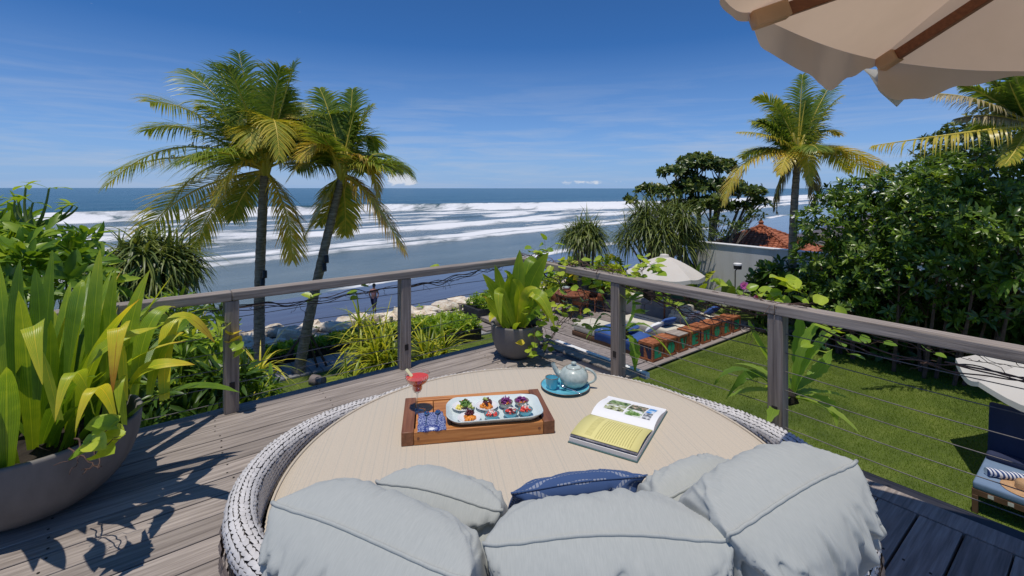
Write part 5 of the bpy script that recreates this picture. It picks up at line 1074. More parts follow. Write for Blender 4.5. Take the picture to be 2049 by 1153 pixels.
# ================================================================== PALMS
def frond(parent, org, p0, p1, p2, Lf, var, vtip, dead=False, droop=0.8, n=58, gap=0.10, wleaf=0.019, seed=0, raggy=0.0, hang=0.0):
    rs = random.Random(seed); path = bez(p0, p1, p2, 26); m_ = MB()
    Ltot = sum((path[i + 1] - path[i]).length for i in range(26))
    q = MB(); q.tube(path, [0.030 * (1 - 0.88 * i / 26) + 0.003 for i in range(27)], 5, var=0.2 + 0.7 * vtip, mi=1)
    tan0 = (path[-1] - path[0]).normalized(); side0 = tan0.cross(UP); side0 = side0.normalized() if side0.length > 0.05 else Vector((1, 0, 0))
    roll = rs.uniform(-0.35, 0.35)
    for i in range(n):
        t = gap + (1 - gap) * (i + 0.5) / n; x = t * 26; k = min(25, int(x)); p = path[k].lerp(path[k + 1], x - k); tg = (path[k + 1] - path[k]).normalized()
        sd = tg.cross(UP); sd = sd.normalized() if sd.length > 0.12 else side0
        sd = Quaternion(tg, roll) @ sd; nn = sd.cross(tg)
        for s_ in (-1, 1):
            if rs.random() < raggy: continue
            l = Lf * (0.42 + 0.58 * math.sin(math.pi * min(1, 0.16 + 0.80 * t)) ** 0.8) * rs.uniform(0.85, 1.1) * (1 - 0.55 * max(0, t - 0.8) / 0.2)
            fw = 0.45 + 0.9 * t * t + rs.uniform(-0.08, 0.08)
            d = (sd * s_ * (1 - hang * 0.5) + tg * fw + nn * rs.uniform(0.05, 0.32) * (1 - hang)).normalized(); dr = droop * rs.uniform(0.7, 1.35) + hang * 1.6
            pp = p.copy(); pts = [pp.copy()]; dd = d.copy()
            for j in range(4): dd = (dd + Vector((rs.uniform(-0.05, 0.05), rs.uniform(-0.05, 0.05), -dr * 0.25 * (0.5 + 0.35 * j)))).normalized(); pp = pp + dd * l / 4; pts.append(pp.copy())
            v = var + rs.uniform(-0.12, 0.12); w = wleaf * rs.uniform(0.8, 1.15)
            vs = []; va = []
            for j, pt in enumerate(pts):
                tj = (pts[min(4, j + 1)] - pts[max(0, j - 1)]).normalized(); wd = tj.cross(nn); wd = wd.normalized() if wd.length > 0.02 else sd
                ww = w * (0.55, 1.0, 0.85, 0.5, 0.05)[j]; vs += [pt - wd * ww, pt + wd * ww]; xx = v + (vtip - var) * (j / 4) ** 1.5; va += [xx, xx]
            q.add(vs, [(2 * j, 2 * j + 1, 2 * j + 3, 2 * j + 2) for j in range(4)], va, 0)
    return q.build('frond', [M['deadpalm'] if dead else M['palm'], M['rachis']], parent, origin=org, angle=180)
def palm_trunk(parent, org, pts, r0, r1, k=40):
    P = [Vector(p) for p in pts]; path = []
    for i in range(k + 1):
        t = i / k; path.append(P[0] * (1 - t) ** 2 + P[1] * 2 * t * (1 - t) + P[2] * t * t if len(P) == 3 else P[0].lerp(P[1], t))
    rr = [(r0 + (r1 - r0) * (i / k) + 0.35 * r0 * max(0, 1 - i / 4) ** 2) * (1 + (0.045 if i % 2 else -0.03)) for i in range(k + 1)]
    q = MB(); q.tube([p - org for p in path], rr, 14); return q.build('trunk', M['bark'], parent, angle=180)
def palm(label, base, mid, crown, r0, r1, fr, fill, fillL, seed, group='coconut palms', lf=0.62, dY=0.0):
    rs = random.Random(seed); t = thing('coconut_palm', label, 'palm tree', base, group)
    palm_trunk(t, base, (base, mid, crown), r0, r1)
    q = MB()                                                             # fibrous crown shaft with leaf bases and nuts
    c0 = crown - base
    for i in range(14):
        a_ = i * 2.4; d = Vector((math.cos(a_) * 0.5, math.sin(a_) * 0.5, 1)).normalized(); q.tube([c0 + UP * (-0.15 + 0.02 * i), c0 + UP * (0.02 * i) + d * 0.22, c0 + UP * (0.03 * i) + d * 0.5], [0.07, 0.06, 0.028], 6, var=0.3)
    q.build('crown_shaft', M['rachis'], t, angle=180)
    for j, f in enumerate(fr):
        tip = PX(f[0], f[1], crown.y + f[2]); midp = PX(f[3], f[4], crown.y + f[2] * 0.5); var, vt = min(0.8, f[5] + (0.17 if f[1] > f[4] else 0.02)), f[6]
        kw = f[7] if len(f) > 7 else {}
        s = crown + UP * 0.12; ctrl = 2 * midp - (s + tip) / 2; Lfac = (tip - s).length / 2.6
        frond(t, base, s, ctrl, tip, lf * min(1.25, 0.55 + 0.45 * Lfac), var, vt, seed=seed * 100 + j, **kw)
    for j in range(fill):
        a_ = rs.uniform(0.15, math.pi - 0.15) if j % 3 else rs.uniform(0, 6.28); inc = rs.uniform(0.15, 1.25); s = crown + UP * 0.15
        d = Vector((math.cos(a_) * math.sin(inc), math.sin(a_) * math.sin(inc), math.cos(inc))); l = fillL * rs.uniform(0.75, 1.05)
        frond(t, base, s, s + d * l * 0.6, s + d * l * 0.95 + Vector((0, 0, -l * 0.22 * (0.4 + inc))), lf, rs.uniform(0.15, 0.4), rs.uniform(0.3, 0.7), seed=seed * 777 + j)
    return t
p1b = PG(520, 742, LZ); Y1 = p1b.y; p1c = PX(530, 352, Y1)
palm('tall straight coconut palm with the biggest full crown, left of the leaning palm', p1b, PX(515, 560, Y1), p1c, 0.125, 0.098, [
    (478, 108, 0.6, 505, 225, .22, .45), (590, 128, 0.3, 565, 210, .25, .4), (372, 140, 0.5, 450, 215, .25, .5), (585, 215, 0.8, 570, 250, .2, .4), (300, 205, 0.4, 405, 235, .3, .65), (432, 130, 0.9, 480, 220, .2, .4),
    (292, 262, -0.2, 395, 262, .3, .6), (213, 372, 0.2, 360, 295, .34, .62), (218, 345, 0.9, 370, 315, .22, .5), (330, 425, -.4, 420, 335, .3, .6), (283, 485, 0.1, 375, 390, .34, .7), (388, 500, 0.3, 440, 400, .40, .75), (428, 408, -0.9, 480, 325, .55, .85),
    (585, 520, -0.5, 570, 420, .50, .85), (610, 480, 0.2, 580, 405, .4, .8), (465, 440, 0.4, 490, 385, .3, .6), (500, 300, -1.2, 512, 255, .4, .7), (560, 320, -1.3, 545, 240, .4, .7), (655, 250, 0.5, 600, 240, .25, .5), (640, 340, .6, 600, 290, .3, .5), (690, 210, 1.2, 610, 235, .25, .5), (470, 270, -0.6, 500, 225, .3, .5)], 20, 2.9, 1, lf=0.90)
p2b = PG(597, 748, LZ); Y2 = p2b.y; p2c = PX(683, 358, Y2)
p2 = palm('leaning coconut palm with yellowing drooping fronds, right of the straight palm', p2b, PX(632, 560, Y2), p2c, 0.122, 0.085, [
    (640, 178, 0.4, 665, 250, .3, .55), (705, 180, 0.5, 698, 255, .3, .5), (742, 212, 0.2, 715, 265, .25, .55), (750, 300, 0.7, 730, 275, .22, .45), (757, 395, -0.3, 730, 315, .55, .9), (811, 508, -0.4, 745, 400, .68, .95, dict(droop=1.0)), (612, 470, -0.1, 650, 400, .34, .9),
    (572, 365, -0.7, 640, 300, .60, .8), (600, 320, -0.9, 640, 290, .55, .7), (598, 232, 0.6, 635, 262, .35, .85), (770, 450, 0.5, 730, 380, .5, .85), (640, 450, 0.8, 665, 400, .3, .8), (690, 470, .4, 690, 410, .35, .8), (620, 255, 0.9, 650, 280, .25, .5)], 15, 2.0, 2, lf=0.76)
# prop poles tied to the leaning palm
for k, (ex, ey) in enumerate(((545, 752), (636, 738), (655, 735))):
    q = MB(); a_ = PX(614, 668, Y2) - p2b; q.tube([PG(ex, ey, LZ) - p2b, a_ + Vector((0.05 * k - 0.05, 0, 0.05))], 0.028, 8); q.build('prop_pole', M['twigdark'], p2)
# spotlights strapped to the trunks
def spot(label, p):
    t = thing('trunk_spotlight', label, 'spotlight', p, 'spotlights on the palm trunks')
    for k, dx in ((0, 0.05), (1, 0.0)):
        q = MB(); q.tube([(dx, -0.10, 0.05 - 0.19 * k), (dx + 0.03, -0.16, -0.10 - 0.19 * k)], 0.052, 12); q.build('lamp_head', M['black'], t)
    q = MB(); q.tube([(0.0, -0.02, 0.0), (0.02, -0.1, 0.0), (0.02, -0.1, -0.2)], 0.014, 6); q.build('bracket', M['black'], t)
spot('pair of black spotlights on the straight palm trunk', PX(530, 545, Y1)); spot('pair of black spotlights on the leaning palm trunk', PX(652, 515, Y2))
Y3 = 14.0; p3c = PX(1596, 322, Y3); p3b = Vector((PX(1585, 600, Y3).x, Y3, LZ))
palm('slender coconut palm with yellow drooping fronds standing by the grey wall', p3b, PX(1582, 470, Y3), p3c, 0.125, 0.09, [
    (1606, 150, 0.3, 1600, 235, .45, .6), (1668, 160, 0.4, 1630, 230, .3, .6), (1512, 195, 0.2, 1560, 225, .35, .75), (1555, 200, 0.6, 1575, 255, .2, .45), (1680, 195, 0.0, 1640, 240, .45, .8), (1475, 265, -0.2, 1545, 275, .5, .95), (1448, 410, -0.3, 1500, 320, .66, .95, dict(droop=0.9)), (1470, 380, 0.3, 1520, 310, .5, .85),
    (1785, 350, -0.2, 1690, 302, .48, .9), (1760, 365, 0.4, 1680, 310, .4, .85), (1620, 370, -0.9, 1612, 300, .6, .8), (1555, 425, 0.2, 1562, 355, .5, .6, dict(dead=True, hang=0.7, raggy=0.25)), (1548, 420, 0.5, 1570, 350, .4, .5, dict(dead=True, hang=0.7, raggy=0.3)), (1680, 270, 0.3, 1640, 265, .4, .75), (1700, 345, 0.8, 1650, 300, .4, .7), (1560, 350, -0.8, 1580, 305, .55, .8), (1540, 230, .8, 1570, 270, .25, .5), (1640, 200, .9, 1620, 260, .25, .5), (1625, 415, .5, 1625, 350, .3, .9, dict(dead=True, hang=0.6, raggy=0.3))], 12, 2.0, 3, lf=0.66)
Y4 = 9.5; p4c = PX(2062, 262, Y4); p4b = Vector((p4c.x + 0.7, Y4, LZ))
palm('palm at the edge of view with dry pale fronds and one long bare frond', p4b, (p4b + p4c) / 2 + Vector((0.3, 0, 0)), p4c, 0.13, 0.10, [
    (1842, 188, 0.2, 1955, 200, .62, .9, dict(dead=True, hang=0.5, raggy=0.1)), (1745, 292, -0.2, 1900, 270, .55, .75, dict(hang=0.8, raggy=0.45, droop=1.2)), (1925, 170, 0.4, 1990, 200, .3, .5), (1985, 160, 0.1, 2020, 200, .22, .4), (2020, 165, -0.3, 2040, 210, .22, .4), (1912, 238, 0.3, 1985, 232, .35, .8, dict(dead=True, hang=0.4, raggy=0.1)), (2120, 150, 0, 2090, 200, .3, .5), (2180, 300, 0, 2120, 240, .3, .5), (2010, 330, -.4, 2040, 290, .3, .6), (1950, 200, .8, 2010, 225, .2, .4)], 8, 1.8, 4, lf=0.5)

# ================================================================== PANDANUS AND GRASSY CLUMPS
def blades(mb, c, n, Ln, Wd, axis, spread, droop, vr, rs, nseg=5, nrmup=True, lean=0.0):
    axis = Vector(axis).normalized(); o1 = axis.orthogonal().normalized(); o2 = axis.cross(o1)
    for i in range(n):
        a_ = i * 2.399 + rs.uniform(-0.4, 0.4); inc = spread[0] + (spread[1] - spread[0]) * ((i + 0.5) / n) ** 0.7 + rs.uniform(-0.1, 0.1)
        d = axis * math.cos(inc) + (o1 * math.cos(a_) + o2 * math.sin(a_)) * math.sin(inc); l = Ln * rs.uniform(0.65, 1.1)
        path = arc_path(c, d, l, droop * rs.uniform(0.6, 1.4), nseg); v = rs.uniform(*vr); w = Wd * rs.uniform(0.8, 1.2)
        sd = d.cross(UP); sd = sd.normalized() if sd.length > 0.1 else o1; vs = []; va = []
        for j, p in enumerate(path):
            t = j / nseg; ww = w * (0.7 + 0.3 * min(1, t * 4)) * (1 - t ** 2.2) + 0.0008; nn = Vector((0, 0, ww * 0.5)); vs += [p - sd * ww + nn * 0.6, p, p + sd * ww + nn * 0.6]; va += [v + 0.1 * t, v - 0.05, v + 0.1 * t]
        mb.add(vs, [f for j in range(nseg) for f in ((3 * j, 3 * j + 1, 3 * j + 4, 3 * j + 3), (3 * j + 1, 3 * j + 2, 3 * j + 5, 3 * j + 4))], va)
def pandanus(label, c, rad, nros, Ln, base, seed, group='pandanus bushes', zs=0.85):
    rs = random.Random(seed); t = thing('pandanus', label, 'bush', base, group); q = MB(); st_ = MB()
    for i in range(nros):
        z = 1 - (i + 0.5) / nros * 1.35; r_ = math.sqrt(max(0, 1 - min(1, abs(z)) ** 2)); a_ = i * 2.399 + rs.uniform(-0.3, 0.3)
        d = Vector((r_ * math.cos(a_), r_ * math.sin(a_), z * zs)); k = rs.uniform(0.45, 0.80); p = c + d * rad * k
        ax = (d + Vector((0, 0, 0.65))).normalized()
        blades(q, p - base, 30, Ln, 0.020, ax, (0.15, 1.5), 1.7, (0.12, 0.66), rs)
        if i % 2 == 0: st_.tube([p - base, (p + base) / 2 - base + Vector((rs.uniform(-.2, .2), rs.uniform(-.2, .2), 0.2)), Vector((rs.uniform(-.15, .15), rs.uniform(-.15, .15), 0))], [0.03, 0.04, 0.06], 6)
    q.build('foliage', M['pandan'], t, angle=180); st_.build('stems', M['branch'], t)
bz = lambda p: Vector((p.x, p.y, LZ))
c = PX(1322, 468, 17.5); pandanus('largest pandanus bush with long drooping leaves behind the cream parasol', c, 1.72, 66, 1.05, bz(c), 51)
c = PX(1168, 476, 17.0); pandanus('smaller round pandanus bush with drooping leaves, left of the largest one', c, 0.86, 30, 0.95, bz(c), 52)
c = PX(292, 548, 8.2); pandanus('dark pandanus bush beyond the left end of the beach handrail', c, 0.88, 40, 0.75, bz(c), 53)
def flax(label, base, h, n, Ln, seed, group='flax clumps below the terrace', wd=0.021):
    rs = random.Random(seed); t = thing('flax_clump', label, 'plant', base, group); q = MB(); s_ = MB()
    for k in range(6):
        a_ = k * 1.05; c = Vector((0.22 * math.cos(a_), 0.22 * math.sin(a_), h * rs.uniform(0.45, 1.0))); s_.tube([Vector((0.1 * math.cos(a_), 0.1 * math.sin(a_), 0)), c], [0.045, 0.035], 7)
        blades(q, c, n, Ln, wd, Vector((0.3 * math.cos(a_), 0.3 * math.sin(a_), 1)), (0.1, 1.55), 1.25, (0.0, 0.72), rs, 6)
    q.build('foliage', M['flax'], t, angle=180); s_.build('stems', M['branch'], t)
pb = PX(770, 735, 9.6); flax('tall yellow green flax clump left of the second handrail post', bz(pb), 1.05, 44, 1.15, 61)
pb = PX(868, 735, 10.0); flax('wide spreading yellow green flax clump right of the second handrail post', bz(pb), 0.85, 38, 1.05, 62)
pb = PX(715, 770, 7.8); flax('low flax tuft with narrow bright blades at the terrace edge by the second post', bz(pb), 1.2, 9, 0.7, 63)
pb = PX(735, 640, 10.3); flax('thin upper flax tuft with brown tips behind the tall flax clump', bz(pb), 1.55, 22, 0.8, 64)

# ================================================================== LEAFY BUSHES AND TREES
leafT = {}
def leaf_tpl(aspect=0.32, fold=0.15, curl=0.25, tipw=0.0, peak=0.55):
    v = []; 
    for y, w in ((0, 0.06), (0.25, 0.62), (peak, 1.0), (0.82, 0.66), (1.0, 0.04)):
        z = -curl * y * y
        for s_ in (-1, 0, 1): v.append((s_ * w * aspect / 2, y, z + fold * abs(s_) * w * aspect))
    f = [q_ for j in range(4) for q_ in ((3 * j, 3 * j + 1, 3 * j + 4, 3 * j + 3), (3 * j + 1, 3 * j + 2, 3 * j + 5, 3 * j + 4))]
    return np.array(v), np.array(f)
def rosettes(C, A, nleaf, Ln, seed, inc=(0.5, 1.35), var=(0.1, 0.6)):
    r = np.random.default_rng(seed); n = len(C); A = A / np.linalg.norm(A, axis=1, keepdims=True)
    t1 = np.cross(A, np.array([0.3, 0.9, 0.2])); t1 /= np.linalg.norm(t1, axis=1, keepdims=True) + 1e-9; t2 = np.cross(A, t1)
    ph = np.arange(nleaf)[None] * 2.399 + r.uniform(0, 6, (n, 1)) + r.uniform(-0.3, 0.3, (n, nleaf)); ic = r.uniform(inc[0], inc[1], (n, nleaf))
    D = A[:, None] * np.cos(ic)[..., None] + (t1[:, None] * np.cos(ph)[..., None] + t2[:, None] * np.sin(ph)[..., None]) * np.sin(ic)[..., None]
    Nh = A[:, None] + r.normal(0, 0.25, D.shape); D = D.reshape(-1, 3); Nh = Nh.reshape(-1, 3)
    Fm = frames(D, Nh); s = Ln * r.uniform(0.6, 1.15, len(D)); Fm = Fm * s[:, None, None]
    T = np.repeat(C, nleaf, axis=0) + D * (0.08 * Ln); cv = np.repeat(r.uniform(var[0], var[1], n), nleaf) + r.uniform(-0.14, 0.14, n * nleaf)
    return Fm, T, np.clip(cv, 0, 1)
def foliage(name, C, A, nleaf, Ln, seed, mat, parent, org, tpl, inc=(0.5, 1.35), var=(0.1, 0.6)):
    Fm, T, cv = rosettes(np.asarray(C), np.asarray(A), nleaf, Ln, seed, inc, var); V, F, vv = scatter(tpl[0], tpl[1], Fm, T - np.array(org), cv)
    return big(name, V, F, M[mat], vv, parent)
def clumps(cs, n, seed, shell=(0.55, 1.0), down=-0.6, jitter=0.25):
    r = np.random.default_rng(seed); C, A = [], []
    wts = np.array([c[1] ** 2 for c in cs]); wts = wts / wts.sum()
    for (c, rad, sq), w in zip(cs, wts):
        k = max(3, int(n * w)); d = r.normal(0, 1, (k * 3, 3)); d /= np.linalg.norm(d, axis=1, keepdims=True); d = d[d[:, 2] > down][:k]
        s = r.uniform(shell[0], shell[1], (len(d), 1)) ** 0.6; C.append(np.array(c) + d * s * np.array([rad, rad, rad * sq])); a_ = d + np.array([0, 0, 0.7]) + r.normal(0, jitter, d.shape); A.append(a_)
    return np.concatenate(C), np.concatenate(A)
def limbs(parent, org, base, cs, r0, seed, mat='branch', tw=3, multi=False):
    rs = random.Random(seed); q = MB(); base = Vector(base)
    for c, rad, sq in cs:
        c = Vector(c)
        if multi: base = Vector((org.x + (c.x - org.x) * 0.8 + rs.uniform(-.3, .3), org.y + (c.y - org.y) * 0.8, org.z))
        mid = base.lerp(c, 0.5) + Vector((rs.uniform(-.2, .2), rs.uniform(-.2, .2), rs.uniform(0, .3))) * (c - base).length * 0.35
        path = bez(base - org, mid - org, c - org, 8); q.tube(path, [r0 * (1 - 0.75 * i / 8) for i in range(9)], 6)
        for k in range(tw):
            e = c + Vector((rs.uniform(-1, 1), rs.uniform(-1, 1), rs.uniform(-0.4, 0.9) * sq)) * rad * 0.85; s = Vector(path[rs.randint(4, 7)])
            q.tube(bez(s, (s + e - org) / 2 + Vector((0, 0, rs.uniform(-.1, .2) * rad)), e - org, 5), [r0 * 0.28 * (1 - 0.7 * i / 5) for i in range(6)], 5)
    return q.build('branches', M[mat], parent)
def bush(name, label, cat, base, cs, n, nleaf, Ln, mat, seed, group=None, asp=0.3, r0=0.05, inc=(0.5, 1.35), var=(0.1, 0.6), shell=(0.5, 1.0), down=-0.7, curl=0.25, tw=3, part='foliage', branch='branch', multi=False):
    t = thing(name, label, cat, base, group); C, A = clumps(cs, n, seed, shell, down)
    foliage(part, C, A, nleaf, Ln, seed + 1, mat, t, base, leaf_tpl(asp, 0.15, curl), inc, var); limbs(t, base, base, cs, r0, seed + 2, branch, tw, multi); return t
# frangipani thicket on the right, over the far edge of the lawn
cs = []
for px, py, Y, r_, sq in ((1660, 440, 12.5, 1.0, .8), (1700, 380, 12.5, .8, .7), (1640, 500, 12.5, .8, .8), (1760, 400, 12, 1.1, .8), (1740, 480, 12, 1.1, .8), (1820, 370, 11.5, 1.1, .75), (1830, 450, 11, 1.2, .8), (1880, 400, 10.5, 1.1, .8), (1930, 350, 11, 1.2, .8), (1960, 430, 10, 1.2, .8), (2030, 380, 10, 1.3, .8), (2040, 470, 9.6, 1.2, .8), (1900, 500, 10.5, 1.1, .8), (1800, 530, 11, 1.0, .7), (1700, 545, 12, .8, .7), (2000, 545, 10, 1.0, .7), (1620, 560, 12.5, .6, .7), (1690, 600, 12, .8, .8), (1770, 595, 11.6, .8, .8), (1860, 590, 11, .8, .8), (1950, 600, 10.4, .8, .8), (2040, 560, 9.8, .8, .8)):
    cs.append((PX(px, py + 14, Y), r_ * 0.84, sq))
fb = bz(PX(1800, 600, 11.6))
fr_ = bush('frangipani_thicket', 'large dark glossy leaved frangipani thicket with white flowers filling the right side', 'bush', fb, cs, 1900, 9, 0.20, 'bush', 71, None, 0.33, 0.045, (0.55, 1.4), (0.12, 0.62), (0.45, 1.0), -0.75, 0.3, 5, branch='twig', multi=True)
C, A = clumps(cs, 800, 79, (0.8, 1.08), -0.4); foliage('young_foliage', C, A, 7, 0.115, 80, 'light', fr_, fb, leaf_tpl(0.3, 0.12, 0.2), (0.3, 1.2), (0.0, 0.42))
C, A = clumps(cs, 60, 75, (0.95, 1.03), -0.1); stuff(foliage('flowers', C[::2], A[::2], 6, 0.085, 76, 'whitefl', fr_, fb, leaf_tpl(0.7, 0.1, 0.3), (0.6, 1.1), (0.3, 0.9)))
cs = [(PX(px, py, Y), r_, sq) for px, py, Y, r_, sq in ((1930, 300, 15, 1.3, .7), (1990, 285, 15, 1.5, .7), (1890, 345, 15, 1.1, .6), (2060, 300, 15, 1.6, .8), (2100, 250, 15, 1.5, .8), (1850, 370, 15.5, .9, .5))]
tb = bz(PX(2000, 600, 15)); bush('evergreen_tree', 'dark small leaved evergreen tree rising behind the frangipani thicket', 'tree', tb, cs, 900, 10, 0.17, 'almond', 81, None, 0.4, 0.16, (0.5, 1.3), (0.05, 0.55), part='crown')
# layered almond tree behind the pandanus
cs = [(PX(px, py, Y), r_, sq) for px, py, Y, r_, sq in ((1350, 345, 21, .75, .35), (1395, 325, 21, .9, .4), (1440, 335, 21.5, .8, .4), (1330, 385, 20.5, .7, .35), (1295, 380, 20.5, .45, .4), (1390, 375, 21, 1.1, .45), (1450, 375, 21, .9, .4), (1500, 385, 21, .7, .35), (1420, 410, 20.5, 1.0, .4), (1360, 415, 21, .8, .4), (1480, 415, 21, .6, .35), (1520, 405, 21, .35, .4), (1262, 400, 20, .25, .4))]
ab = bz(PX(1405, 600, 21)); bush('almond_tree', 'sea almond tree with flat layered crown behind the largest pandanus', 'tree', ab, cs, 760, 9, 0.24, 'almond', 85, None, 0.52, 0.12, (0.6, 1.5), (0.1, 0.62), (0.3, 1.0), -0.5, 0.2, 5, 'crown')
cs = [(PX(px, py, Y), r_, sq) for px, py, Y, r_, sq in ((1440, 440, 19.5, .35, .5), (1475, 455, 19, .4, .5), (1440, 470, 19, .35, .4), (1510, 430, 20, .4, .4), (1400, 455, 19.5, .3, .5))]
bush('almond_sapling', 'sparse twiggy young almond tree between the pandanus and the tiled roof', 'tree', bz(PX(1420, 600, 19)), cs, 90, 5, 0.17, 'almond', 88, None, 0.45, 0.04, (0.6, 1.4), (0.05, 0.4), (0.5, 1.2), -0.8, 0.2, 9, 'crown')
# dark undergrowth along the wall behind the lawn
for i in range(9):
    a_ = 11.95 + 0.25 * (i % 2); b_ = -2.2 + i * 1.05; c = AB(a_, b_, LZ)
    cs = [(c + Vector((random.uniform(-.3, .3), random.uniform(-.3, .3), z)), r_, .8) for z, r_ in ((0.4, .8), (0.95, .8), (1.5, .7))]
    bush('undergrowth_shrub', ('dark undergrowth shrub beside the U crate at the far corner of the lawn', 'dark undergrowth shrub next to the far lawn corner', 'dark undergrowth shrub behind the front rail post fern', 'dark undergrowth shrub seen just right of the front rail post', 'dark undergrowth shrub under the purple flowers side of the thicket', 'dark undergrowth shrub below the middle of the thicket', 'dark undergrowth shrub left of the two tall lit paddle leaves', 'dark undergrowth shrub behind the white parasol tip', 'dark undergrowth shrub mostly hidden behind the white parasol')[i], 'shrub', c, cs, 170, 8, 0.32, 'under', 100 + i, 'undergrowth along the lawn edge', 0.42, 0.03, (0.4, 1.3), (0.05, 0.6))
# left: big-leaved bush at the frame edge and the shrubs below the terrace
cs = [(PX(px, py, Y), r_, sq) for px, py, Y, r_, sq in ((20, 500, 4.6, .30, .7), (80, 490, 4.6, .24, .7), (135, 500, 4.8, .22, .6), (30, 462, 4.7, .14, .7), (-60, 480, 4.6, .4, .8), (100, 560, 4.4, .36, .8), (0, 580, 4.2, .42, .8), (170, 560, 4.9, .26, .7))]
lb = bush('frangipani_bush', 'light green large leaved bush behind the big bowl at the left edge', 'bush', bz(PX(50, 700, 4.8)), cs, 120, 7, 0.25, 'light', 120, None, 0.30, 0.03, (0.5, 1.4), (0.12, 0.62), branch='stalk')
for px, py, Y in ((66, 406, 4.6), (98, 378, 4.7), (52, 372, 4.6), (30, 402, 4.6), (38, 405, 4.7), (145, 412, 4.8), (155, 415, 4.8), (125, 420, 4.8)):
    q = MB(); o = lb.location; b0 = PX(60 + (px - 60) * 0.4, 450, Y); q.tube(bez(b0 - o, PX(px - 8, 430, Y) - o, PX(px, py, Y) - o, 6), [0.018, 0.016, 0.014, 0.012, 0.010, 0.009, 0.008], 6, var=0.3); q.build('branch', M['stalk'], lb)
    for k in range(3):
        d = Vector((random.uniform(-1, 1), random.uniform(-0.6, 0.4), random.uniform(0.0, 0.7))); q = MB(); q.ribbon(arc_path(PX(px, py, Y), d, random.uniform(0.10, 0.24), 0.7, 7), blade_w(0.028, 7, 0.2, 0.55), UP, 0.2, random.uniform(0.3, 0.7)); q.build('leaf', M['light'], lb, origin=o, angle=180)
spots = [(330, 720, 4.6, .42), (420, 730, 4.6, .36), (380, 670, 5.4, .45), (300, 690, 5.0, .5), (250, 760, 4.4, .45), (440, 800, 4.3, .30), (500, 800, 5.2, .22), (340, 800, 4.2, .36)]
for i, (px, py, Y, r_) in enumerate(spots):
    c = PX(px, py, Y); cs = [(c, r_, .85), (c + Vector((0.15, 0.1, -0.5)), r_ * 1.1, .9), (c + Vector((-.2, 0.2, -1.0)), r_ * 1.2, .9)]
    names = ('front shrub with glossy leaves right against the terrace by the big bowl', 'green shrub beside the left handrail post, seen through the cables', 'bushy shrub behind the left handrail post towards the beach', 'shrub with light leaves between the pandanus and the big bowl', 'shrub mostly hidden behind the crinum leaves', 'low shrub at the foot of the left handrail post', 'grassy shrub right of the left handrail post near the palm trunk', 'dark shrub tucked below the terrace edge boards beside the bowl')
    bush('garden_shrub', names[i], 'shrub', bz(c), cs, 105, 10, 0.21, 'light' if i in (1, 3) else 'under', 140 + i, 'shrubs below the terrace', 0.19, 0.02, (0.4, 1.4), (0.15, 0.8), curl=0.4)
for i, (px, py, Y, lb_) in enumerate(((500, 800, 4.4, 'long bladed grass tuft at the foot of the left post'), (520, 700, 5.4, 'long bladed grass tuft behind the left post by the palm'), (300, 640, 5.2, 'long bladed grass tuft under the left end of the handrail'), (390, 640, 5.6, 'long bladed grass tuft in the shrubs left of the left post'))):
    c = PX(px, py, Y); rs = random.Random(i); t = thing('grass_tuft', lb_, 'plant', c, 'grass tufts below the terrace'); q = MB(); blades(q, Vector((0, 0, -0.25)), 34, 0.6, 0.011, UP, (0.15, 1.3), 1.3, (0.2, 0.8), rs, 6); q.build('foliage', M['flax'], t, angle=180)
# hedge strips along the path: low clipped ground cover
def strip(name, label, a0, a1, b0, b1, h, n, Ln, mat, seed, cat='hedge'):
    r = np.random.default_rng(seed); base = AB((a0 + a1) / 2, (b0 + b1) / 2, LZ); t = thing(name, label, cat, base)
    C = np.array([AB(r.uniform(a0, a1), r.uniform(b0, b1), LZ + h * r.uniform(0.35, 1.0)) for _ in range(n)]); A = r.normal(0, 0.5, (n, 3)) + np.array([0, 0, 1.0])
    foliage('foliage', C, A, 8, Ln, seed + 1, mat, t, base, leaf_tpl(0.4, 0.1, 0.3), (0.4, 1.5), (0.15, 0.75))
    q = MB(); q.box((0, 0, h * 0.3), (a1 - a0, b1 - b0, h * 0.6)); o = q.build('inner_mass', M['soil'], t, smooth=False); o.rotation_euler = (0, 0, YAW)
strip('hedge', 'low clipped green hedge between the paved path and the timber kerb', -6.5, 4.4, -9.15, -8.6, 0.36, 1500, 0.115, 'light', 160)
strip('hedge', 'rounded low green hedge behind the flax clumps beside the steps', 2.6, 4.4, -8.5, -7.2, 0.55, 700, 0.12, 'light', 163)
pbx = thing('planter_box', 'low dark planter box full of small leaved ground cover by the steps', 'planter', AB(6.0, -8.9, LZ))
q = MB(); q.box((0, 0, 0.22), (1.7, 0.9, 0.44)); o = q.build('box', M['darkedge'], pbx, bevel=0.01); o.rotation_euler = (0, 0, YAW)
strip('ground_cover', 'small leaved ground cover filling the low dark planter box', 5.25, 6.75, -9.3, -8.5, 0.75, 520, 0.10, 'light', 166, 'plant')
# creeping plants between the coral stones
strip('beach_creeper', 'green creeper sprigs growing between the cream stones', -6, 12, -11.0, -9.7, 0.16, 0 or 150, 0.12, 'light', 168, 'plant')

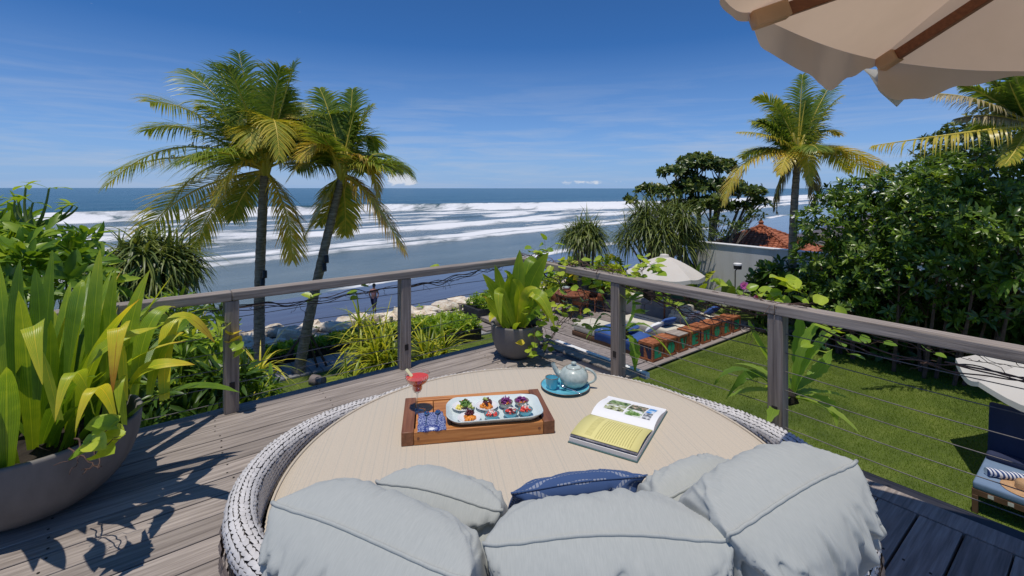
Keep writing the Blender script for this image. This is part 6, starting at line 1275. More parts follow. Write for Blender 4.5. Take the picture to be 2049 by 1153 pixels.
# broad paddle leaved plants by the grey wall and around the garden deck
def paddle(label, base, n, hl, Ln, Wd, seed, mat='under', group=None, spread=(0.15, 0.9), vr=(0.2, 0.8), name='paddle_plant'):
    rs = random.Random(seed); t = thing(name, label, 'plant', base, group)
    for i in range(n):
        a_ = i * 2.4 + rs.uniform(-.4, .4); inc = rs.uniform(*spread); d = Vector((math.cos(a_) * math.sin(inc), math.sin(a_) * math.sin(inc), math.cos(inc)))
        s = arc_path(Vector((0.08 * math.cos(a_), 0.08 * math.sin(a_), 0)), d, hl * rs.uniform(0.6, 1.1), 0.3, 5); q = MB(); q.tube(s, [0.014, 0.013, 0.012, 0.011, 0.010, 0.008], 5, var=0.4, mi=1)
        d2 = (s[-1] - s[-2]).normalized(); path = arc_path(s[-1], d2, Ln * rs.uniform(0.75, 1.1), rs.uniform(0.5, 1.5), 9); v = rs.uniform(*vr)
        nr = Vector((-math.sin(a_), math.cos(a_), 0)).cross(d2); nr = nr if nr.z > 0 else -nr
        q.ribbon(path, [w * (1 + 0.05 * math.sin(k * 2.1)) for k, w in enumerate(blade_w(Wd * rs.uniform(0.8, 1.1), 9, 0.25, 0.4))], nr, rs.uniform(0.1, 0.3), v, v + 0.08, 0); q.build('leaf', [M[mat], M['stalk']], t, angle=180)
    return t
paddle('bright green upright paddle leaved plant between the cream parasol and the grey wall', AB(11.9, -5.3, LZ), 14, 0.9, 0.85, 0.17, 171, 'light', None, (0.05, 0.55))
paddle('paddle leaved plant in front of the grey wall below the wall lamp', AB(12.1, -4.1, LZ), 13, 0.7, 0.8, 0.15, 172, 'under', None, (0.1, 0.8), (0.4, 0.9))
paddle('dark arching leaved plant at the right end of the visible grey wall', AB(12.3, -3.0, LZ), 14, 0.7, 0.95, 0.17, 173, 'under', None, (0.3, 1.1), (0.1, 0.5))
paddle('upright pale green leaves left of the cream parasol', PG(1250, 640, LZ) + Vector((0, 3.2, 0)), 9, 0.9, 0.75, 0.11, 174, 'light', None, (0.05, 0.4), (0.4, 0.8))
paddle('two tall lit paddle leaves at the lawn edge left of the white parasol', AB(11.7, 3.0, LZ), 6, 0.55, 0.5, 0.11, 175, 'fern', None, (0.05, 0.4), (0.6, 0.95))
paddle('tall lit leaves at the lawn edge directly behind the white parasol', AB(11.6, 3.9, LZ), 6, 0.6, 0.5, 0.11, 176, 'fern', None, (0.05, 0.4), (0.6, 0.95))
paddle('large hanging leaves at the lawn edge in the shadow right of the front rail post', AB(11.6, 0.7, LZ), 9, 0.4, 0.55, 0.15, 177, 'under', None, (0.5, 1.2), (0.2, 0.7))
cs = [(AB(a_, b_, LZ + z), r_, .8) for a_, b_, z, r_ in ((9.3, -9.0, .6, .6), (10.0, -8.7, .75, .65), (10.7, -8.3, .7, .6), (11.2, -7.6, .7, .6), (10.2, -9.0, 1.2, .5), (11.0, -8.2, 1.2, .5), (8.6, -9.3, .5, .5))]
bush('shrub_bed', 'yellow green leafy shrubs behind the dining table below the pandanus', 'shrub', AB(10, -8.9, LZ), cs, 420, 8, 0.24, 'light', 181, None, 0.3, 0.03, (0.3, 1.3), (0.2, 0.95))
cs = [(AB(a_, b_, LZ + z), r_, .75) for a_, b_, z, r_ in ((6.2, -8.6, .5, .55), (6.9, -8.7, .55, .5), (6.6, -8.1, .4, .5), (7.3, -9.0, .5, .45))]
bush('shrub_bed', 'fresh green strap leaved shrub between the corner pot and the dining table', 'shrub', AB(6.6, -8.5, LZ), cs, 170, 10, 0.40, 'light', 184, None, 0.16, 0.03, (0.2, 1.3), (0.15, 0.6), curl=0.7)
# ferns: bird's nest rosettes
def fern(label, c, n, Ln, Wd, seed, spread=(0.3, 1.5), explicit=(), vr=(0.25, 0.85), group="bird's nest ferns", ax=(0, -0.1, 1), droop=1.1):
    rs = random.Random(seed); t = thing('birds_nest_fern', label, 'fern', c, group); ax = Vector(ax).normalized(); o1 = ax.orthogonal().normalized(); o2 = ax.cross(o1)
    def leaf(path, w, v):
        nseg = len(path) - 1; ws = [x * (1 + 0.17 * math.sin(k * 2.6 + v * 9)) for k, x in enumerate(blade_w(w * 1.3, nseg, 0.35, 0.5))]; q = MB()
        d = (path[2] - path[0]).normalized(); nr = d.cross(UP).cross(d); nr = nr if nr.length > 0.05 else Vector((0, -1, 0))
        q.ribbon(path, ws, nr.normalized(), 0.16, v, v + 0.06, twist=rs.uniform(-.3, .3)); q.build('frond', M['fern'], t, origin=t.location, angle=180)
    for i in range(n):
        a_ = i * 2.4 + rs.uniform(-.4, .4); inc = rs.uniform(*spread); d = ax * math.cos(inc) + (o1 * math.cos(a_) + o2 * math.sin(a_)) * math.sin(inc)
        leaf(arc_path(c, d, Ln * rs.uniform(0.7, 1.1), droop * rs.uniform(0.5, 1.3), 14), Wd * rs.uniform(0.8, 1.15), rs.uniform(*vr))
    for pts, w, v in explicit:
        P = [PX(*p) for p in pts]; leaf(bez(P[0], 2 * P[1] - (P[0] + P[2]) / 2, P[2], 16), w, v)
    q = MB(); vs, fs = blob[0]; q.add([Vector(p) * 0.06 for p in vs], fs, 0.1); q.build('root_ball', M['soil'], t)
Fy = 3.25
fern("bird's nest fern with long arching fronds fixed to the back of the front rail post", PX(1580, 795, Fy), 9, 0.42, 0.036, 191, (0.5, 1.4), (
    (((1570, 800, Fy), (1490, 740, Fy - .1), (1428, 772, Fy - .15)), 0.026, .12), (((1570, 800, Fy), (1510, 748, Fy), (1452, 800, Fy - .1)), 0.026, .12), (((1585, 795, Fy), (1630, 700, Fy), (1690, 655, Fy)), 0.042, .7), (((1585, 795, Fy), (1610, 690, Fy), (1650, 640, Fy)), 0.040, .5),
    (((1585, 800, Fy), (1640, 785, Fy - .1), (1700, 798, Fy - .2)), 0.026, .8), (((1585, 800, Fy), (1650, 800, Fy - .1), (1675, 855, Fy - .2)), 0.028, .7), (((1580, 790, Fy), (1520, 690, Fy), (1498, 640, Fy)), 0.036, .6), (((1580, 790, Fy), (1560, 700, Fy + .1), (1550, 650, Fy + .1)), 0.034, .4), (((1590, 780, Fy), (1600, 700, Fy + .1), (1600, 620, Fy + .1)), 0.036, .5), (((1590, 780, Fy), (1640, 740, Fy + .1), (1665, 700, Fy + .1)), 0.04, .55)))
Fy2 = 4.35
fern("staghorn like fern tied to the second rail post on the lawn side", PX(1248, 668, Fy2), 5, 0.26, 0.030, 192, (0.5, 1.4), (
    (((1248, 670, Fy2), (1268, 690, Fy2 - .1), (1270, 755, Fy2 - .15)), 0.038, .45), (((1246, 665, Fy2), (1205, 630, Fy2), (1178, 690, Fy2)), 0.030, .4), (((1246, 668, Fy2), (1200, 655, Fy2), (1172, 680, Fy2)), 0.03, .5), (((1250, 665, Fy2), (1290, 650, Fy2), (1330, 690, Fy2)), 0.03, .6), (((1250, 660, Fy2), (1270, 620, Fy2), (1262, 588, Fy2)), 0.04, .5), (((1250, 665, Fy2), (1300, 670, Fy2), (1345, 715, Fy2)), 0.028, .75), (((1246, 660, Fy2), (1210, 600, Fy2), (1190, 575, Fy2)), 0.032, .45)))
fern("long wavy fern frond pair hanging below the handrail over the loungers", PX(1300, 588, 4.0), 2, 0.25, 0.03, 193, (0.9, 1.4), ((((1300, 588, 4.0), (1345, 610, 4.0), (1388, 672, 4.0)), 0.036, .7), (((1300, 588, 4.0), (1330, 600, 4.0), (1375, 640, 4.05)), 0.03, .6), (((1296, 590, 4.0), (1262, 600, 4.0), (1240, 588, 4.0)), 0.03, .8)))
fern('pale green fern rosette behind the second rail post on the garden deck', PG(1262, 640, LZ) + Vector((0.2, 1.9, 0.35)), 22, 0.85, 0.055, 194, (0.4, 1.4), (), (0.5, 0.95))
fern('dark fern hanging over the wall at the right edge of the thicket', PX(2035, 560, 9.3), 16, 0.6, 0.03, 195, (0.6, 1.6), (), (0.05, 0.6), droop=1.7)

# ---- lawn blades
def lawn(name, a0, a1, b0, b1, dens, seed, keep=None):
    r = np.random.default_rng(seed); n = int((a1 - a0) * (b1 - b0) * dens); a_ = r.uniform(a0, a1, n); b_ = r.uniform(b0, b1, n)
    P = np.array([KC.x, KC.y, 0])[None] + a_[:, None] * np.array(AX) + b_[:, None] * np.array(BX); P[:, 2] = LZ - 0.012
    if keep is not None: P = P[keep(a_, b_)]; n = len(P)
    h = r.uniform(0.022, 0.045, n); an = r.uniform(0, 6.28, n); w = r.uniform(0.0025, 0.0045, n); ln = r.normal(0, 0.013, (n, 2))
    s = np.stack([np.cos(an) * w, np.sin(an) * w, np.zeros(n)], 1); T = P.copy(); T[:, :2] += ln; T[:, 2] += h
    V = np.stack([P - s, P + s, T], 1).reshape(-1, 3); F = np.arange(n * 3).reshape(-1, 3)
    patch = fbm(P[:, 0] * 0.9, P[:, 1] * 0.9, 3, seed); v = np.clip(patch * 0.9 + r.uniform(-0.25, 0.25, n), 0, 1)
    o = big(name, V, F, M['grass'], np.repeat(v, 3)); o['label'] = 'short mown bright green lawn grass'; o['category'] = 'grass'; stuff(o)
lawn('grass', 3.2, 11.6, -2.78, 4.9, 3900, 201); lawn('grass', -1.0, 5.25, -7.4, -4.4, 1500, 202)
# ================================================================== THE GARDEN DECK AND LAWN
DZ = LZ + 0.072
# ---- lettered crates
def poly_letters():
    def ell(cx, cy, rx, ry, a0, a1, n=12): return [(cx + rx * math.cos(R(a0 + (a1 - a0) * i / n)), cy + ry * math.sin(R(a0 + (a1 - a0) * i / n))) for i in range(n + 1)]
    d = {}
    d['L'] = [[(0, 0), (1, 0), (1, .42), (.62, .24), (.55, .24), (.55, 1), (0, 1)]]
    d['O'] = [ell(.47, .5, .45, .5, 90, 270), ell(.55, .5, .45, .5, -90, 90)]
    d['V'] = [[(.36, 0), (.58, 0), (.42, 1), (0, 1)], [(.66, .12), (.72, .12), (1, 1), (.86, 1)]]
    d['E'] = [[(0, 0), (.52, 0), (.52, 1), (0, 1)], [(.58, .82), (1, .82), (1, 1), (.58, 1)], [(.58, .42), (.86, .42), (.86, .58), (.58, .58)], [(.58, 0), (1, 0), (1, .18), (.58, .18)]]
    d['N'] = [[(0, 0), (.30, 0), (.30, 1), (0, 1)], [(.36, .98), (.62, .98), (.66, .02), (.64, .02)], [(.72, 0), (1, 0), (1, 1), (.72, 1)], [(.36, .6), (.36, .98), (.60, .3), (.66, .02)]]
    d['N'] = [[(0, 0), (.32, 0), (.32, 1), (0, 1)], [(.38, 1), (.62, 1), (.94, 0), (.70, 0)], [(.76, .55), (.76, 1), (1, 1), (1, 0)]]
    d['K'] = [[(0, 0), (.5, 0), (.5, 1), (0, 1)], [(.56, .52), (.80, 1), (1, 1), (.62, .46)], [(.56, .44), (.64, .50), (1, 0), (.78, 0)]]
    d['U'] = [[(0, 1), (0, .45), (.04, .25), (.14, .1), (.3, .01), (.48, 0), (.48, 1)], [(.56, 1), (.56, 0), (.72, .03), (.88, .12), (.97, .27), (1, .45), (1, 1)]]
    return d
LT = poly_letters()
def panel_with_letter(letter, w, h, mat_letter, t, M4):                      # letter inlay set 3 mm proud of the sunk board
    for k, p in enumerate(LT[letter]):
        q = MB(); q.prism([((x - 0.5) * w * 0.66, (y - 0.5) * h * 0.66) for x, y in p], 0.0, 0.004, M4); q.build('letter', M[mat_letter], t, smooth=False)
word = 'LOVENOKU'; cr0 = AB(6.48, -3.24, DZ); names = {0: 'first letter L', 1: 'letter O next to the L', 2: 'letter V', 3: 'letter E', 4: 'letter N', 5: 'letter O after the N', 6: 'letter K', 7: 'last letter U'}
for i, ch in enumerate(word):
    s = 0.42 + (0.01 if i in (1, 4) else 0); loc = AB(6.70 + i * 0.545, -3.22, DZ)
    t = thing('lettered_crate', ('greyer brown wooden crate seat with green ' if i == 2 else 'brown wooden crate seat with green ') + names[i], 'crate', loc, 'lettered crate seats in a row', YAW + random.uniform(-0.03, 0.03))
    q = MB(); q.box((0, 0, 0.205), (s - 0.02, s - 0.02, 0.41)); q.build('core', M['crate'], t)
    for k in range(3):
        w = s / 3; q = MB(); q.box((0, -s / 2 + w * (k + 0.5), 0.422), (s + 0.006, w - 0.004, 0.022)); q.build('top_board', M['deck'] if i == 2 else M['crate'], t, bevel=0.003)
    for sx in (-1, 1):
        for sy in (-1, 1):
            q = MB(); q.box((sx * (s / 2 - 0.022), sy * (s / 2 - 0.022), 0.205), (0.048, 0.048, 0.41)); q.build('corner_post', M['crate'], t, bevel=0.003)
    for z in (0.025, 0.388):
        q = MB(); q.box((0, -s / 2 + 0.006, z), (s - 0.094, 0.020, 0.045)); q.build('face_rail', M['crate'], t, bevel=0.002)
        q = MB(); q.box((-s / 2 + 0.006, 0, z), (0.020, s - 0.094, 0.045)); q.build('face_rail', M['crate'], t, bevel=0.002)
    M4 = Matrix.Translation((0, -s / 2 + 0.0085, 0.206)) @ Matrix.Rotation(R(90), 4, 'X'); panel_with_letter(ch, s, 0.41, 'green', t, M4)
    M4 = Matrix.Translation((-s / 2 + 0.0085, 0, 0.206)) @ Matrix.Rotation(R(-90), 4, 'Z') @ Matrix.Rotation(R(90), 4, 'X'); panel_with_letter('N' if i == 0 else ch, s * 1.25, 0.46, 'navy', t, M4)
# ---- loungers on the garden deck (they run across the boards, heads to the crates)
def softbox(name, d, c, mat, parent, r_=0.05, seg=4):
    q = MB(); q.box((0, 0, 0), d); o = q.build(name, M[mat], parent, bevel=r_, seg=seg, angle=180); o.location = c; return o
def lounger(label, a_, b0, b1, w, top, cover):
    L_ = b1 - b0; t = thing('deck_lounger', label, 'lounger', AB(a_, (b0 + b1) / 2, DZ), 'low loungers on the garden deck', YAW)
    softbox('base', (w, L_, 0.12), (0, 0, 0.07), 'dwood', t, 0.01, 2); softbox('mattress', (w - 0.03, L_ - 0.03, 0.25), (0, 0, 0.255), top, t, 0.07)
    if cover:
        q = MB(); ww, l2 = w + 0.02, L_ * cover; prof = [(-ww / 2, 0.10), (-ww / 2 - 0.005, 0.3), (-ww / 2 + 0.02, 0.375), (-ww / 4, 0.392), (0, 0.388), (ww / 4, 0.393), (ww / 2 - 0.02, 0.375), (ww / 2 + 0.005, 0.3), (ww / 2, 0.10)]
        vs = []
        for k in range(9):
            y = -L_ / 2 - 0.01 + l2 * k / 8
            for x, z in prof: vs.append((x, y + 0.02 * math.sin(x * 9 + 1), z + 0.008 * math.sin(k * 1.7 + x * 6)))
        q.add(vs, [(k * 9 + j, k * 9 + j + 1, k * 9 + j + 10, k * 9 + j + 9) for k in range(8) for j in range(8)]); o = q.build('cover_cloth', M['bluecl'], t, angle=180); s = o.modifiers.new('solid', 'SOLIDIFY'); s.thickness = 0.012
    return t
lounger('low lounger under the blue cover, first from the lettered L crate', 6.95, -5.75, -3.52, 0.86, 'sofa', 0.62)
lounger('stone coloured low lounger in the middle, partly hidden by the rail post fern', 8.35, -5.3, -3.52, 0.9, 'sofa', 0.0)
lounger('stone coloured lounger behind the K and U crates', 9.9, -5.2, -3.52, 0.9, 'sofa', 0.0)
def dpillow(label, a_, b_, z, d, rz, mat, tilt=0.5, cat='pillow'):
    t = thing('pillow', label, cat, AB(a_, b_, DZ + z), 'pillows on the deck loungers', YAW + rz); q = MB(); nu, nv = 14, 10; vs = []
    for sg in (1, -1):
        for i in range(nu + 1):
            for j in range(nv + 1):
                u, v = -1 + 2 * i / nu, -1 + 2 * j / nv; vs.append((u * d[0] / 2, v * d[1] / 2, sg * d[2] / 2 * ((1 - u ** 4) * (1 - v ** 4)) ** 0.5))
    n = (nu + 1) * (nv + 1); fs = []
    for i in range(nu):
        for j in range(nv):
            a0 = i * (nv + 1) + j; fs += [(a0, a0 + nv + 1, a0 + nv + 2, a0 + 1), (n + a0 + 1, n + a0 + nv + 2, n + a0 + nv + 1, n + a0)]
    q.add(vs, fs); o = q.build('cover', M[mat], t, angle=180); o.rotation_euler = (tilt, 0, 0)
dpillow('white pillow behind the V and E crates', 7.55, -3.72, 0.50, (0.55, 0.34, 0.15), 0.1, 'whitecl', -0.7)
dpillow('white pillow behind the O and K crates further along', 9.35, -3.72, 0.50, (0.55, 0.34, 0.15), 0.1, 'whitecl', -0.7)
dpillow('blue pillow in front of the middle lounger behind the E crate', 8.25, -3.80, 0.50, (0.5, 0.34, 0.15), -0.1, 'bluecl', -0.7)
dpillow('blue pillow beside the U crate at the end of the row', 10.5, -3.75, 0.48, (0.55, 0.36, 0.16), 0.0, 'bluecl', -0.7)
dpillow('crumpled blue pillow on the blue covered lounger behind the L crate', 6.95, -4.15, 0.47, (0.6, 0.5, 0.16), 0.2, 'bluecl', -0.15)
# ---- sofa with its back to us
sf = thing('garden_sofa', 'low grey backed garden sofa with stone coloured seat beyond the loungers', 'sofa', AB(10.0, -6.0, DZ), rz=YAW)
softbox('backrest', (0.24, 2.9, 0.62), (-0.42, 0, 0.33), 'sofagrey', sf, 0.06); softbox('seat', (0.8, 2.7, 0.3), (0.12, 0, 0.2), 'sofa', sf, 0.06); softbox('armrest', (1.0, 0.22, 0.5), (0.0, -1.55, 0.27), 'sofa', sf, 0.06)
softbox('back_cushion', (0.18, 1.2, 0.34), (-0.2, 0.6, 0.5), 'sofa', sf, 0.06); softbox('back_cushion', (0.18, 1.2, 0.34), (-0.2, -0.7, 0.5), 'sofa', sf, 0.06)
# ---- parasol over the garden deck
def parasol(name, label, c, rad, zr, za, zb, n=8, val=0.14, mat='canvas', sag=0.05, rot=0.2, rib=True, group=None):
    t = thing(name, label, 'parasol', (c.x, c.y, zb), group); m_ = 7; vs = []; q = MB(); K = n * m_
    for r_i in range(7):
        f = r_i / 6
        for j in range(K):
            an = rot + 2 * math.pi * j / K; tt = (j % m_) / m_; ch = math.cos(math.pi / n) / math.cos((tt - 0.5) * 2 * math.pi / n)
            r_ = rad * f * (1 if r_i == 0 else ch); z = za + (zr - za) * f ** 1.5 - sag * math.sin(math.pi * tt) * f * f; vs.append((r_ * math.cos(an), r_ * math.sin(an), z - zb))
    for j in range(K):
        an = rot + 2 * math.pi * j / K; tt = (j % m_) / m_; ch = math.cos(math.pi / n) / math.cos((tt - 0.5) * 2 * math.pi / n); r_ = rad * ch * 1.005
        vs.append((r_ * math.cos(an), r_ * math.sin(an), zr - sag * math.sin(math.pi * tt) - val * (0.9 + 0.12 * math.sin(j * 0.55)) - zb))
    q.add(vs, [(r_ * K + j, r_ * K + (j + 1) % K, (r_ + 1) * K + (j + 1) % K, (r_ + 1) * K + j) for r_ in range(7) for j in range(K)])
    q.build('canopy', M[mat], t, angle=16)
    q = MB(); q.lathe([(0.15, za - 0.045 - zb), (0.14, za + 0.0 - zb), (0.12, za + 0.045 - zb), (0.03, za + 0.065 - zb), (0, za + 0.07 - zb)], 12); q.build('top_cap', M[mat], t)
    q = MB(); q.tube([(0, 0, 0), (0, 0, za - zb)], 0.028, 12); q.build('pole', M['ribwood'], t)
    q = MB(); q.lathe([(0.26, 0), (0.26, 0.05), (0.06, 0.08), (0.05, 0.2), (0.0, 0.2)], 24); q.build('base', M['concrete'], t)
    if rib:
        for k in range(n):
            an = rot + 2 * math.pi * k / n; q = MB(); q.tube([(0, 0, za - 0.06 - zb), (rad * 0.98 * math.cos(an), rad * 0.98 * math.sin(an), zr - 0.03 - zb)], 0.014, 6); q.build('rib', M['ribwood'], t)
    return t
pc_ = PX(1333, 545, 14.2); parasol('parasol', 'round cream canvas parasol open over the garden deck loungers', pc_ + Vector((-0.05, 0, 0)), 1.12, -0.93, -0.42, DZ, 8, 0.13, rot=0.35, sag=0.05)
parasol('parasol', 'white canvas parasol at the right edge above the lawn lounger', Vector((8.15, 6.75, 0)), 1.42, -1.20, -0.68, LZ, 8, 0.09, rot=0.66, sag=0.13)
# ---- dining set
tbp = PG(1145, 585, DZ + 0.72); tbp.z = DZ
tb_ = thing('dining_table', 'round red brown wooden dining table on the garden deck', 'table', tbp)
q = MB()
for k in range(9):
    w = 1.20 / 9; x = -0.6 + w * (k + 0.5); hl = math.sqrt(max(0.02, 0.36 - x * x)); xa, xb = x - w / 2 + 0.002, x + w / 2 - 0.002; ya, yb = math.sqrt(max(0.001, 0.36 - xa * xa)), math.sqrt(max(0.001, 0.36 - xb * xb))
    p_ = MB(); p_.prism([(xa, -ya), (xb, -yb), (xb, yb), (xa, ya)], 0.69, 0.72); p_.build('top_board', M['furn'], tb_, bevel=0.003)
q = MB(); q.lathe([(0.55, 0.655), (0.55, 0.688), (0.48, 0.688), (0.48, 0.655)], 40); q.build('apron', M['furn'], tb_)
for k in range(4):
    a_ = 0.6 + k * math.pi / 2; q = MB(); q.tube([(0.42 * math.cos(a_), 0.42 * math.sin(a_), 0), (0.36 * math.cos(a_), 0.36 * math.sin(a_), 0.66)], [0.025, 0.035], 8); q.build('leg', M['furn'], tb_)
bw = PG(1133, 578, DZ + 0.73); t = thing('table_bowl', 'small pale blue lidded bowl on the round dining table', 'bowl', bw)
q = MB(); q.lathe([(0.06, 0), (0.11, 0.01), (0.125, 0.05), (0.12, 0.055), (0.0, 0.052)], 24); q.build('body', M['platter'], t); q = MB(); q.lathe([(0.13, 0.052), (0.13, 0.066), (0.1, 0.075), (0, 0.078)], 24); q.build('lid', M['celadon'], t)
def chair(label, loc, rz):
    t = thing('dining_chair', label, 'chair', loc, 'dining chairs round the table', rz); vs = []; n = 18
    q = MB()
    for i in range(n + 1):                                                    # wrap round tub back; +y is the front
        a_ = R(-205 + 230 * i / n); hh = 0.66 + 0.14 * max(0, -math.sin(a_)); 
        for z, r_ in ((0.40, 0.235), (0.52, 0.26), (hh, 0.285)): vs.append((r_ * math.cos(a_), r_ * math.sin(a_), z))
    q.add(vs, [(i * 3 + j, i * 3 + j + 1, i * 3 + j + 4, i * 3 + j + 3) for i in range(n) for j in range(2)]); o = q.build('tub_back', M['furn'], t, angle=180); s = o.modifiers.new('solid', 'SOLIDIFY'); s.thickness = 0.022
    q = MB(); q.lathe([(0.0, 0.39), (0.235, 0.39), (0.24, 0.415), (0.2, 0.435), (0.0, 0.438)], 24); q.build('seat', M['furn'], t)
    for sx in (-1, 1):
        for sy in (-1, 1): q = MB(); q.tube([(sx * 0.22, sy * 0.20, 0), (sx * 0.16, sy * 0.15, 0.40)], [0.014, 0.02], 8); q.build('leg', M['furn'], t)
    return t
for k, (px, py, dz_, lb_) in enumerate(((1192, 622, 0, 'dining chair right of the round table, turned side on to us'), (1160, 632, 0, 'dining chair nearest to us in front of the round table'), (1118, 626, 0, 'dining chair left of the round table behind the pot leaves'), (1148, 598, 0, 'dining chair on the far side of the round table'))):
    p = PG(px, py, DZ); v = tbp - p; chair(lb_, p, math.atan2(v.y, v.x) - math.pi / 2)
pt = bowl('planter_pot', 'dark pot with leafy plant behind the second rail post on the garden deck', PG(1222, 622, DZ), 0.26, 0.42, M['concrete'], 0.16, 0.06)
cs = [(pt.location + Vector((0, 0, 0.8)), 0.36, .9), (pt.location + Vector((0.1, 0, 1.2)), 0.34, .9)]; bush('potted_shrub', 'yellow green leafy shrub growing in the dark pot on the garden deck', 'shrub', pt.location + UP * 0.4, cs, 80, 8, 0.2, 'light', 210, None, 0.32, 0.02, (0.4, 1.3), (0.3, 0.95))
# ---- wall spotlight
wlp = PX(1470, 533, 15.6); t = thing('garden_light', 'white topped black garden light on a thin stalk against the grey wall', 'lamp', Vector((wlp.x, wlp.y, LZ)))
q = MB(); q.tube([(0, 0, 0), (0.02, 0, wlp.z - LZ - 0.15), (0.1, 0, wlp.z - LZ - 0.06)], 0.018, 8); q.build('stalk', M['black'], t)
q = MB(); q.lathe([(0.12, -0.09), (0.125, 0.03), (0, 0.03)], 20, (0.1, 0, wlp.z - LZ), cap=True); q.build('shade', M['black'], t); q = MB(); q.lathe([(0.13, 0.032), (0.128, 0.085), (0.11, 0.1), (0, 0.105)], 20, (0.1, 0, wlp.z - LZ)); q.build('cap', M['white'], t)
# ---- small light on the edge of the terrace
dl = PX(573, 792, 3.98); dl.z = 0; t = thing('deck_light', 'small bronze spot lamp lying at the edge of the terrace boards', 'lamp', AB(-2.03, -0.20, -0.06))
q = MB(); q.tube([(-0.06, 0.02, 0.05), (0.0, 0.0, 0.05), (0.015, -0.005, 0.05), (0.05, -0.015, 0.05)], [0.045, 0.045, 0.03, 0.04], 14); q.build('lamp_head', M['furn'] if False else plain('bronze', (0.16, 0.13, 0.115), 0.5), t); q = MB(); q.tube([(0.0, 0, 0.03), (0.0, 0, -0.4)], 0.012, 8); q.build('stake', M['black'], t)

# ---- double lounger on the lawn
lg = thing('lawn_lounger', 'navy cushioned double lounger on dark wooden legs standing on the lawn', 'lounger', AB(5.38, 2.70, LZ), rz=YAW)
Wl, Dl = 1.75, 1.12                                                       # local x: seat depth (along a), local -y: along b
for k in range(2):
    y = -Wl / 4 - k * Wl / 2
    softbox('seat_cushion', (Dl - 0.12, Wl / 2 - 0.015, 0.10), (Dl / 2 - 0.03, y, 0.36), 'navylit', lg, 0.03)
    o = softbox('backrest', (0.10, Wl / 2 - 0.03, 0.82 + 0.03 * k), (Dl - 0.02 + 0.06 * (1 - k), y, 0.72 + 0.04 * k), 'navycl', lg, 0.035); o.rotation_euler = (0, R(14 - 9 * k), 0)
    softbox('bolster', (0.16, Wl / 2 - 0.04, 0.12), (Dl - 0.17, y, 0.45), 'navycl', lg, 0.05)
for sx in (0.06, Dl - 0.08):
    q = MB(); q.box((sx, -Wl / 2, 0.275), (0.055, Wl, 0.075)); q.build('frame_rail', M['dwood'], lg, bevel=0.004)
for y in (-0.03, -Wl + 0.03):
    q = MB(); q.box((Dl / 2, y, 0.275), (Dl - 0.20, 0.05, 0.07)); q.build('frame_rail', M['dwood'], lg, bevel=0.004)
    for sx in (0.06, Dl - 0.08): q = MB(); q.box((sx, y, 0.118), (0.06, 0.06, 0.236)); q.build('leg', M['dwood'], lg, bevel=0.004)
for k in range(9):
    q = MB(); q.box((0.0315, -0.18 - k * 0.18, 0.277), (0.004, 0.055, 0.045)); q.build('strap', M['sofa'], lg)
m, nt, b, out = base_mat('striped_towel'); tc = N(nt, 'ShaderNodeTexCoord'); s3 = N(nt, 'ShaderNodeSeparateXYZ'); L(nt, tc.outputs['Object'], s3.inputs[0])
L(nt, MIXC(nt, MA(nt, 'LESS_THAN', MA(nt, 'FRACT', MA(nt, 'MULTIPLY', MA(nt, 'ADD', s3.outputs[0], MA(nt, 'MULTIPLY', s3.outputs[1], 0.6)), 22.0)), 0.5), (0.74, 0.74, 0.74), (0.035, 0.07, 0.2)), b.inputs['Base Color']); b.inputs['Roughness'].default_value = 0.95; M['towel'] = m
for k, lb_ in enumerate(('rolled blue and white striped towel at the outer side of the lawn lounger', 'second striped towel roll behind the straw hats on the lawn lounger')):
    p = AB(5.38 + 0.42 + 0.05 * k, 2.98 + k * 0.52, LZ + 0.465); t = thing('towel_roll', lb_, 'towel', p, 'towels on the lawn lounger', YAW + R(-62)); q = MB(); path = [(-0.2 + 0.4 * i / 10, 0.01 * math.sin(i), 0) for i in range(11)]
    q.tube(path, [0.052 + 0.003 * math.sin(i * 2.0) for i in range(11)], 16); q.build('roll', M['towel'], t, angle=60)
    p = AB(5.38 + 0.28, 3.17 + k * 0.48, LZ + 0.418); t = thing('straw_hat', ('brown straw sun hat nearest the corner of the lawn lounger', 'brown straw sun hat beside the second towel on the lawn lounger')[k], 'hat', p, 'straw hats on the lawn lounger')
    q = MB(); q.lathe([(0.235, 0.0), (0.2, 0.008), (0.105, 0.012)], 32); q.build('brim', M['straw'], t, angle=180); q = MB(); q.lathe([(0.105, 0.012), (0.1, 0.07), (0.085, 0.105), (0.05, 0.118), (0, 0.118)], 28); q.build('crown', M['straw'], t, angle=60)

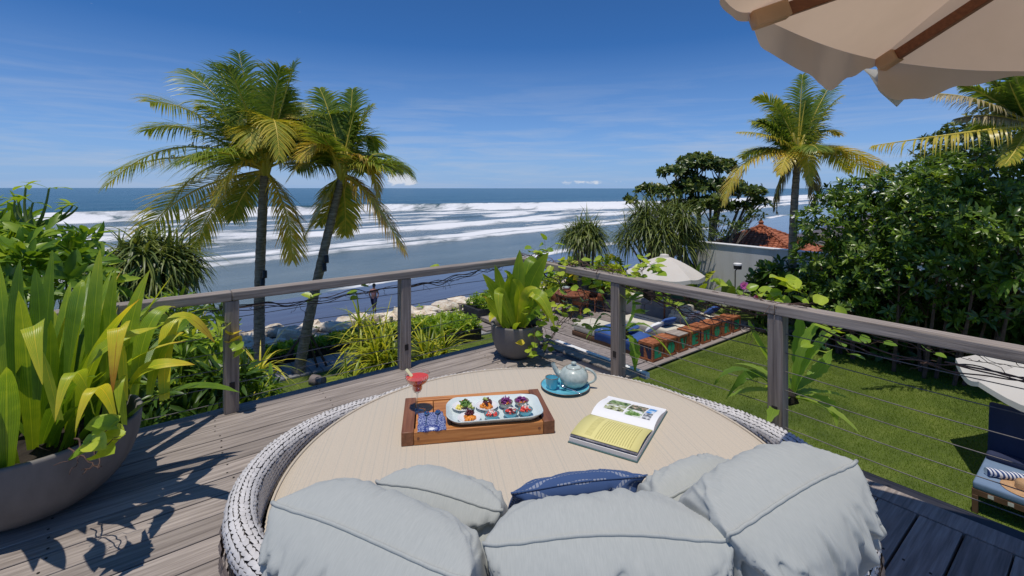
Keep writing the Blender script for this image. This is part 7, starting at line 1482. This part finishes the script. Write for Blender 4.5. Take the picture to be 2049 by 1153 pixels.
# ---- person walking on the beach
bp_ = PG(748, 626, -6.12); pr = thing('person', 'person in dark shorts and pink top walking along the beach behind the flax', 'person', bp_)
def figure(parent):
    me = bpy.data.meshes.new('body'); J = [(0, 0, .95), (0, 0, 1.15), (0, 0, 1.38), (0, 0, 1.50), (0, .02, 1.62), (0, .03, 1.72), (.20, 0, 1.40), (.27, .05, 1.15), (.25, -.10, .92), (-.20, 0, 1.40), (-.27, -.05, 1.15), (-.24, .12, .95), (.09, 0, .90), (.11, -.14, .50), (.11, .02, .08), (.11, -.12, .03), (-.09, 0, .90), (-.10, .13, .50), (-.10, .26, .10), (-.10, .18, .03)]
    E = [(0, 1), (1, 2), (2, 3), (3, 4), (4, 5), (2, 6), (6, 7), (7, 8), (2, 9), (9, 10), (10, 11), (0, 12), (12, 13), (13, 14), (14, 15), (0, 16), (16, 17), (17, 18), (18, 19)]
    Rr = [.14, .125, .15, .055, .085, .07, .06, .045, .035, .06, .045, .035, .10, .065, .042, .035, .10, .065, .042, .035]
    me.from_pydata(J, E, []); o = bpy.data.objects.new('body', me); COL.objects.link(o); o.parent = parent
    s = o.modifiers.new('skin', 'SKIN'); me.skin_vertices.new() if not me.skin_vertices else None
    for v, r_ in zip(me.skin_vertices[0].data, Rr): v.radius = (r_, r_)
    me.skin_vertices[0].data[0].use_root = True; o.modifiers.new('sub', 'SUBSURF').levels = 2; o.modifiers['sub'].render_levels = 2
    me.materials.append(surf('tanned_skin', [(0.20, 0.10, 0.065), (0.26, 0.14, 0.09)], 0.6, 4, bump=0)); return o
figure(pr)
q = MB(); q.lathe([(0.165, .90), (0.155, 1.1), (0.175, 1.3), (0.16, 1.42), (0.08, 1.47)], 16, sy=0.72); q.build('top', plain('dusty_pink_cloth', (0.30, 0.16, 0.17), 0.9), pr)
for s_, pp in ((1, ((.09, 0, .95), (.105, -.06, .70), (.11, -.12, .52))), (-1, ((-.09, 0, .95), (-.098, .06, .70), (-.10, .12, .52)))):
    q = MB(); q.tube(pp, [.13, .105, .09], 12); q.build('shorts', M['navycl'], pr)
q = MB(); q.lathe([(0.10, 1.62), (0.105, 1.70), (0.085, 1.79), (0.0, 1.82)], 14, (0, .03, 0)); q.build('hair', M['black'], pr)

# ================================================================== BIG PARASOL OVER THE TERRACE
uo = Vector((1.97, 1.42, 0.0)); um = thing('terrace_parasol', 'large tan canvas parasol overhead at the top right with hanging valance', 'parasol', uo)
zc = 2.19
def UPt(px, py, z):
    Y = (z - CAMZ) * FPX / (HY - py); return Vector(((px - HX) / FPX * Y, Y, z))
C0 = Vector((1.97, 1.42, 2.63)); P0 = UPt(1440, -12, zc); P1 = UPt(1500, 25, zc); P2 = UPt(1757, 120, zc); P3 = UPt(2120, 142, zc - 0.12)
Pm = Vector((1.25, 0.92, 2.2)); P4 = Vector((2.8, 1.35, 2.15)); P5 = Vector((2.1, 0.72, 2.2))  # unseen corners, shaped so the canopy's shade clears the cushions and boards
ring = [Pm, P0, P1, P2, P3, P4, P5]; NRB = 7
q = MB()
for i in range(NRB):
    A_, B_ = ring[i], ring[(i + 1) % NRB]; n = 12; m_ = 12; vs = []
    for r_ in range(m_ + 1):
        for j in range(n + 1):
            t = j / n; f = r_ / m_; e = A_.lerp(B_, t); p = C0.lerp(e, f); p = p + UP * (-0.02 * math.sin(math.pi * t) * f + 0.035 * math.sin(math.pi * f)) ; vs.append(p - uo)
    q.add(vs, [(r_ * (n + 1) + j, r_ * (n + 1) + j + 1, (r_ + 1) * (n + 1) + j + 1, (r_ + 1) * (n + 1) + j)[::-1] for r_ in range(m_) for j in range(n)])
cano = q.build('canopy', M['tan'], um, angle=24)
def valance(A_, B_, drops, name='valance', mat='tan', out=0.0, n=40, wav=0.012, ph=0.0):
    q = MB(); vs = []; d = (B_ - A_).normalized(); on = d.cross(UP).normalized()
    if on.dot(A_ - C0) < 0: on = -on
    def dr(t):
        for (t0, v0), (t1, v1) in zip(drops[:-1], drops[1:]):
            if t <= t1: x = (t - t0) / (t1 - t0); x = x * x * (3 - 2 * x); return v0 + (v1 - v0) * x
        return drops[-1][1]
    for j in range(n + 1):
        t = j / n; e = A_.lerp(B_, t) - UP * 0.02 * math.sin(math.pi * t)
        for k in range(7):
            f = k / 6; vs.append(e - UP * (dr(t) * f) + on * (f * wav * 2.2 * math.sin(t * 13 + ph) + out * f * math.sin(math.pi * t)) - uo)
    q.add(vs, [(j * 7 + k, j * 7 + k + 1, (j + 1) * 7 + k + 1, (j + 1) * 7 + k) for j in range(n) for k in range(6)]); o = q.build(name, M[mat], um, angle=180); return o
valance(Pm, P0, [(0, .12), (.4, .03), (1, .02)], ph=2, wav=0.001); valance(P0, P1, [(0, .03), (.5, .03), (1, .03)], wav=0.001)
valance(P1, P2, [(0, .02), (.12, .09), (.35, .135), (.52, .15), (.62, .165), (.74, .10), (.86, .055), (1, .03)], out=0.015, wav=0.008)
valance(P2, P3, [(0, .14), (.1, .17), (.25, .15), (.5, .07), (.8, .02), (1, .03)], ph=1.0, wav=0.001)
for i in range(4, NRB): valance(ring[i], ring[(i + 1) % NRB], [(0, .13), (.5, .15), (1, .13)], ph=i)
# pale loose corner flap hanging outside the rib end
fl = [PX(x_, y_, P2.y + 0.02) for x_, y_ in ((1725, 137), (1740, 150), (1762, 185), (1795, 214), (1820, 188), (1822, 156), (1790, 142))]
cen_ = sum(fl, Vector()) / 7 + Vector((0, 0.03, 0)); q = MB(); vs = [cen_ - uo] + [p - uo for p in fl]; q.add(vs, [(0, 1 + i, 1 + (i + 1) % 7) for i in range(7)]); o = q.build('corner_flap', M['flap'], um, angle=180); s = o.modifiers.new('solid', 'SOLIDIFY'); s.thickness = 0.002
for i, P in enumerate(ring):
    if i == 1: continue
    q = MB(); a_ = C0 - UP * 0.10; e = a_.lerp(P - UP * 0.035, 0.95); d = (e - a_).normalized(); sd = d.cross(UP).normalized(); up2 = sd.cross(d); rt = Matrix((d, sd, up2)).transposed(); q.box((a_ + e) / 2 - uo, ((e - a_).length, 0.026, 0.044), rt); q.build('rib', M['ribwood'], um, bevel=0.003)
    if i == 1: continue
    q = MB(); w0 = a_.lerp(P - UP * 0.035, 0.90); w1 = a_.lerp(P - UP * 0.030, 0.995); q.box((w0 + w1) / 2 - uo, ((w1 - w0).length, 0.056, 0.056), rt); q.build('rib_pocket', M['tan'], um, bevel=0.006)
q = MB(); q.tube([(0, 0, 0), (0, 0, C0.z)], 0.024, 14); q.build('pole', M['ribwood'], um); q = MB(); q.lathe([(0.26, 0), (0.26, 0.06), (0.06, 0.08), (0.05, 0.3), (0, 0.3)], 28); q.build('base', M['concrete'], um)
bpy.context.view_layer.update()
